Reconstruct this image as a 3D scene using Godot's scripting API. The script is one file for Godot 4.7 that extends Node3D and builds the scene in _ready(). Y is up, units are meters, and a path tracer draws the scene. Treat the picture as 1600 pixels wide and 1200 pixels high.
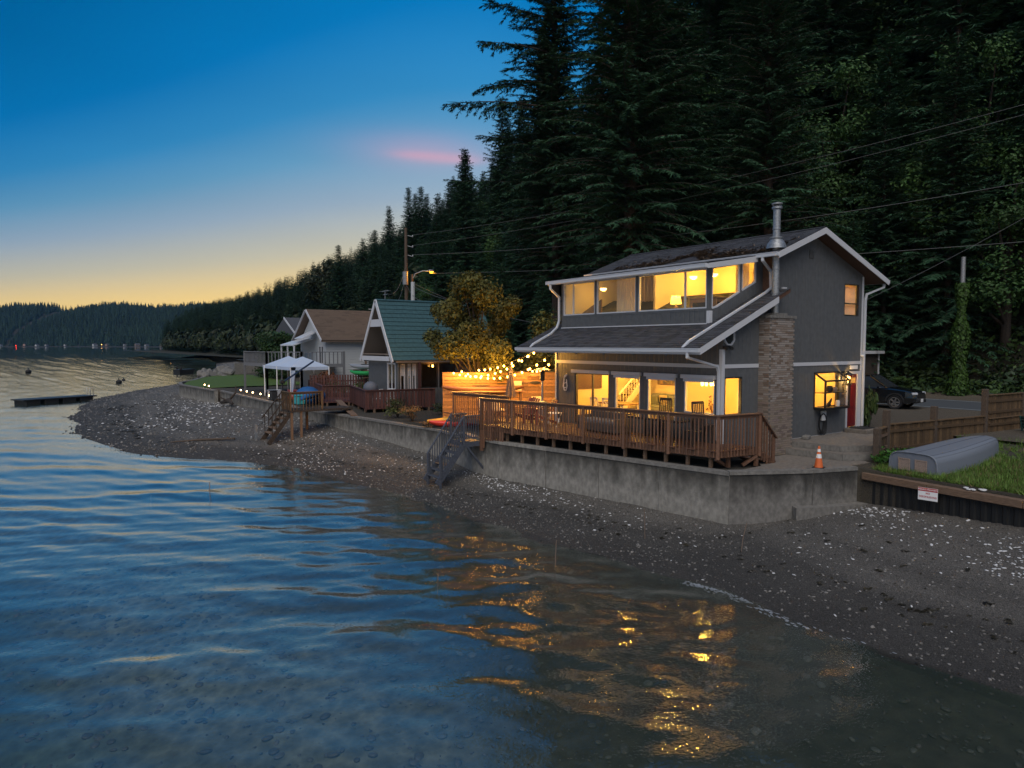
extends Node3D
# A waterfront cottage at dusk: gravel beach, concrete bulkhead, decks, neighbours, wooded hillside.
# World: +X runs from the water towards the hill, -Z runs away along the shore, y = 0 is the water.

var M := {}                 # materials by name
var rng := RandomNumberGenerator.new()
var taken := {}
const FL := 2.52            # floor level of the cottage


# ------------------------------------------------------------------ mesh builder
class MB:
	var v := PackedVector3Array()
	var n := PackedVector3Array()
	var c := PackedColorArray()
	var u := PackedVector2Array()
	var col := Color(1, 1, 1)

	func tri(a: Vector3, b: Vector3, d: Vector3) -> void:   # clockwise seen from outside
		var nn := (d - a).cross(b - a).normalized()
		v.append(a); v.append(b); v.append(d)
		n.append(nn); n.append(nn); n.append(nn)
		c.append(col); c.append(col); c.append(col)
		u.append(Vector2()); u.append(Vector2()); u.append(Vector2())

	func trin(a: Vector3, b: Vector3, d: Vector3, na: Vector3, nb: Vector3, nd: Vector3) -> void:
		v.append(a); v.append(b); v.append(d)
		n.append(na); n.append(nb); n.append(nd)
		c.append(col); c.append(col); c.append(col)
		u.append(Vector2()); u.append(Vector2()); u.append(Vector2())

	func quad(a: Vector3, b: Vector3, d: Vector3, e: Vector3) -> void:
		tri(a, b, d); tri(a, d, e)

	func quad_uv(a: Vector3, b: Vector3, d: Vector3, e: Vector3) -> void:  # a top left, b top right, d bottom right, e bottom left
		tri(a, b, d); tri(a, d, e)
		var k := u.size() - 6
		u[k] = Vector2(0, 0); u[k + 1] = Vector2(1, 0); u[k + 2] = Vector2(1, 1)
		u[k + 3] = Vector2(0, 0); u[k + 4] = Vector2(1, 1); u[k + 5] = Vector2(0, 1)

	# face whose outward side is known: wound so that its normal points along out
	func face(a: Vector3, b: Vector3, d: Vector3, e: Vector3, out: Vector3) -> void:
		if (d - a).cross(b - a).dot(out) >= 0.0:
			quad(a, b, d, e)
		else:
			quad(a, e, d, b)

	func tri_out(a: Vector3, b: Vector3, d: Vector3, out: Vector3) -> void:
		if (d - a).cross(b - a).dot(out) >= 0.0:
			tri(a, b, d)
		else:
			tri(a, d, b)

	# box: centre, size, turned by basis, with small chamfers
	func box(at: Vector3, s: Vector3, bs := Basis(), ch := 0.0) -> void:
		var h := s * 0.5
		var ax := [bs.x, bs.y, bs.z]
		var hh := [h.x, h.y, h.z]
		var k: float = minf(ch, minf(h.x, minf(h.y, h.z)) * 0.5)
		for i in 3:
			var j := (i + 1) % 3
			var l := (i + 2) % 3
			for sg in [-1.0, 1.0]:
				var o: Vector3 = at + ax[i] * (hh[i] * sg)
				var p: Vector3 = ax[j] * (hh[j] - k)
				var q: Vector3 = ax[l] * (hh[l] - k)
				face(o - p - q, o + p - q, o + p + q, o - p + q, ax[i] * sg)
		if k <= 0.0:
			return
		for i in 3:
			var j := (i + 1) % 3
			var l := (i + 2) % 3
			for a in [-1.0, 1.0]:
				for b in [-1.0, 1.0]:
					var e: Vector3 = ax[l] * (hh[l] - k)
					var p: Vector3 = at + ax[i] * (hh[i] * a) + ax[j] * ((hh[j] - k) * b)
					var q: Vector3 = at + ax[i] * ((hh[i] - k) * a) + ax[j] * (hh[j] * b)
					face(p - e, q - e, q + e, p + e, ax[i] * a + ax[j] * b)
		for a in [-1.0, 1.0]:
			for b in [-1.0, 1.0]:
				for d in [-1.0, 1.0]:
					var x: Vector3 = ax[0] * a; var y: Vector3 = ax[1] * b; var z: Vector3 = ax[2] * d
					var p = at + x * hh[0] + y * (hh[1] - k) + z * (hh[2] - k)
					var q = at + x * (hh[0] - k) + y * hh[1] + z * (hh[2] - k)
					var r = at + x * (hh[0] - k) + y * (hh[1] - k) + z * hh[2]
					tri_out(p, q, r, x + y + z)

	func bx(x0: float, y0: float, z0: float, x1: float, y1: float, z1: float, ch := 0.0) -> void:
		box(Vector3(x0 + x1, y0 + y1, z0 + z1) * 0.5, Vector3(absf(x1 - x0), absf(y1 - y0), absf(z1 - z0)), Basis(), ch)

	# a bar from a to b, w wide and t thick (t along up as far as it can be)
	func bar(a: Vector3, b: Vector3, w: float, t: float, up := Vector3.UP, ch := 0.0) -> void:
		var z := (b - a).normalized()
		if absf(z.dot(up)) > 0.99:
			up = Vector3.RIGHT
		var x := up.cross(z).normalized()
		var y := z.cross(x)
		box((a + b) * 0.5, Vector3(w, t, a.distance_to(b)), Basis(x, y, z), ch)

	# round tube through points; r a radius or one radius per point
	func tube(p: Array, r, sides := 8, caps := true) -> void:
		var rows := []
		var nrm := []
		var px := Vector3()
		for i in p.size():
			var d: Vector3
			if i == 0: d = p[1] - p[0]
			elif i == p.size() - 1: d = p[i] - p[i - 1]
			else: d = (p[i + 1] - p[i]).normalized() + (p[i] - p[i - 1]).normalized()
			d = d.normalized()
			if px == Vector3(): px = (Vector3.UP if absf(d.y) < 0.9 else Vector3.RIGHT).cross(d).normalized()
			px = (px - d * px.dot(d)).normalized()
			var py := d.cross(px)
			var rr: float = r[i] if r is Array else r
			var row := []
			var nr := []
			for k in sides:
				var a := TAU * k / sides
				var o := px * cos(a) + py * sin(a)
				row.append(p[i] + o * rr)
				nr.append(o)
			rows.append(row); nrm.append(nr)
		for i in rows.size() - 1:
			for k in sides:
				var m := (k + 1) % sides
				trin(rows[i][k], rows[i + 1][m], rows[i][m], nrm[i][k], nrm[i + 1][m], nrm[i][m])
				trin(rows[i][k], rows[i + 1][k], rows[i + 1][m], nrm[i][k], nrm[i + 1][k], nrm[i + 1][m])
		if caps:
			for e in [0, rows.size() - 1]:
				var out: Vector3 = (p[0] - p[1]) if e == 0 else (p[e] - p[e - 1])
				for k in sides:
					tri_out(p[e], rows[e][k], rows[e][(k + 1) % sides], out)

	# lathe about a vertical axis: profile of (radius, height)
	func lathe(at: Vector3, prof: Array, sides := 12, squash := Vector2(1, 1)) -> void:
		for i in prof.size() - 1:
			var a: Vector2 = prof[i]
			var b: Vector2 = prof[i + 1]
			for k in sides:
				var t0 := TAU * k / sides
				var t1 := TAU * (k + 1) / sides
				var d0 := Vector3(cos(t0) * squash.x, 0, sin(t0) * squash.y)
				var d1 := Vector3(cos(t1) * squash.x, 0, sin(t1) * squash.y)
				var sl := b - a
				var out0 := (d0 * sl.y - Vector3.UP * sl.x).normalized()
				var out1 := (d1 * sl.y - Vector3.UP * sl.x).normalized()
				var p := at + d0 * a.x + Vector3.UP * a.y
				var q := at + d1 * a.x + Vector3.UP * a.y
				var r := at + d1 * b.x + Vector3.UP * b.y
				var s := at + d0 * b.x + Vector3.UP * b.y
				if a.x > 0.0005: trin(p, q, r, out0, out1, out1) if (r - p).cross(q - p).dot(out0) > 0 else trin(p, r, q, out0, out1, out1)
				if b.x > 0.0005: trin(p, r, s, out0, out1, out0) if (s - p).cross(r - p).dot(out0) > 0 else trin(p, s, r, out0, out0, out1)

	func ball(at: Vector3, r: Vector3, rows := 8, sides := 12) -> void:
		var g := []
		for i in rows + 1:
			var f := PI * i / rows
			var row := []
			for k in sides + 1:
				var a := TAU * k / sides
				row.append(Vector3(sin(f) * cos(a), cos(f), sin(f) * sin(a)))
			g.append(row)
		for i in rows:
			for k in sides:
				var a: Vector3 = g[i][k]; var b: Vector3 = g[i][k + 1]; var d: Vector3 = g[i + 1][k + 1]; var e: Vector3 = g[i + 1][k]
				if i > 0: smooth3(at, r, a, b, d)
				if i < rows - 1: smooth3(at, r, a, d, e)

	func smooth3(at: Vector3, r: Vector3, a: Vector3, b: Vector3, d: Vector3) -> void:
		var pa := at + a * r; var pb := at + b * r; var pd := at + d * r
		var na := (a / r).normalized(); var nb := (b / r).normalized(); var nd := (d / r).normalized()
		if (pd - pa).cross(pb - pa).dot(na + nb + nd) >= 0: trin(pa, pb, pd, na, nb, nd)
		else: trin(pa, pd, pb, na, nd, nb)

	# a polygon in (p, q) swept from w0 to w1: axes "xy" sweeps along z, "zy" sweeps along x, "xz" sweeps along y
	func prism(poly: Array, w0: float, w1: float, axes := "xy") -> void:
		var pts := PackedVector2Array(poly)
		var area := 0.0
		for i in pts.size(): area += pts[i].cross(pts[(i + 1) % pts.size()])
		if area < 0.0: pts.reverse()
		var idx := Geometry2D.triangulate_polygon(pts)
		var f := func(p: Vector2, w: float) -> Vector3:
			if axes == "xy": return Vector3(p.x, p.y, w)
			if axes == "zy": return Vector3(w, p.y, p.x)
			return Vector3(p.x, w, p.y)
		var dir: Vector3 = (f.call(Vector2(), 1.0) - f.call(Vector2(), 0.0)) * signf(w1 - w0)
		for i in range(0, idx.size(), 3):
			tri_out(f.call(pts[idx[i]], w1), f.call(pts[idx[i + 1]], w1), f.call(pts[idx[i + 2]], w1), dir)
			tri_out(f.call(pts[idx[i]], w0), f.call(pts[idx[i + 1]], w0), f.call(pts[idx[i + 2]], w0), -dir)
		for i in pts.size():
			var a := pts[i]
			var b := pts[(i + 1) % pts.size()]
			var e := b - a
			var o2 := Vector2(e.y, -e.x)
			var out: Vector3 = f.call(o2, 0.0) - f.call(Vector2(), 0.0)
			face(f.call(a, w0), f.call(b, w0), f.call(b, w1), f.call(a, w1), out)

	# wall in a rectangle of (p, q) between w0 and w1 with rectangular holes [p0, q0, p1, q1]
	func wall(p0: float, q0: float, p1: float, q1: float, holes: Array, w0: float, w1: float, axes := "xy") -> void:
		var qs := [q0, q1]
		for h in holes:
			qs.append(h[1]); qs.append(h[3])
		qs.sort()
		for i in qs.size() - 1:
			var a: float = qs[i]
			var b: float = qs[i + 1]
			if b - a < 0.001: continue
			var cut := []
			for h in holes:
				if h[1] < (a + b) * 0.5 and h[3] > (a + b) * 0.5: cut.append(h)
			cut.sort_custom(func(x, y): return x[0] < y[0])
			var from := p0
			for h in cut:
				if h[0] - from > 0.001: slab(from, a, h[0], b, w0, w1, axes)
				from = h[2]
			if p1 - from > 0.001: slab(from, a, p1, b, w0, w1, axes)

	func slab(p0: float, q0: float, p1: float, q1: float, w0: float, w1: float, axes: String) -> void:
		if axes == "xy": bx(p0, q0, w0, p1, q1, w1)
		elif axes == "zy": bx(w0, q0, p0, w1, q1, p1)
		else: bx(p0, w0, q0, p1, w1, q1)

	# rectangular picture-frame of bars, f wide
	func frame(p0: float, q0: float, p1: float, q1: float, f: float, w0: float, w1: float, axes := "xy") -> void:
		slab(p0, q0, p1, q0 + f, w0, w1, axes)
		slab(p0, q1 - f, p1, q1, w0, w1, axes)
		slab(p0, q0 + f, p0 + f, q1 - f, w0, w1, axes)
		slab(p1 - f, q0 + f, p1, q1 - f, w0, w1, axes)

	func mesh(mat: Material = null) -> ArrayMesh:
		var a := []
		a.resize(Mesh.ARRAY_MAX)
		a[Mesh.ARRAY_VERTEX] = v
		a[Mesh.ARRAY_NORMAL] = n
		a[Mesh.ARRAY_COLOR] = c
		a[Mesh.ARRAY_TEX_UV] = u
		var m := ArrayMesh.new()
		if v.size() > 0:
			m.add_surface_from_arrays(Mesh.PRIMITIVE_TRIANGLES, a)
			if mat: m.surface_set_material(0, mat)
		return m


# ------------------------------------------------------------------ naming
func numbered(called: String) -> String:
	if not taken.has(called):
		taken[called] = 0
		return called
	taken[called] += 1
	return "%s_%03d" % [called, taken[called]]


func thing(called: String, label: String, category: String, group := "", at := Vector3.ZERO, turn := 0.0) -> Node3D:
	var o := Node3D.new()
	o.name = numbered(called)
	add_child(o)
	o.position = at
	o.rotation.y = turn
	o.set_meta("label", label)
	o.set_meta("category", category)
	if group != "": o.set_meta("group", group)
	return o


func part(parent: Node3D, called: String, mb: MB, mat, kind := "") -> MeshInstance3D:
	return part_mesh(parent, called, mb.mesh(), mat, kind)


func part_mesh(parent: Node3D, called: String, m: Mesh, mat, kind := "") -> MeshInstance3D:
	var o := MeshInstance3D.new()
	o.name = called
	o.mesh = m
	o.material_override = M[mat] if mat is String else mat
	parent.add_child(o, true)
	if kind != "": o.set_meta("kind", kind)
	return o


func single(called: String, mb: MB, mat, label: String, category: String, group := "", kind := "") -> MeshInstance3D:
	var o := MeshInstance3D.new()
	o.name = numbered(called)
	o.mesh = mb.mesh()
	o.material_override = M[mat] if mat is String else mat
	add_child(o)
	if label != "": o.set_meta("label", label)
	if category != "": o.set_meta("category", category)
	if group != "": o.set_meta("group", group)
	if kind != "": o.set_meta("kind", kind)
	return o


func dup(src: Node3D, label: String, at: Vector3, turn := 0.0, sc := Vector3.ONE) -> Node3D:
	var o: Node3D = src.duplicate()
	var base := String(src.name)
	if base.length() > 4 and base.substr(base.length() - 4, 1) == "_" and base.substr(base.length() - 3).is_valid_int(): base = base.substr(0, base.length() - 4)
	o.name = numbered(base)
	add_child(o)
	o.position = at
	o.rotation = Vector3(0, turn, 0)
	o.scale = sc
	if label != "": o.set_meta("label", label)
	return o


func many(parent: Node3D, called: String, m: Mesh, mat, where: Array, tints: Array = [], kind := "stuff") -> MultiMeshInstance3D:
	var mm := MultiMesh.new()
	mm.transform_format = MultiMesh.TRANSFORM_3D
	mm.use_colors = tints.size() > 0
	mm.mesh = m
	mm.instance_count = where.size()
	for i in where.size():
		mm.set_instance_transform(i, where[i])
		if tints.size() > 0: mm.set_instance_color(i, tints[i])
	var o := MultiMeshInstance3D.new()
	o.name = called if parent != self else numbered(called)
	o.multimesh = mm
	o.material_override = M[mat] if mat is String else mat
	parent.add_child(o, true)
	if kind != "": o.set_meta("kind", kind)
	return o


func lamp(parent: Node3D, at: Vector3, energy: float, colour: Color, size := 0.05, rg := 12.0) -> OmniLight3D:
	var l := OmniLight3D.new()
	l.name = "lamp_light"
	l.position = at
	l.light_energy = energy
	l.light_color = colour
	l.light_size = size
	l.omni_range = rg
	l.omni_attenuation = 2.0
	l.shadow_enabled = true
	parent.add_child(l, true)
	return l


# ------------------------------------------------------------------ materials
func noise_tex(freq: float, lo: Color, hi: Color, sd := 1, size := 512, oct := 4, kind := FastNoiseLite.TYPE_SIMPLEX_SMOOTH, mid = null) -> NoiseTexture2D:
	var f := FastNoiseLite.new()
	f.seed = sd
	f.noise_type = kind
	f.frequency = freq
	f.fractal_octaves = oct
	var t := NoiseTexture2D.new()
	t.width = size
	t.height = size
	t.seamless = true
	t.noise = f
	var g := Gradient.new()
	g.offsets = PackedFloat32Array([0.12, 0.88]) if mid == null else PackedFloat32Array([0.1, 0.5, 0.9])
	g.colors = PackedColorArray([lo, hi]) if mid == null else PackedColorArray([lo, mid, hi])
	t.color_ramp = g
	return t


func lin(r: float, g: float, b: float) -> Color:
	return Color(r, g, b).linear_to_srgb()


func mat(called: String, colour: Color, rough := 0.8, opt := {}) -> StandardMaterial3D:
	var m := StandardMaterial3D.new()
	m.resource_name = called
	m.albedo_color = colour
	m.roughness = rough
	m.cull_mode = BaseMaterial3D.CULL_DISABLED
	m.metallic = opt.get("metal", 0.0)
	m.metallic_specular = opt.get("spec", 0.5)
	if opt.has("tex"): m.albedo_texture = opt.tex
	if opt.has("scale") or opt.has("tex") or opt.has("bump"):
		m.uv1_triplanar = not opt.get("uv", false)
		m.uv1_world_triplanar = opt.get("world", true) and not opt.get("uv", false)
		m.uv1_triplanar_sharpness = 6.0
		if opt.has("scale"): m.uv1_scale = opt.scale
	if opt.has("bump"):
		m.heightmap_enabled = true
		m.heightmap_texture = opt.bump
		m.heightmap_scale = opt.get("depth", 1.0)
	if opt.has("normal"):
		m.normal_enabled = true
		m.normal_texture = opt.normal
		m.normal_scale = opt.get("normal_scale", 1.0)
	if opt.get("vc", false): m.vertex_color_use_as_albedo = true
	if opt.has("rtex"): m.roughness_texture = opt.rtex
	if opt.has("glow"):
		m.emission_enabled = true
		m.emission = opt.glow
		m.emission_energy_multiplier = opt.get("power", 1.0)
	if opt.has("alpha"):
		m.transparency = BaseMaterial3D.TRANSPARENCY_ALPHA
		m.albedo_color.a = opt.alpha
	if opt.has("back"):
		m.backlight_enabled = true
		m.backlight = opt.back
	if opt.has("coat"):
		m.clearcoat_enabled = true
		m.clearcoat = opt.coat
		m.clearcoat_roughness = 0.08
	M[called] = m
	return m


func groove_image(period_px: int, groove_px: int) -> ImageTexture:
	var im := Image.create(256, 64, false, Image.FORMAT_L8)
	im.fill(Color(1, 1, 1))
	var x := 0
	while x < 256:
		for k in groove_px:
			for y in 64: im.set_pixel((x + k) % 256, y, Color(0, 0, 0))
		x += period_px
	return ImageTexture.create_from_image(im)


func text_mesh(s: String, size: float, depth := 0.004, font := "Droid Sans") -> TextMesh:
	var t := TextMesh.new()
	var f := SystemFont.new()
	f.font_names = PackedStringArray([font])
	f.font_weight = 700
	t.font = f
	t.text = s
	t.font_size = 64
	t.pixel_size = size / 64.0
	t.depth = depth
	return t


func make_materials() -> void:
	var grain := noise_tex(0.02, lin(.62, .62, .62), lin(1, 1, 1), 11, 512, 5)
	var fine := noise_tex(0.06, lin(.5, .5, .5), lin(1, 1, 1), 12, 512, 4)
	var wood := noise_tex(0.03, lin(.42, .42, .42), lin(1, 1, 1), 13, 512, 5)
	var stain := noise_tex(0.012, lin(.22, .215, .2), lin(1, 1, 1), 14, 512, 5, FastNoiseLite.TYPE_SIMPLEX_SMOOTH, lin(.6, .59, .56))
	var peb := noise_tex(0.11, lin(.16, .15, .14), lin(1.0, .98, .94), 15, 1024, 2, FastNoiseLite.TYPE_VALUE, lin(.48, .46, .43))
	var pebh := noise_tex(0.1, Color(0, 0, 0), Color(1, 1, 1), 16, 1024, 2, FastNoiseLite.TYPE_CELLULAR)
	var fineh := noise_tex(0.08, Color(0, 0, 0), Color(1, 1, 1), 17, 512, 4)
	var groove := groove_image(18, 2)
	mat("siding", lin(.105, .11, .115), .75, {"tex": noise_tex(0.02, lin(.82, .82, .82), lin(1, 1, 1), 18, 512, 5), "scale": Vector3(.35, .35, .35), "bump": groove, "depth": 1.0})
	mat("trim", lin(.52, .53, .56), .55)
	mat("gutter", lin(.52, .54, .58), .35)
	mat("black_frame", lin(.02, .02, .022), .4)
	mat("bronze_frame", lin(.05, .04, .035), .4)
	mat("shingle", lin(.088, .092, .106), .9, {"tex": fine, "scale": Vector3(3, 3, 3), "vc": true, "bump": fineh, "depth": .6})
	mat("shingle_brown", lin(.16, .115, .085), .9, {"tex": fine, "scale": Vector3(2, 2, 2), "vc": true})
	mat("roof_green", lin(.05, .115, .128), .45, {"tex": grain, "scale": Vector3(.5, .5, .5)})
	mat("glass", Color(1, 1, 1), .01, {"alpha": 0.0})
	mat("glass_dark", lin(.03, .035, .04), .03, {"spec": .6})
	mat("brick", lin(.34, .27, .22), .9, {"tex": fine, "scale": Vector3(5, 5, 5), "bump": fineh, "depth": .4})
	mat("brick_dark", lin(.23, .165, .125), .9, {"tex": fine, "scale": Vector3(5, 5, 5), "bump": fineh, "depth": .4})
	mat("brick_mixed", lin(.34, .27, .22), .9, {"tex": fine, "scale": Vector3(5, 5, 5), "bump": fineh, "depth": .4, "vc": true})
	mat("brick_pale", lin(.42, .37, .33), .9, {"tex": fine, "scale": Vector3(5, 5, 5), "bump": fineh, "depth": .4})
	mat("mortar", lin(.2, .18, .16), .95, {"tex": fine, "scale": Vector3(4, 4, 4)})
	mat("concrete", lin(.29, .275, .245), .85, {"tex": grain, "scale": Vector3(.5, .3, .5), "bump": fineh, "depth": .5, "vc": true})
	mat("concrete_walk", lin(.2, .175, .15), .85, {"tex": grain, "scale": Vector3(.6, .6, .6), "bump": fineh, "depth": .3})
	mat("concrete_dark", lin(.2, .19, .175), .85, {"tex": grain, "scale": Vector3(.7, .4, .7), "bump": fineh, "depth": .5, "vc": true})
	for k in 3:
		var t: float = [0.72, 1.0, 1.28][k]
		mat("deck_wood_%d" % k, lin(.155 * t, .068 * t, .038 * t), .6, {"tex": wood, "scale": Vector3(2.2, 2.2, .5)})
		mat("rail_wood_%d" % k, lin(.2 * t, .1 * t, .058 * t), .65, {"tex": wood, "scale": Vector3(3, .6, 3)})
		mat("cedar_%d" % k, lin(.42 * t, .21 * t, .075 * t), .6, {"tex": wood, "scale": Vector3(.4, 3, .4)})
		mat("fence_%d" % k, lin(.15 * t, .09 * t, .042 * t), .85, {"tex": wood, "scale": Vector3(3, .45, 3)})
		mat("red_deck_%d" % k, lin(.12 * t, .042 * t, .034 * t), .7, {"tex": wood, "scale": Vector3(3, .5, 3)})
	mat("old_timber", lin(.22, .14, .09), .85, {"tex": wood, "scale": Vector3(1.5, 2.5, .3)})
	mat("post_wood", lin(.12, .085, .06), .85, {"tex": wood, "scale": Vector3(3, .5, 3)})
	mat("stair_paint", lin(.075, .085, .11), .55, {"tex": grain, "scale": Vector3(1, 1, 1)})
	mat("sheet_pile", lin(.009, .0095, .01), .7, {"tex": fine, "scale": Vector3(1, .3, 1)})
	mat("beach", lin(.3, .285, .265), .8, {"tex": peb, "scale": Vector3(.62, .62, .62), "bump": pebh, "depth": 3.0, "vc": true})
	mat("stone", lin(.3, .29, .28), .7, {"vc": true, "tex": fine, "scale": Vector3(3, 3, 3)})
	mat("shell", lin(.55, .55, .55), .6)
	mat("soil", lin(.07, .06, .045), .95, {"tex": fine, "scale": Vector3(.5, .5, .5), "bump": pebh, "depth": 2.0, "vc": true})
	mat("asphalt", lin(.075, .085, .095), .85, {"tex": fine, "scale": Vector3(.8, .8, .8)})
	mat("gravel", lin(.2, .17, .13), .9, {"tex": peb, "scale": Vector3(.5, .5, .5), "bump": pebh, "depth": 2.0})
	mat("road_paint", lin(.35, .4, .42), .7, {"tex": fine, "scale": Vector3(2, 2, 2)})
	mat("tan_board", lin(.24, .2, .17), .8, {"tex": wood, "scale": Vector3(.6, 2, 2)})
	mat("lawn", lin(.075, .135, .01), .9, {"tex": fine, "scale": Vector3(.5, .5, .5)})
	mat("blade", lin(1, 1, 1), .7, {"vc": true})
	mat("leaf", lin(1, 1, 1), .55, {"vc": true, "spec": .35})
	mat("needle", lin(1, 1, 1), .7, {"vc": true, "spec": .3})
	mat("bark", lin(.085, .065, .052), .95, {"tex": wood, "scale": Vector3(1.6, .35, 1.6), "bump": fineh, "depth": 3.0})
	mat("white_paint", lin(.72, .72, .72), .5)
	mat("cream_wall", lin(.8, .7, .5), .8)
	mat("floor_wood", lin(.3, .17, .08), .5)
	mat("steel", lin(.5, .5, .52), .35, {"metal": .9})
	mat("dark_metal", lin(.03, .03, .032), .45, {"metal": .4})
	mat("galvanised", lin(.36, .38, .4), .45, {"metal": .6, "tex": grain, "scale": Vector3(1, 1, 1)})
	mat("rubber", lin(.012, .012, .013), .7)
	mat("wire", lin(.1, .105, .11), .6)
	mat("curtain", lin(.75, .62, .42), .9, {"back": lin(.5, .42, .3)})
	mat("door_red", lin(.16, .012, .014), .4)


func metal_white() -> void:
	pass


# ------------------------------------------------------------------ the scene
func _ready() -> void:
	rng.seed = 20240711
	var cam := Camera3D.new()
	cam.name = "camera"
	cam.position = Vector3(-17.8, 5.6, 13.7)
	cam.rotation_order = EULER_ORDER_YXZ
	cam.rotation = Vector3(-atan(61.5 / 1080.0), deg_to_rad(-35.5), 0)
	cam.fov = rad_to_deg(2.0 * atan(600.0 / 1080.0))
	cam.near = 0.1
	cam.far = 8000.0
	add_child(cam)

	var env := Environment.new()
	env.background_mode = Environment.BG_SKY
	var sky := Sky.new()
	var pano := PanoramaSkyMaterial.new()
	pano.panorama = dusk_sky()
	sky.sky_material = pano
	env.sky = sky
	env.background_energy_multiplier = 1.0
	env.tonemap_mode = Environment.TONE_MAPPER_LINEAR
	env.tonemap_exposure = 1.5
	env.fog_enabled = true
	env.fog_density = 0.00004
	env.fog_light_color = Color(0.5, 0.76, 1.0)
	env.sdfgi_enabled = true
	env.ssao_enabled = true
	env.ssil_enabled = true
	var we := WorldEnvironment.new()
	we.name = "environment"
	we.environment = env
	add_child(we)

	# the last broad glow of the open sky over the water
	var sun := DirectionalLight3D.new()
	sun.name = "dusk_light"
	sun.light_energy = 0.5
	sun.light_color = Color(1.0, 0.96, 0.91)
	sun.light_angular_distance = 60.0
	sun.sky_mode = DirectionalLight3D.SKY_MODE_LIGHT_ONLY
	sun.shadow_enabled = true
	add_child(sun)
	sun.look_at_from_position(Vector3.ZERO, -Vector3(-0.42, 0.75, 0.45))

	make_materials()
	terrain()
	water()
	cottage()
	chimney()
	cottage_rooms()
	bulkhead()
	deck()
	beach_stairs()
	patio()
	walkway()
	yard_right()
	vehicle()
	road_things()
	neighbours()
	neighbour_things()
	lines_and_poles()
	trees()
	plants()
	beach_things()
	afloat()
	far_shore()


func srgb(r: float, g: float, b: float) -> Color:
	return Color(r / 255.0, g / 255.0, b / 255.0).srgb_to_linear()


func dusk_sky() -> ImageTexture:
	var keys := [[0.0, srgb(246, 186, 78)], [2.5, srgb(236, 194, 106)], [5.0, srgb(212, 184, 124)], [8.0, srgb(172, 167, 148)], [12.0, srgb(130, 149, 166)],
		[16.0, srgb(84, 134, 167)], [20.0, srgb(42, 117, 165)], [26.0, srgb(4, 100, 158)], [36.0, srgb(0, 88, 144)], [60.0, srgb(0, 76, 126)], [400.0, srgb(0, 70, 118)]]
	var lut := []
	for i in 401:
		var e := float(i) * 0.5
		var k := 0
		while k < keys.size() - 2 and keys[k + 1][0] < e: k += 1
		lut.append(keys[k][1].lerp(keys[k + 1][1], clampf((e - keys[k][0]) / (keys[k + 1][0] - keys[k][0]), 0, 1)))
	var W := 1024
	var H := 512
	var data := PackedFloat32Array()
	data.resize(W * H * 4)
	var pink := srgb(236, 150, 160)
	var wisp := FastNoiseLite.new()
	wisp.seed = 3
	wisp.frequency = 0.02
	wisp.fractal_octaves = 4
	for x in W:
		var az := (x + 0.5) / W * 360.0
		var da := absf(wrapf(az - 33.0, -180.0, 180.0))
		var dd := minf(da, 44.0)
		var fac := 1.0 + 0.0007 * dd * dd
		var dim := 1.0 - 0.0052 * dd
		for y in H:
			var e := 90.0 - (y + 0.5) / H * 180.0
			var q := clampf(e * fac, 0.0, 199.0) * 2.0
			var i := int(q)
			var c: Color = lut[i].lerp(lut[mini(i + 1, 400)], q - i) * dim
			c = c * (1.0 + 0.075 * wisp.get_noise_3d(sin(deg_to_rad(az)) * 60.0, cos(deg_to_rad(az)) * 60.0, e * 5.0))
			if e > 11.0 and e < 19.0:
				var dx := wrapf(az - 28.3, -180.0, 180.0)
				var soft := exp(-pow(dx / 5.5, 2)) * exp(-pow((e - 15.3) / 1.3, 2)) * 0.2
				var core := exp(-pow((dx - 1.2) / 3.6, 4)) * exp(-pow((e - 14.75 + dx * 0.03) / (0.34 if e > 14.75 else 0.16), 2)) * 0.4
				c = c.lerp(pink * 0.85, clampf(soft + core, 0, 1))
			var at := (y * W + x) * 4
			data[at] = c.r; data[at + 1] = c.g; data[at + 2] = c.b; data[at + 3] = 1.0
	return ImageTexture.create_from_image(Image.create_from_data(W, H, false, Image.FORMAT_RGBAF, data.to_byte_array()))


# ------------------------------------------------------------------ the lie of the land
func table(t: Array, z: float, k := 1) -> float:      # rows [z, a, b ...] with z falling
	if z >= t[0][0]: return t[0][k]
	for i in t.size() - 1:
		if z >= t[i + 1][0]:
			var f: float = (z - t[i + 1][0]) / (t[i][0] - t[i + 1][0])
			return lerpf(t[i + 1][k], t[i][k], f)
	return t[-1][k]


const WALL := [[40.0, 0.6, 1.1], [20.0, 1.2, 1.15], [7.4, 1.99, 1.12], [5.1, 2.23, 1.0], [3.1, 2.4, 0.86], [2.0, 0.2, 0.5], [1.35, -1.34, 0.43], [-7.66, -3.15, 0.56],
	[-9.5, -3.2, 0.56], [-13.05, -2.62, 0.6], [-19.0, -3.3, 0.86], [-26.0, -4.1, 1.25], [-33.0, -4.37, 1.25], [-47.0, -4.4, 0.85], [-57.0, -5.6, 0.75], [-63.0, -4.0, 0.8], [-80.0, 2.0, 0.9], [-100.0, 10.0, 0.9], [-140.0, 22.0, 1.0], [-400.0, 70.0, 1.0]]
const SHORE := [[60.0, -4.2], [30.0, -4.5], [9.4, -4.85], [5.0, -5.08], [0.0, -5.45], [-7.0, -6.2], [-13.0, -6.9], [-17.0, -7.6], [-21.0, -9.6], [-26.0, -13.0], [-32.0, -14.6], [-41.0, -15.0],
	[-50.0, -14.6], [-60.0, -13.4], [-68.0, -12.0], [-80.0, -7.0], [-94.0, 0.5], [-120.0, 9.0], [-200.0, 30.0], [-400.0, 64.0]]


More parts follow.
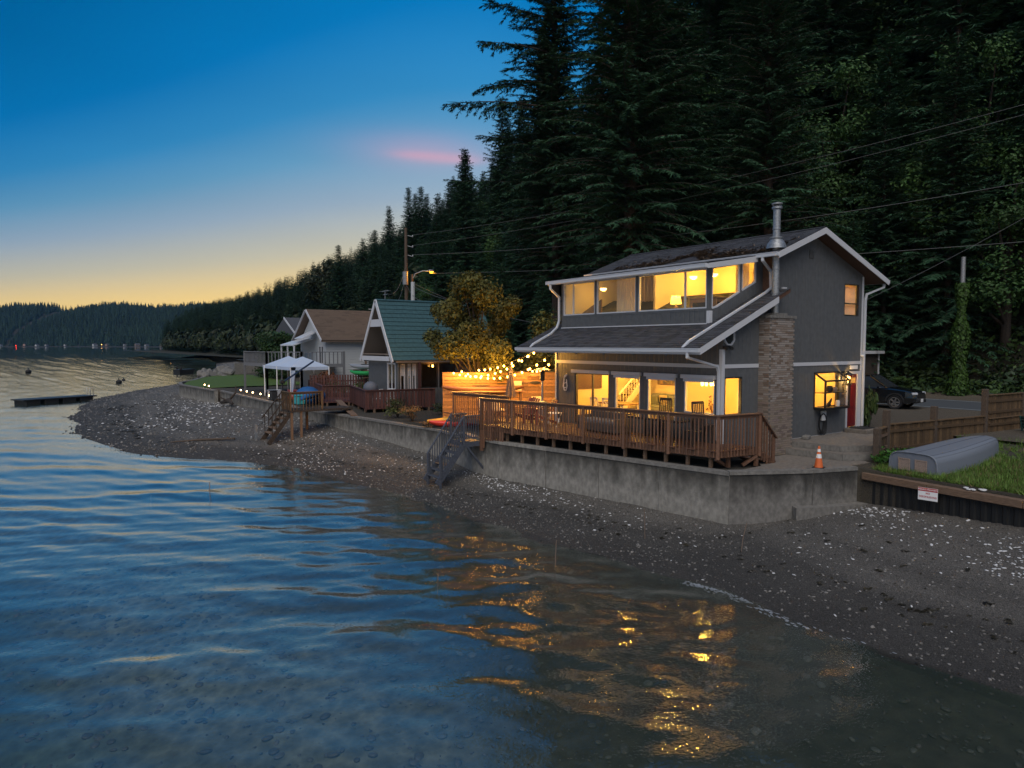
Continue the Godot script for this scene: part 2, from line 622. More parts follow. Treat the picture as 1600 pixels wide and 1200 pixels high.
func wall_x(z: float) -> float: return table(WALL, z)
func shore_x(z: float) -> float: return table(SHORE, z)


var bumpy := FastNoiseLite.new()


func beach_y(x: float, z: float) -> float:
	var xs := shore_x(z) + 0.18 * sin(z * 0.55) + 0.09 * sin(z * 1.7 + 1.0)
	var xw := wall_x(z)
	var wob := 0.022 * bumpy.get_noise_2d(x * 3.0, z * 3.0) + 0.05 * bumpy.get_noise_2d(x * 0.6, z * 0.6)
	if x > xs:
		var t := (x - xs) / maxf(xw - xs, 0.5)
		return minf(table(WALL, z, 2) * pow(minf(t, 1.3), 1.12), 2.0) + wob * clampf((x - xs) * 0.8, 0.15, 1.0)
	var d := xs - x
	return -(0.085 * d if d < 9.0 else 0.765 + minf((d - 9.0) * 0.16, 5.0)) + wob * 0.7


func hill_y(x: float, z: float) -> float:
	var x0 := 31.0 if z > -60.0 else 31.0 + (-60.0 - z) * 0.05
	var crest := table([[60.0, 62.0], [-80.0, 60.0], [-130.0, 40.0], [-165.0, 24.0], [-190.0, 17.0], [-300.0, 12.0], [-420.0, 16.0]], z)
	var d := maxf(x - x0, 0.0)
	var h := crest * (1.0 - exp(-d * 0.92 / crest * (1.0 + d * 0.006)))
	return 2.35 + h + clampf(d * 0.1, 0, 1) * 1.6 * bumpy.get_noise_2d(x * 0.35, z * 0.35)


func land_y(x: float, z: float) -> float:
	if x >= 29.0: return hill_y(x, z)
	var base := 1.86 if z > 3.2 else (1.9 if z > -16.0 else 1.82)
	var y := base + (2.37 - base) * smoothstep(2.5, 10.0, x)
	if z < -85.0: y = lerpf(y, 1.2, smoothstep(-85.0, -110.0, z))
	return y + 0.03 * bumpy.get_noise_2d(x, z)


func sheet(xs: Array, zs: Array, f: Callable, tone: Callable) -> ArrayMesh:
	var nx := xs.size()
	var nz := zs.size()
	var v := PackedVector3Array()
	var n := PackedVector3Array()
	var c := PackedColorArray()
	var uv := PackedVector2Array()
	var idx := PackedInt32Array()
	v.resize(nx * nz); n.resize(nx * nz); c.resize(nx * nz)
	for j in nz:
		for i in nx:
			v[j * nx + i] = f.call(xs[i], zs[j])
	for j in nz:
		for i in nx:
			var k := j * nx + i
			var dx := v[j * nx + mini(i + 1, nx - 1)] - v[j * nx + maxi(i - 1, 0)]
			var dz := v[mini(j + 1, nz - 1) * nx + i] - v[maxi(j - 1, 0) * nx + i]
			var nn := dz.cross(dx).normalized()
			n[k] = nn if nn.y >= 0.0 else -nn
			c[k] = tone.call(v[k])
	for j in nz - 1:
		for i in nx - 1:
			var a := j * nx + i
			var b := a + 1
			var d := a + nx
			var e := d + 1
			if (v[d] - v[a]).cross(v[b] - v[a]).y >= 0.0:
				idx.append_array(PackedInt32Array([a, b, e, a, e, d]))
			else:
				idx.append_array(PackedInt32Array([a, e, b, a, d, e]))
	var arr := []
	arr.resize(Mesh.ARRAY_MAX)
	arr[Mesh.ARRAY_VERTEX] = v
	arr[Mesh.ARRAY_NORMAL] = n
	arr[Mesh.ARRAY_COLOR] = c
	arr[Mesh.ARRAY_INDEX] = idx
	var m := ArrayMesh.new()
	m.add_surface_from_arrays(Mesh.PRIMITIVE_TRIANGLES, arr)
	return m


func steps(a: float, b: float, first: float, grow: float, most: float) -> Array:
	var out := [a]
	var s := first
	var p := a
	while p < b:
		p = minf(p + s, b)
		out.append(p)
		s = minf(s * grow, most)
	return out


func structure(called: String, m: Mesh, mt) -> MeshInstance3D:
	var o := part_mesh(self, called, m, mt, "structure")
	return o


func terrain() -> void:
	bumpy.seed = 5
	bumpy.frequency = 0.35
	bumpy.fractal_octaves = 3
	# gravel beach and sea bed: one sheet; t runs from far out in the water (0) to just behind the wall (1)
	var ts := []
	var bed := []
	for i in 111:
		if i >= 66: ts.append(i / 110.0)
		if i <= 66: bed.append(i / 110.0)
	var zs := [-400.0, -300.0, -220.0, -170.0, -140.0, -120.0, -108.0]
	zs.append_array(steps(-100.0, -24.0, 1.3, 1.0, 1.3))
	zs.append_array(steps(-23.6, 14.0, 0.32, 1.0, 0.32))
	zs.append_array([15.0, 17.0, 20.0, 25.0, 32.0, 40.0])
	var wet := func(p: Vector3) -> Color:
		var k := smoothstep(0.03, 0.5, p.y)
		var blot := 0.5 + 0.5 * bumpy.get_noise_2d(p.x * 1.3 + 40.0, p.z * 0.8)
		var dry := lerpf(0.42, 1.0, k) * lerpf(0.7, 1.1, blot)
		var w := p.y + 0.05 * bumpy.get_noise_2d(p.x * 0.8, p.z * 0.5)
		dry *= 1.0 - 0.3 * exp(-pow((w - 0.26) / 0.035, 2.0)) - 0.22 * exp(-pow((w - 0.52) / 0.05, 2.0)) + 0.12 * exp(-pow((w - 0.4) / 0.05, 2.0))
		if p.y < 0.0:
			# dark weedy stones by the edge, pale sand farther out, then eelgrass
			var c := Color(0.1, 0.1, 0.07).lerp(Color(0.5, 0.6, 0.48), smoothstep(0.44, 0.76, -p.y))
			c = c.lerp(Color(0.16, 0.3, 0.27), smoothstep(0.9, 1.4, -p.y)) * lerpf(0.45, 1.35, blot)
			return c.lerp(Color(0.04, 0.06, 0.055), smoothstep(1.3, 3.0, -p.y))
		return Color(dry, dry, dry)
	var lay := func(t, z):
		var xs: float = shore_x(z)
		var xw: float = wall_x(z) + 0.25
		var x = lerpf(xs, xw, (t - 0.62) / 0.38) if t > 0.62 else xs - (0.62 - t) * 26.0 - pow((0.62 - t) / 0.62, 4.0) * 60.0
		return Vector3(x, beach_y(x, z), z)
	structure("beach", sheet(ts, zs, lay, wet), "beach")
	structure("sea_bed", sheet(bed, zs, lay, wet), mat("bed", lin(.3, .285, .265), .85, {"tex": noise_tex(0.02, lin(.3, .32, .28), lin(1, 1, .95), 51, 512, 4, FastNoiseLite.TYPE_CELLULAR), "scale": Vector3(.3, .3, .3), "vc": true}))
	structure("deep_sea_bed", sheet(steps(-3400.0, 700.0, 200.0, 1.0, 200.0), steps(-3700.0, 300.0, 200.0, 1.0, 200.0), func(x, z): return Vector3(x, -5.9, z), func(p): return Color(.1, .14, .13)), "beach")
	# the made ground behind the walls
	var us := []
	for i in range(-1, 41): us.append(i / 40.0)
	structure("ground", sheet(us, ground_rows(), func(t, z):
		var x0: float = wall_x(z) + 0.14
		if t < 0.0: return Vector3(x0, -1.2, z)
		var x := lerpf(x0, 30.0 if z > -90.0 else maxf(30.0, x0 + 40.0), t)
		return Vector3(x, land_y(minf(x, 28.9), z), z), func(p): return Color(1, 1, 1)), "soil")
	# wooded hill
	structure("hillside", sheet(steps(28.5, 190.0, 1.5, 1.03, 6.0), steps(-420.0, 70.0, 5.0, 1.0, 5.0), func(x, z): return Vector3(x, hill_y(x, z) - 0.05, z), func(p): return Color(.5, .55, .4)), "soil")
	# road along the foot of the hill, and its shoulders
	structure("road", sheet([19.6, 22.5, 25.6], steps(-140.0, 50.0, 5.0, 1.0, 5.0), func(x, z): return Vector3(x, 2.437, z), func(p): return Color(1, 1, 1)), "asphalt")
	structure("road_shoulder", sheet(steps(25.5, 30.5, 1.0, 1.0, 1.0), steps(-60.0, 50.0, 2.0, 1.0, 2.0), func(x, z): return Vector3(x, 2.43 + 0.05 * bumpy.get_noise_2d(x * 2, z * 2) + maxf(x - 28.0, 0) * 0.15, z), func(p): return Color(1, 1, 1)), "gravel")
	structure("driveway", sheet([8.6, 14.0, 19.7], steps(-16.0, 12.0, 4.0, 1.0, 4.0), func(x, z): return Vector3(x, 2.432, z), func(p): return Color(1, 1, 1)), "gravel")
	var line := MB.new()
	line.bx(19.85, 2.438, -140, 19.97, 2.442, 50)
	line.bx(25.2, 2.438, -140, 25.32, 2.442, 50)
	structure("road_markings", line.mesh(), "road_paint")
	# far lawn on its own low bulkhead
	structure("lawn", sheet(us, steps(-86.0, -50.0, 2.0, 1.0, 2.0), func(t, z):
		var x0: float = wall_x(z) + 0.25
		t = maxf(t, 0.0)
		return Vector3(lerpf(x0, 11.0, t), 1.87 + 0.12 * t + 0.05 * bumpy.get_noise_2d(t * 12, z), z), func(p): return Color(1, 1, 1)), "lawn")


func ground_rows() -> Array:
	var r := [-400.0, -330.0, -270.0, -220.0, -180.0, -150.0]
	r.append_array(steps(-130.0, -60.0, 5.0, 1.0, 5.0))
	r.append_array(steps(-58.0, 10.0, 0.65, 1.0, 0.65))
	r.append_array([11.0, 13.0, 16.0, 20.0, 28.0, 40.0])
	return r


func water() -> void:
	var xs := steps(-18.0, 3.0, 0.11, 1.0, 0.11)
	var left := steps(0.0, 3200.0, 0.12, 1.035, 260.0)
	var right := steps(0.0, 700.0, 0.3, 1.2, 120.0)
	var ax := []
	for i in range(left.size() - 1, 0, -1): ax.append(-18.0 - left[i])
	ax.append_array(xs)
	for i in range(1, right.size()): ax.append(3.0 + right[i])
	var near := steps(-10.0, 14.5, 0.12, 1.0, 0.12)
	var far := steps(0.0, 3600.0, 0.13, 1.028, 260.0)
	var az := []
	for i in range(far.size() - 1, 0, -1): az.append(-10.0 - far[i])
	az.append_array(near)
	for q in [16.0, 20.0, 30.0, 60.0, 200.0]: az.append(q)
	# gentle wind waves: [length, height, heading in degrees, phase]
	var waves := [[2.7, 0.017, 122.0, 0.3], [1.75, 0.011, 137.0, 1.9], [1.15, 0.007, 112.0, 4.1], [0.78, 0.004, 148.0, 2.2], [4.6, 0.013, 129.0, 5.0], [0.55, 0.0026, 118.0, 0.9], [0.43, 0.0017, 96.0, 3.3], [0.95, 0.004, 160.0, 1.1], [7.5, 0.012, 105.0, 2.7]]
	var dirs := []
	for w in waves: dirs.append(Vector2(cos(deg_to_rad(w[2])), sin(deg_to_rad(w[2]))) * (TAU / w[0]))
	var wob := FastNoiseLite.new()
	wob.seed = 9
	wob.frequency = 0.11
	var chop := FastNoiseLite.new()
	chop.noise_type = FastNoiseLite.TYPE_VALUE
	chop.frequency = 0.31
	chop.seed = 12
	var f := func(x: float, z: float) -> Vector3:
		var y := 0.0
		var d := Vector2(x + 17.8, z - 13.7).length()
		if d < 170.0:
			var k := wob.get_noise_2d(x, z)
			var amp := 0.62 + 0.55 * wob.get_noise_2d(x * 0.7 + 90.0, z * 0.7)
			amp *= clampf((shore_x(z) - x + 0.8) / 3.2, 0.12, 1.0)
			for i in waves.size():
				if waves[i][0] * 60.0 > d:
					y += (1.2 + 0.35 * exp(-d / 40.0)) * waves[i][1] * amp * sin(dirs[i].x * x + dirs[i].y * z + waves[i][3] + k * 3.2) * (1.0 - smoothstep(110.0, 170.0, d))
		if d > 60.0:      # wind chop far out
			y += 0.0011 * d * smoothstep(60.0, 170.0, d) * chop.get_noise_2d(x * 400.0 / d, z * 400.0 / d) * clampf((shore_x(z) - x) * 0.2, 0.0, 1.0)
		return Vector3(x, y, z)
	var ripple := noise_tex(0.022, Color(0, 0, 0), Color(1, 1, 1), 31, 512, 2)
	var m := mat("water", lin(.1, .165, .135), 0.015, {"alpha": 0.07, "spec": 0.5, "bump": ripple, "depth": 0.15, "scale": Vector3(.8, .8, 1.0)})
	var wm := sheet(ax, az, f, func(p): return Color(1, 1, 1))
	var w := structure("water", wm, m)
	part_mesh(w, "surface_film", wm, m).position.y = 0.004


# ------------------------------------------------------------------ the grey cottage
const MAIN_F := 0.384       # slopes of the roofs
const MAIN_B := 0.352
const LOW := 0.43
const SUN_S := 0.16

func main_y(x: float) -> float: return 9.6 - (4.76 - x) * MAIN_F if x < 4.76 else 9.6 - (x - 4.76) * MAIN_B
func low_y(x: float) -> float: return 5.5 + (x + 1.64) * LOW
func sun_y(x: float) -> float: return 8.12 + (x + 0.38) * SUN_S


# courses of shingles on a slope: from eave (x0, y0) to top (x1, y1), between z0 and z1
func shingles(x0: float, y0: float, x1: float, y1: float, z0: float, z1: float, course := 0.145, tone := 1.0) -> MB:
	var b := MB.new()
	var run := Vector2(x1 - x0, y1 - y0)
	var n := int(run.length() / course)
	var d := Vector3(run.x, run.y, 0).normalized()
	var up := Vector3(-d.y, d.x, 0)
	if up.y < 0: up = -up
	var s := run.length() / n
	var o := Vector3(x0, y0, 0)
	for i in n:
		var z := z0 - rng.randf() * 0.3
		while z < z1:
			var w := rng.randf_range(0.16, 0.36)
			var za := maxf(z, z0)
			var zb := minf(z + w - 0.006, z1)
			z += w
			if zb - za < 0.02: continue
			var t := rng.randf_range(0.55, 1.35) * tone
			b.col = Color(t, t * rng.randf_range(.94, 1.0), t * rng.randf_range(.9, 1.05))
			var lift := rng.randf_range(0.011, 0.02)
			var a0 := o + d * (s * i) + up * lift
			var a1 := o + d * (s * (i + 1) + 0.01) + up * 0.004
			var base := o + d * (s * i)
			b.face(a0 + Vector3(0, 0, za), a0 + Vector3(0, 0, zb), a1 + Vector3(0, 0, zb), a1 + Vector3(0, 0, za), up)
			b.face(base + Vector3(0, 0, za), base + Vector3(0, 0, zb), a0 + Vector3(0, 0, zb), a0 + Vector3(0, 0, za), -d)
	return b


# a window in a wall plane: white or black frame, sash bars, pane.  axes "zy": plane x = w; "xy": plane z = w
func window_in(h: Node3D, called: String, p0: float, q0: float, p1: float, q1: float, w: float, depth: float, frame_mat: String, bars: Array, axes: String, f := 0.05) -> MeshInstance3D:
	var fr := MB.new()
	fr.frame(p0, q0, p1, q1, f, w - depth * 0.25, w + depth * 0.75, axes)
	for b in bars:
		fr.slab(b - 0.03, q0 + f, b + 0.03, q1 - f, w - depth * 0.1, w + depth * 0.6, axes)
	var win := part(h, called, fr, frame_mat)
	var cuts := [p0 + f]
	for b in bars: cuts.append_array([b - 0.03, b + 0.03])
	cuts.append(p1 - f)
	for i in range(0, cuts.size(), 2):
		var pane := MB.new()
		var a: float = cuts[i]
		var e: float = cuts[i + 1]
		if axes == "zy": pane.face(Vector3(w, q0 + f, a), Vector3(w, q0 + f, e), Vector3(w, q1 - f, e), Vector3(w, q1 - f, a), Vector3(-1, 0, 0))
		else: pane.face(Vector3(a, q0 + f, w), Vector3(e, q0 + f, w), Vector3(e, q1 - f, w), Vector3(a, q1 - f, w), Vector3(0, 0, 1))
		part(win, "pane", pane, "glass")
	return win


func gutter(h: Node3D, x: float, y: float, z0: float, z1: float) -> void:
	var g := MB.new()
	# open K-shaped trough
	for s in [[-0.12, -0.02, -0.105, 0.0], [-0.105, -0.11, -0.09, -0.005], [-0.1, -0.125, 0.0, -0.11], [-0.012, -0.115, 0.0, -0.01]]:
		g.bx(x + s[0], y + s[1], z0, x + s[2], y + s[3], z1)
	g.bx(x - 0.113, y - 0.124, z0 - 0.006, x + 0.001, y + 0.001, z0)
	g.bx(x - 0.113, y - 0.124, z1, x + 0.001, y + 0.001, z1 + 0.006)
	part(h, "gutter", g, "gutter")


func cottage() -> void:
	var h := thing("beach_house", "grey two storey cottage with lit windows, brick chimney stack beside it and white trim", "house")
	var W0 := -8.2
	# walls
	var front := MB.new()
	front.wall(W0, 1.9, -0.14, 5.96, [[-7.0, 2.53, -5.07, 4.52], [-4.75, 3.02, -3.48, 4.5], [-3.13, 3.02, -1.86, 4.5], [-1.5, 3.38, -0.27, 4.5]], 0.0, 0.14, "zy")
	var fw := part(h, "front_wall", front, "siding")
	var side := MB.new()
	side.wall(0.0, 1.9, 8.3, 4.9, [[0.14, 3.36, 1.02, 4.58], [5.14, 3.36, 6.76, 4.6], [7.26, 2.5, 8.1, 4.6]], -0.14, 0.0)
	side.wall(2.86, 4.9, 8.3, 7.96, [[6.98, 6.66, 8.0, 7.84]], -0.14, 0.0)
	side.prism([Vector2(2.86, 7.96), Vector2(8.3, 7.96), Vector2(8.3, main_y(8.3) - 0.16), Vector2(4.76, 9.44), Vector2(2.86, main_y(2.86) - 0.16)], -0.14, 0.0)
	side.prism([Vector2(0, 4.9), Vector2(2.86, 4.9), Vector2(2.86, low_y(2.86) - 0.14), Vector2(0, low_y(0) - 0.14)], -0.14, 0.0)
	var sw := part(h, "gable_wall", side, "siding")
	var rest := MB.new()
	rest.bx(0.14, 1.9, W0, 8.3, 4.9, W0 + 0.14)
	rest.prism([Vector2(0.14, 4.9), Vector2(8.3, 4.9), Vector2(8.3, main_y(8.3) - 0.16), Vector2(4.76, 9.44), Vector2(2.86, main_y(2.86) - 0.16), Vector2(2.86, low_y(2.86) - 0.14), Vector2(0.14, low_y(0.14) - 0.14)], W0, W0 + 0.14)
	rest.bx(8.16, 1.9, W0 + 0.14, 8.3, main_y(8.3) - 0.17, -0.14)
	part(h, "rear_wall", rest, "siding")
	# floors and ceilings that close the rooms
	var fl := MB.new()
	fl.bx(0.14, 2.4, W0 + 0.14, 8.16, FL, -0.14)
	part(h, "floor", fl, "floor_wood")
	var ce := MB.new()
	ce.bx(0.14, 4.9, W0 + 0.14, 8.16, 5.06, -0.14)
	part(h, "ceiling", ce, "cream_wall")
	# trim
	var tr := MB.new()
	tr.bx(-0.022, 4.86, W0, 0.0, 4.98, -0.1)
	tr.bx(-0.025, 2.3, W0, 0.0, low_y(0) - 0.2, W0 + 0.09, 0.004)
	tr.bx(-0.025, 2.3, -0.1, 0.0, 5.45, 0.025, 0.004)
	tr.bx(0.0, 2.3, 0.0, 0.1, 5.45, 0.025)
	tr.bx(0.1, 4.86, 0.0, 1.84, 4.98, 0.022)
	tr.bx(3.24, 4.86, 0.0, 8.21, 4.98, 0.022)
	tr.bx(8.21, 2.3, 0.0, 8.3, main_y(8.3) - 0.2, 0.025)
	tr.bx(3.24, 2.12, 0.0, 7.1, 2.36, 0.03)
	part(h, "trim_board", tr, "trim")
	# windows of the front: a sliding door and three picture windows under roller shade boxes
	var sd := window_in(h, "sliding_door", -7.0, 2.53, -5.07, 4.52, 0.05, 0.1, "bronze_frame", [-6.02], "zy", 0.055)
	for a in [[-4.75, 3.02, -3.48], [-3.13, 3.02, -1.86], [-1.5, 3.38, -0.27]]:
		window_in(h, "window", a[0], a[1], a[2], 4.5, 0.03, 0.08, "trim", [], "zy", 0.045)
	for a in [[-7.12, -4.98], [-4.85, -3.4], [-3.22, -1.78], [-1.58, -0.2]]:
		var sb := MB.new()
		sb.bx(-0.11, 4.5, a[0], 0.0, 4.63, a[1], 0.008)
		var box := part(h, "shade_box", sb, "trim")
		if a[0] > -7.0:
			var sc := MB.new()
			sc.bx(-0.06, 4.4, a[0] + 0.08, -0.05, 4.5, a[1] - 0.08)
			part(box, "roller_shade", sc, "trim")
	# small window near the front corner, black frame
	window_in(h, "corner_window", 0.14, 3.36, 1.02, 4.58, -0.02, -0.08, "black_frame", [], "xy", 0.045)
	# upper window
	var uw := window_in(h, "upper_window", 6.98, 6.66, 8.0, 7.84, -0.02, -0.08, "black_frame", [], "xy", 0.04)
	var ub := MB.new()
	ub.bx(7.02, 7.1, -0.05, 7.96, 7.14, 0.0)
	part(uw, "sash_rail", ub, "black_frame")
	var shade := MB.new()
	shade.bx(7.03, 6.72, -0.12, 7.95, 7.8, -0.11)
	part(uw, "drawn_blind", shade, "curtain")
	greenhouse_window(h)
	front_door(h)
	# roofs
	var mr := MB.new()
	var zs := [-8.75, 0.5]
	mr.prism([Vector2(2.13, main_y(2.13)), Vector2(4.76, 9.6), Vector2(9.14, main_y(9.14)), Vector2(9.14, main_y(9.14) - 0.14), Vector2(4.76, 9.46), Vector2(2.13, main_y(2.13) - 0.14)], zs[0], zs[1])
	var roof := part(h, "roof", mr, "rail_wood_0")
	part(roof, "shingles", shingles(2.1, main_y(2.1) + 0.003, 4.76, 9.603, zs[0] - 0.02, zs[1] + 0.02), "shingle", "stuff")
	part(roof, "rear_shingles", shingles(9.17, main_y(9.17) + 0.003, 4.76, 9.603, zs[0] - 0.02, zs[1] + 0.02), "shingle", "stuff")
	var cap := MB.new()
	for i in 38:
		var z: float = lerpf(zs[0], zs[1], i / 38.0)
		cap.col = Color.from_hsv(0, 0, rng.randf_range(.6, 1.1))
		for sg in [-1.0, 1.0]:
			var d := Vector3(sg * 0.15, -0.055, 0)
			cap.face(Vector3(4.76, 9.632, z), Vector3(4.76, 9.64, z + 0.26), Vector3(4.76, 9.64, z + 0.26) + d, Vector3(4.76, 9.632, z) + d, Vector3(0, 1, 0))
	part(roof, "ridge_cap", cap, "shingle", "stuff")
	for z in zs:
		var fb := MB.new()
		var z0: float = z if z > 0 else z - 0.03
		fb.prism([Vector2(2.1, main_y(2.1) - 0.005), Vector2(4.76, 9.596), Vector2(4.76, 9.39), Vector2(2.1, main_y(2.1) - 0.2)], z0, z0 + 0.03)
		fb.prism([Vector2(4.76, 9.596), Vector2(9.16, main_y(9.16) - 0.005), Vector2(9.16, main_y(9.16) - 0.2), Vector2(4.76, 9.39)], z0, z0 + 0.03)
		part(roof, "rake_board", fb, "trim")
	gutter(h, 2.1, main_y(2.1) - 0.01, zs[0], zs[1])
	gutter_back(h, 9.16, main_y(9.16) - 0.01, zs[0], zs[1])
	var lr := MB.new()
	var lz := [-8.62, 0.45]
	lr.prism([Vector2(-1.6, low_y(-1.6)), Vector2(2.86, low_y(2.86)), Vector2(2.86, low_y(2.86) - 0.13), Vector2(-1.6, low_y(-1.6) - 0.13)], lz[0], lz[1])
	var lroof := part(h, "lower_roof", lr, "rail_wood_0")
	part(lroof, "shingles", shingles(-1.63, low_y(-1.63) + 0.003, 2.86, low_y(2.86) + 0.003, lz[0] - 0.02, lz[1] + 0.02, 0.145, 0.85), "shingle", "stuff")
	for z in lz:
		var lf := MB.new()
		var z0: float = z if z > 0 else z - 0.03
		lf.prism([Vector2(-1.62, low_y(-1.62) - 0.005), Vector2(2.86 if z < 0 else 2.2, low_y(2.86 if z < 0 else 2.2) - 0.005), Vector2(2.86 if z < 0 else 2.2, low_y(2.86 if z < 0 else 2.2) - 0.2), Vector2(-1.62, low_y(-1.62) - 0.2)], z0, z0 + 0.03)
		part(lroof, "rake_board", lf, "trim")
	var ef := MB.new()
	ef.bx(-1.615, low_y(-1.62) - 0.2, lz[0], -1.6, low_y(-1.62) - 0.01, lz[1])
	part(lroof, "eave_board", ef, "trim")
	gutter(h, -1.615, low_y(-1.62) - 0.01, lz[0] - 0.02, lz[1] + 0.02)
	for z in [-7.9, -6.5, -5.1, -3.7, -2.3, -0.9]:
		var rf := MB.new()
		rf.prism([Vector2(-1.58, low_y(-1.58) - 0.133), Vector2(-0.004, low_y(0) - 0.133), Vector2(-0.004, low_y(0) - 0.27), Vector2(-1.58, low_y(-1.58) - 0.27)], z - 0.04, z + 0.04)
		part(lroof, "rafter", rf, "siding")
	sunroom(h)
	downspouts(h)
	house_fittings(h)


func gutter_back(h: Node3D, x: float, y: float, z0: float, z1: float) -> void:
	var g := MB.new()
	g.bx(x, y - 0.12, z0, x + 0.11, y - 0.105, z1)
	g.bx(x + 0.1, y - 0.105, z0, x + 0.112, y, z1)
	g.bx(x, y - 0.124, z1, x + 0.113, y + 0.001, z1 + 0.006)
	part(h, "gutter", g, "gutter")


func sunroom(h: Node3D) -> void:
	var X := 0.1
	var za := -7.95
	var zb := -0.6
	var yb := low_y(X)
	var wall := MB.new()
	wall.wall(za, yb + 0.03, zb, 8.13, [[za + 0.12, 6.76, zb - 0.12, 8.03]], X, X + 0.1, "zy")
	wall.bx(X - 0.012, 6.68, za, X, 6.75, zb)
	# side towards the gable: apron that follows the slope, head, corner posts
	var s := func(x: float) -> float: return low_y(x) + 0.44
	wall.prism([Vector2(X + 0.1, yb + 0.05), Vector2(2.86, low_y(2.86) + 0.01), Vector2(2.86, s.call(2.86)), Vector2(0.55, s.call(0.55)), Vector2(0.4, 6.76), Vector2(X + 0.1, 6.76)], zb - 0.1, zb)
	wall.prism([Vector2(X + 0.1, 8.03), Vector2(2.86, 8.03 + 2.6 * SUN_S), Vector2(2.86, sun_y(2.86) - 0.1), Vector2(X + 0.1, sun_y(X + 0.1) - 0.1)], zb - 0.1, zb)
	wall.bx(2.5, s.call(2.5), zb - 0.1, 2.86, 8.44, zb)
	# far end
	wall.prism([Vector2(X + 0.1, yb), Vector2(2.86, low_y(2.86)), Vector2(2.86, sun_y(2.86) - 0.1), Vector2(X + 0.1, sun_y(X + 0.1) - 0.1)], za, za + 0.1)
	var sr := part(h, "sunroom", wall, "siding")
	var mbz := MB.new()
	mbz.bx(2.86, 6.9, -0.6, 3.0, main_y(2.86) - 0.15, -0.14)
	part(h, "upper_front_wall", mbz, "rail_wood_1")
	var mbw := MB.new()
	mbw.bx(2.86, 7.0, -8.06, 3.0, main_y(2.86) - 0.15, -7.95)
	part(h, "upper_front_wall", mbw, "rail_wood_1")
	# front windows with slim white frames, dark posts between
	for a in [[-7.83, -5.97, [-7.25]], [-5.87, -3.83, []], [-3.7, -0.72, [-1.62]]]:
		window_in(h, "sunroom_window", a[0], 6.76, a[1], 8.03, X + 0.02, 0.07, "trim", a[2], "zy", 0.045)
	for z in [[-5.97, -5.87], [-3.83, -3.7]]:
		var post := MB.new()
		post.bx(X - 0.01, 6.75, z[0], X + 0.1, 8.03, z[1])
		part(sr, "post", post, "siding")
	var wp := MB.new()
	wp.bx(X - 0.025, yb + 0.03, zb - 0.1, X, 6.68, zb + 0.02)
	wp.bx(X, yb + 0.05, zb, X + 0.12, 6.68, zb + 0.02)
	wp.bx(X - 0.02, yb + 0.005, za, X, yb + 0.04, zb - 0.1)
	part(sr, "corner_trim", wp, "trim")
	# slanted side windows
	for w in [[0.22, 1.62], [1.74, 2.48]]:
		var x0: float = w[0]
		var x1: float = w[1]
		var lo := func(x: float) -> float: return maxf(s.call(x), 6.76) + 0.0
		var hi := func(x: float) -> float: return 8.03 + (x - X - 0.1) * SUN_S
		var fr := MB.new()
		var pts := [Vector2(x0, lo.call(x0)), Vector2(x1, lo.call(x1)), Vector2(x1, hi.call(x1)), Vector2(x0, hi.call(x0))]
		if x0 < 0.4: pts.insert(1, Vector2(0.47, 6.76 + 0.06))
		for i in pts.size():
			var a: Vector2 = pts[i]
			var b: Vector2 = pts[(i + 1) % pts.size()]
			fr.bar(Vector3(a.x, a.y, zb - 0.03), Vector3(b.x, b.y, zb - 0.03), 0.05 if absf(a.x - b.x) < 0.01 else 0.08, 0.05 if absf(a.x - b.x) > 0.01 else 0.08, Vector3.UP)
		var win := part(h, "sunroom_window", fr, "trim")
		var pane := MB.new()
		for i in range(1, pts.size() - 1):
			pane.tri_out(Vector3(pts[0].x, pts[0].y, zb - 0.035), Vector3(pts[i].x, pts[i].y, zb - 0.035), Vector3(pts[i + 1].x, pts[i + 1].y, zb - 0.035), Vector3(0, 0, 1))
		part(win, "pane", pane, "glass")
	var sp := MB.new()
	sp.bx(1.64, s.call(1.64) - 0.02, zb - 0.08, 1.72, 8.03 + 1.44 * SUN_S + 0.03, zb - 0.005)
	part(sr, "post", sp, "siding")
	# its low-pitched roof
	var rz := [-8.22, -0.3]
	var rf := MB.new()
	rf.prism([Vector2(-0.36, sun_y(-0.36)), Vector2(2.2, sun_y(2.2)), Vector2(2.9, sun_y(2.9)), Vector2(2.9, sun_y(2.9) - 0.1), Vector2(-0.36, sun_y(-0.36) - 0.1)], rz[0], rz[1])
	var roof := part(h, "sunroom_roof", rf, "siding")
	part(roof, "shingles", shingles(-0.4, sun_y(-0.4) + 0.004, 2.3, sun_y(2.3) + 0.004, rz[0] - 0.02, rz[1] + 0.02, 0.16, 0.8), "shingle", "stuff")
	var fb := MB.new()
	fb.prism([Vector2(-0.37, sun_y(-0.37) - 0.004), Vector2(2.12, sun_y(2.12) - 0.004), Vector2(2.12, sun_y(2.12) - 0.2), Vector2(-0.37, sun_y(-0.37) - 0.16)], rz[1], rz[1] + 0.03)
	part(roof, "rake_board", fb, "trim")
	var ef := MB.new()
	ef.bx(-0.385, sun_y(-0.37) - 0.15, rz[0], -0.36, sun_y(-0.37) - 0.01, rz[1])
	part(roof, "eave_board", ef, "trim")
	gutter(h, -0.385, sun_y(-0.37) - 0.005, rz[0] - 0.02, rz[1] - 0.02)
	# drift of fallen needles caught above the eave
	var bits := MB.new()
	for i in 4: bits.tri(Vector3(-.1, .004 * i, -.003), Vector3(.02 * i - .03, .01, .03), Vector3(.1, .004, 0))
	var at := []
	var tint := []
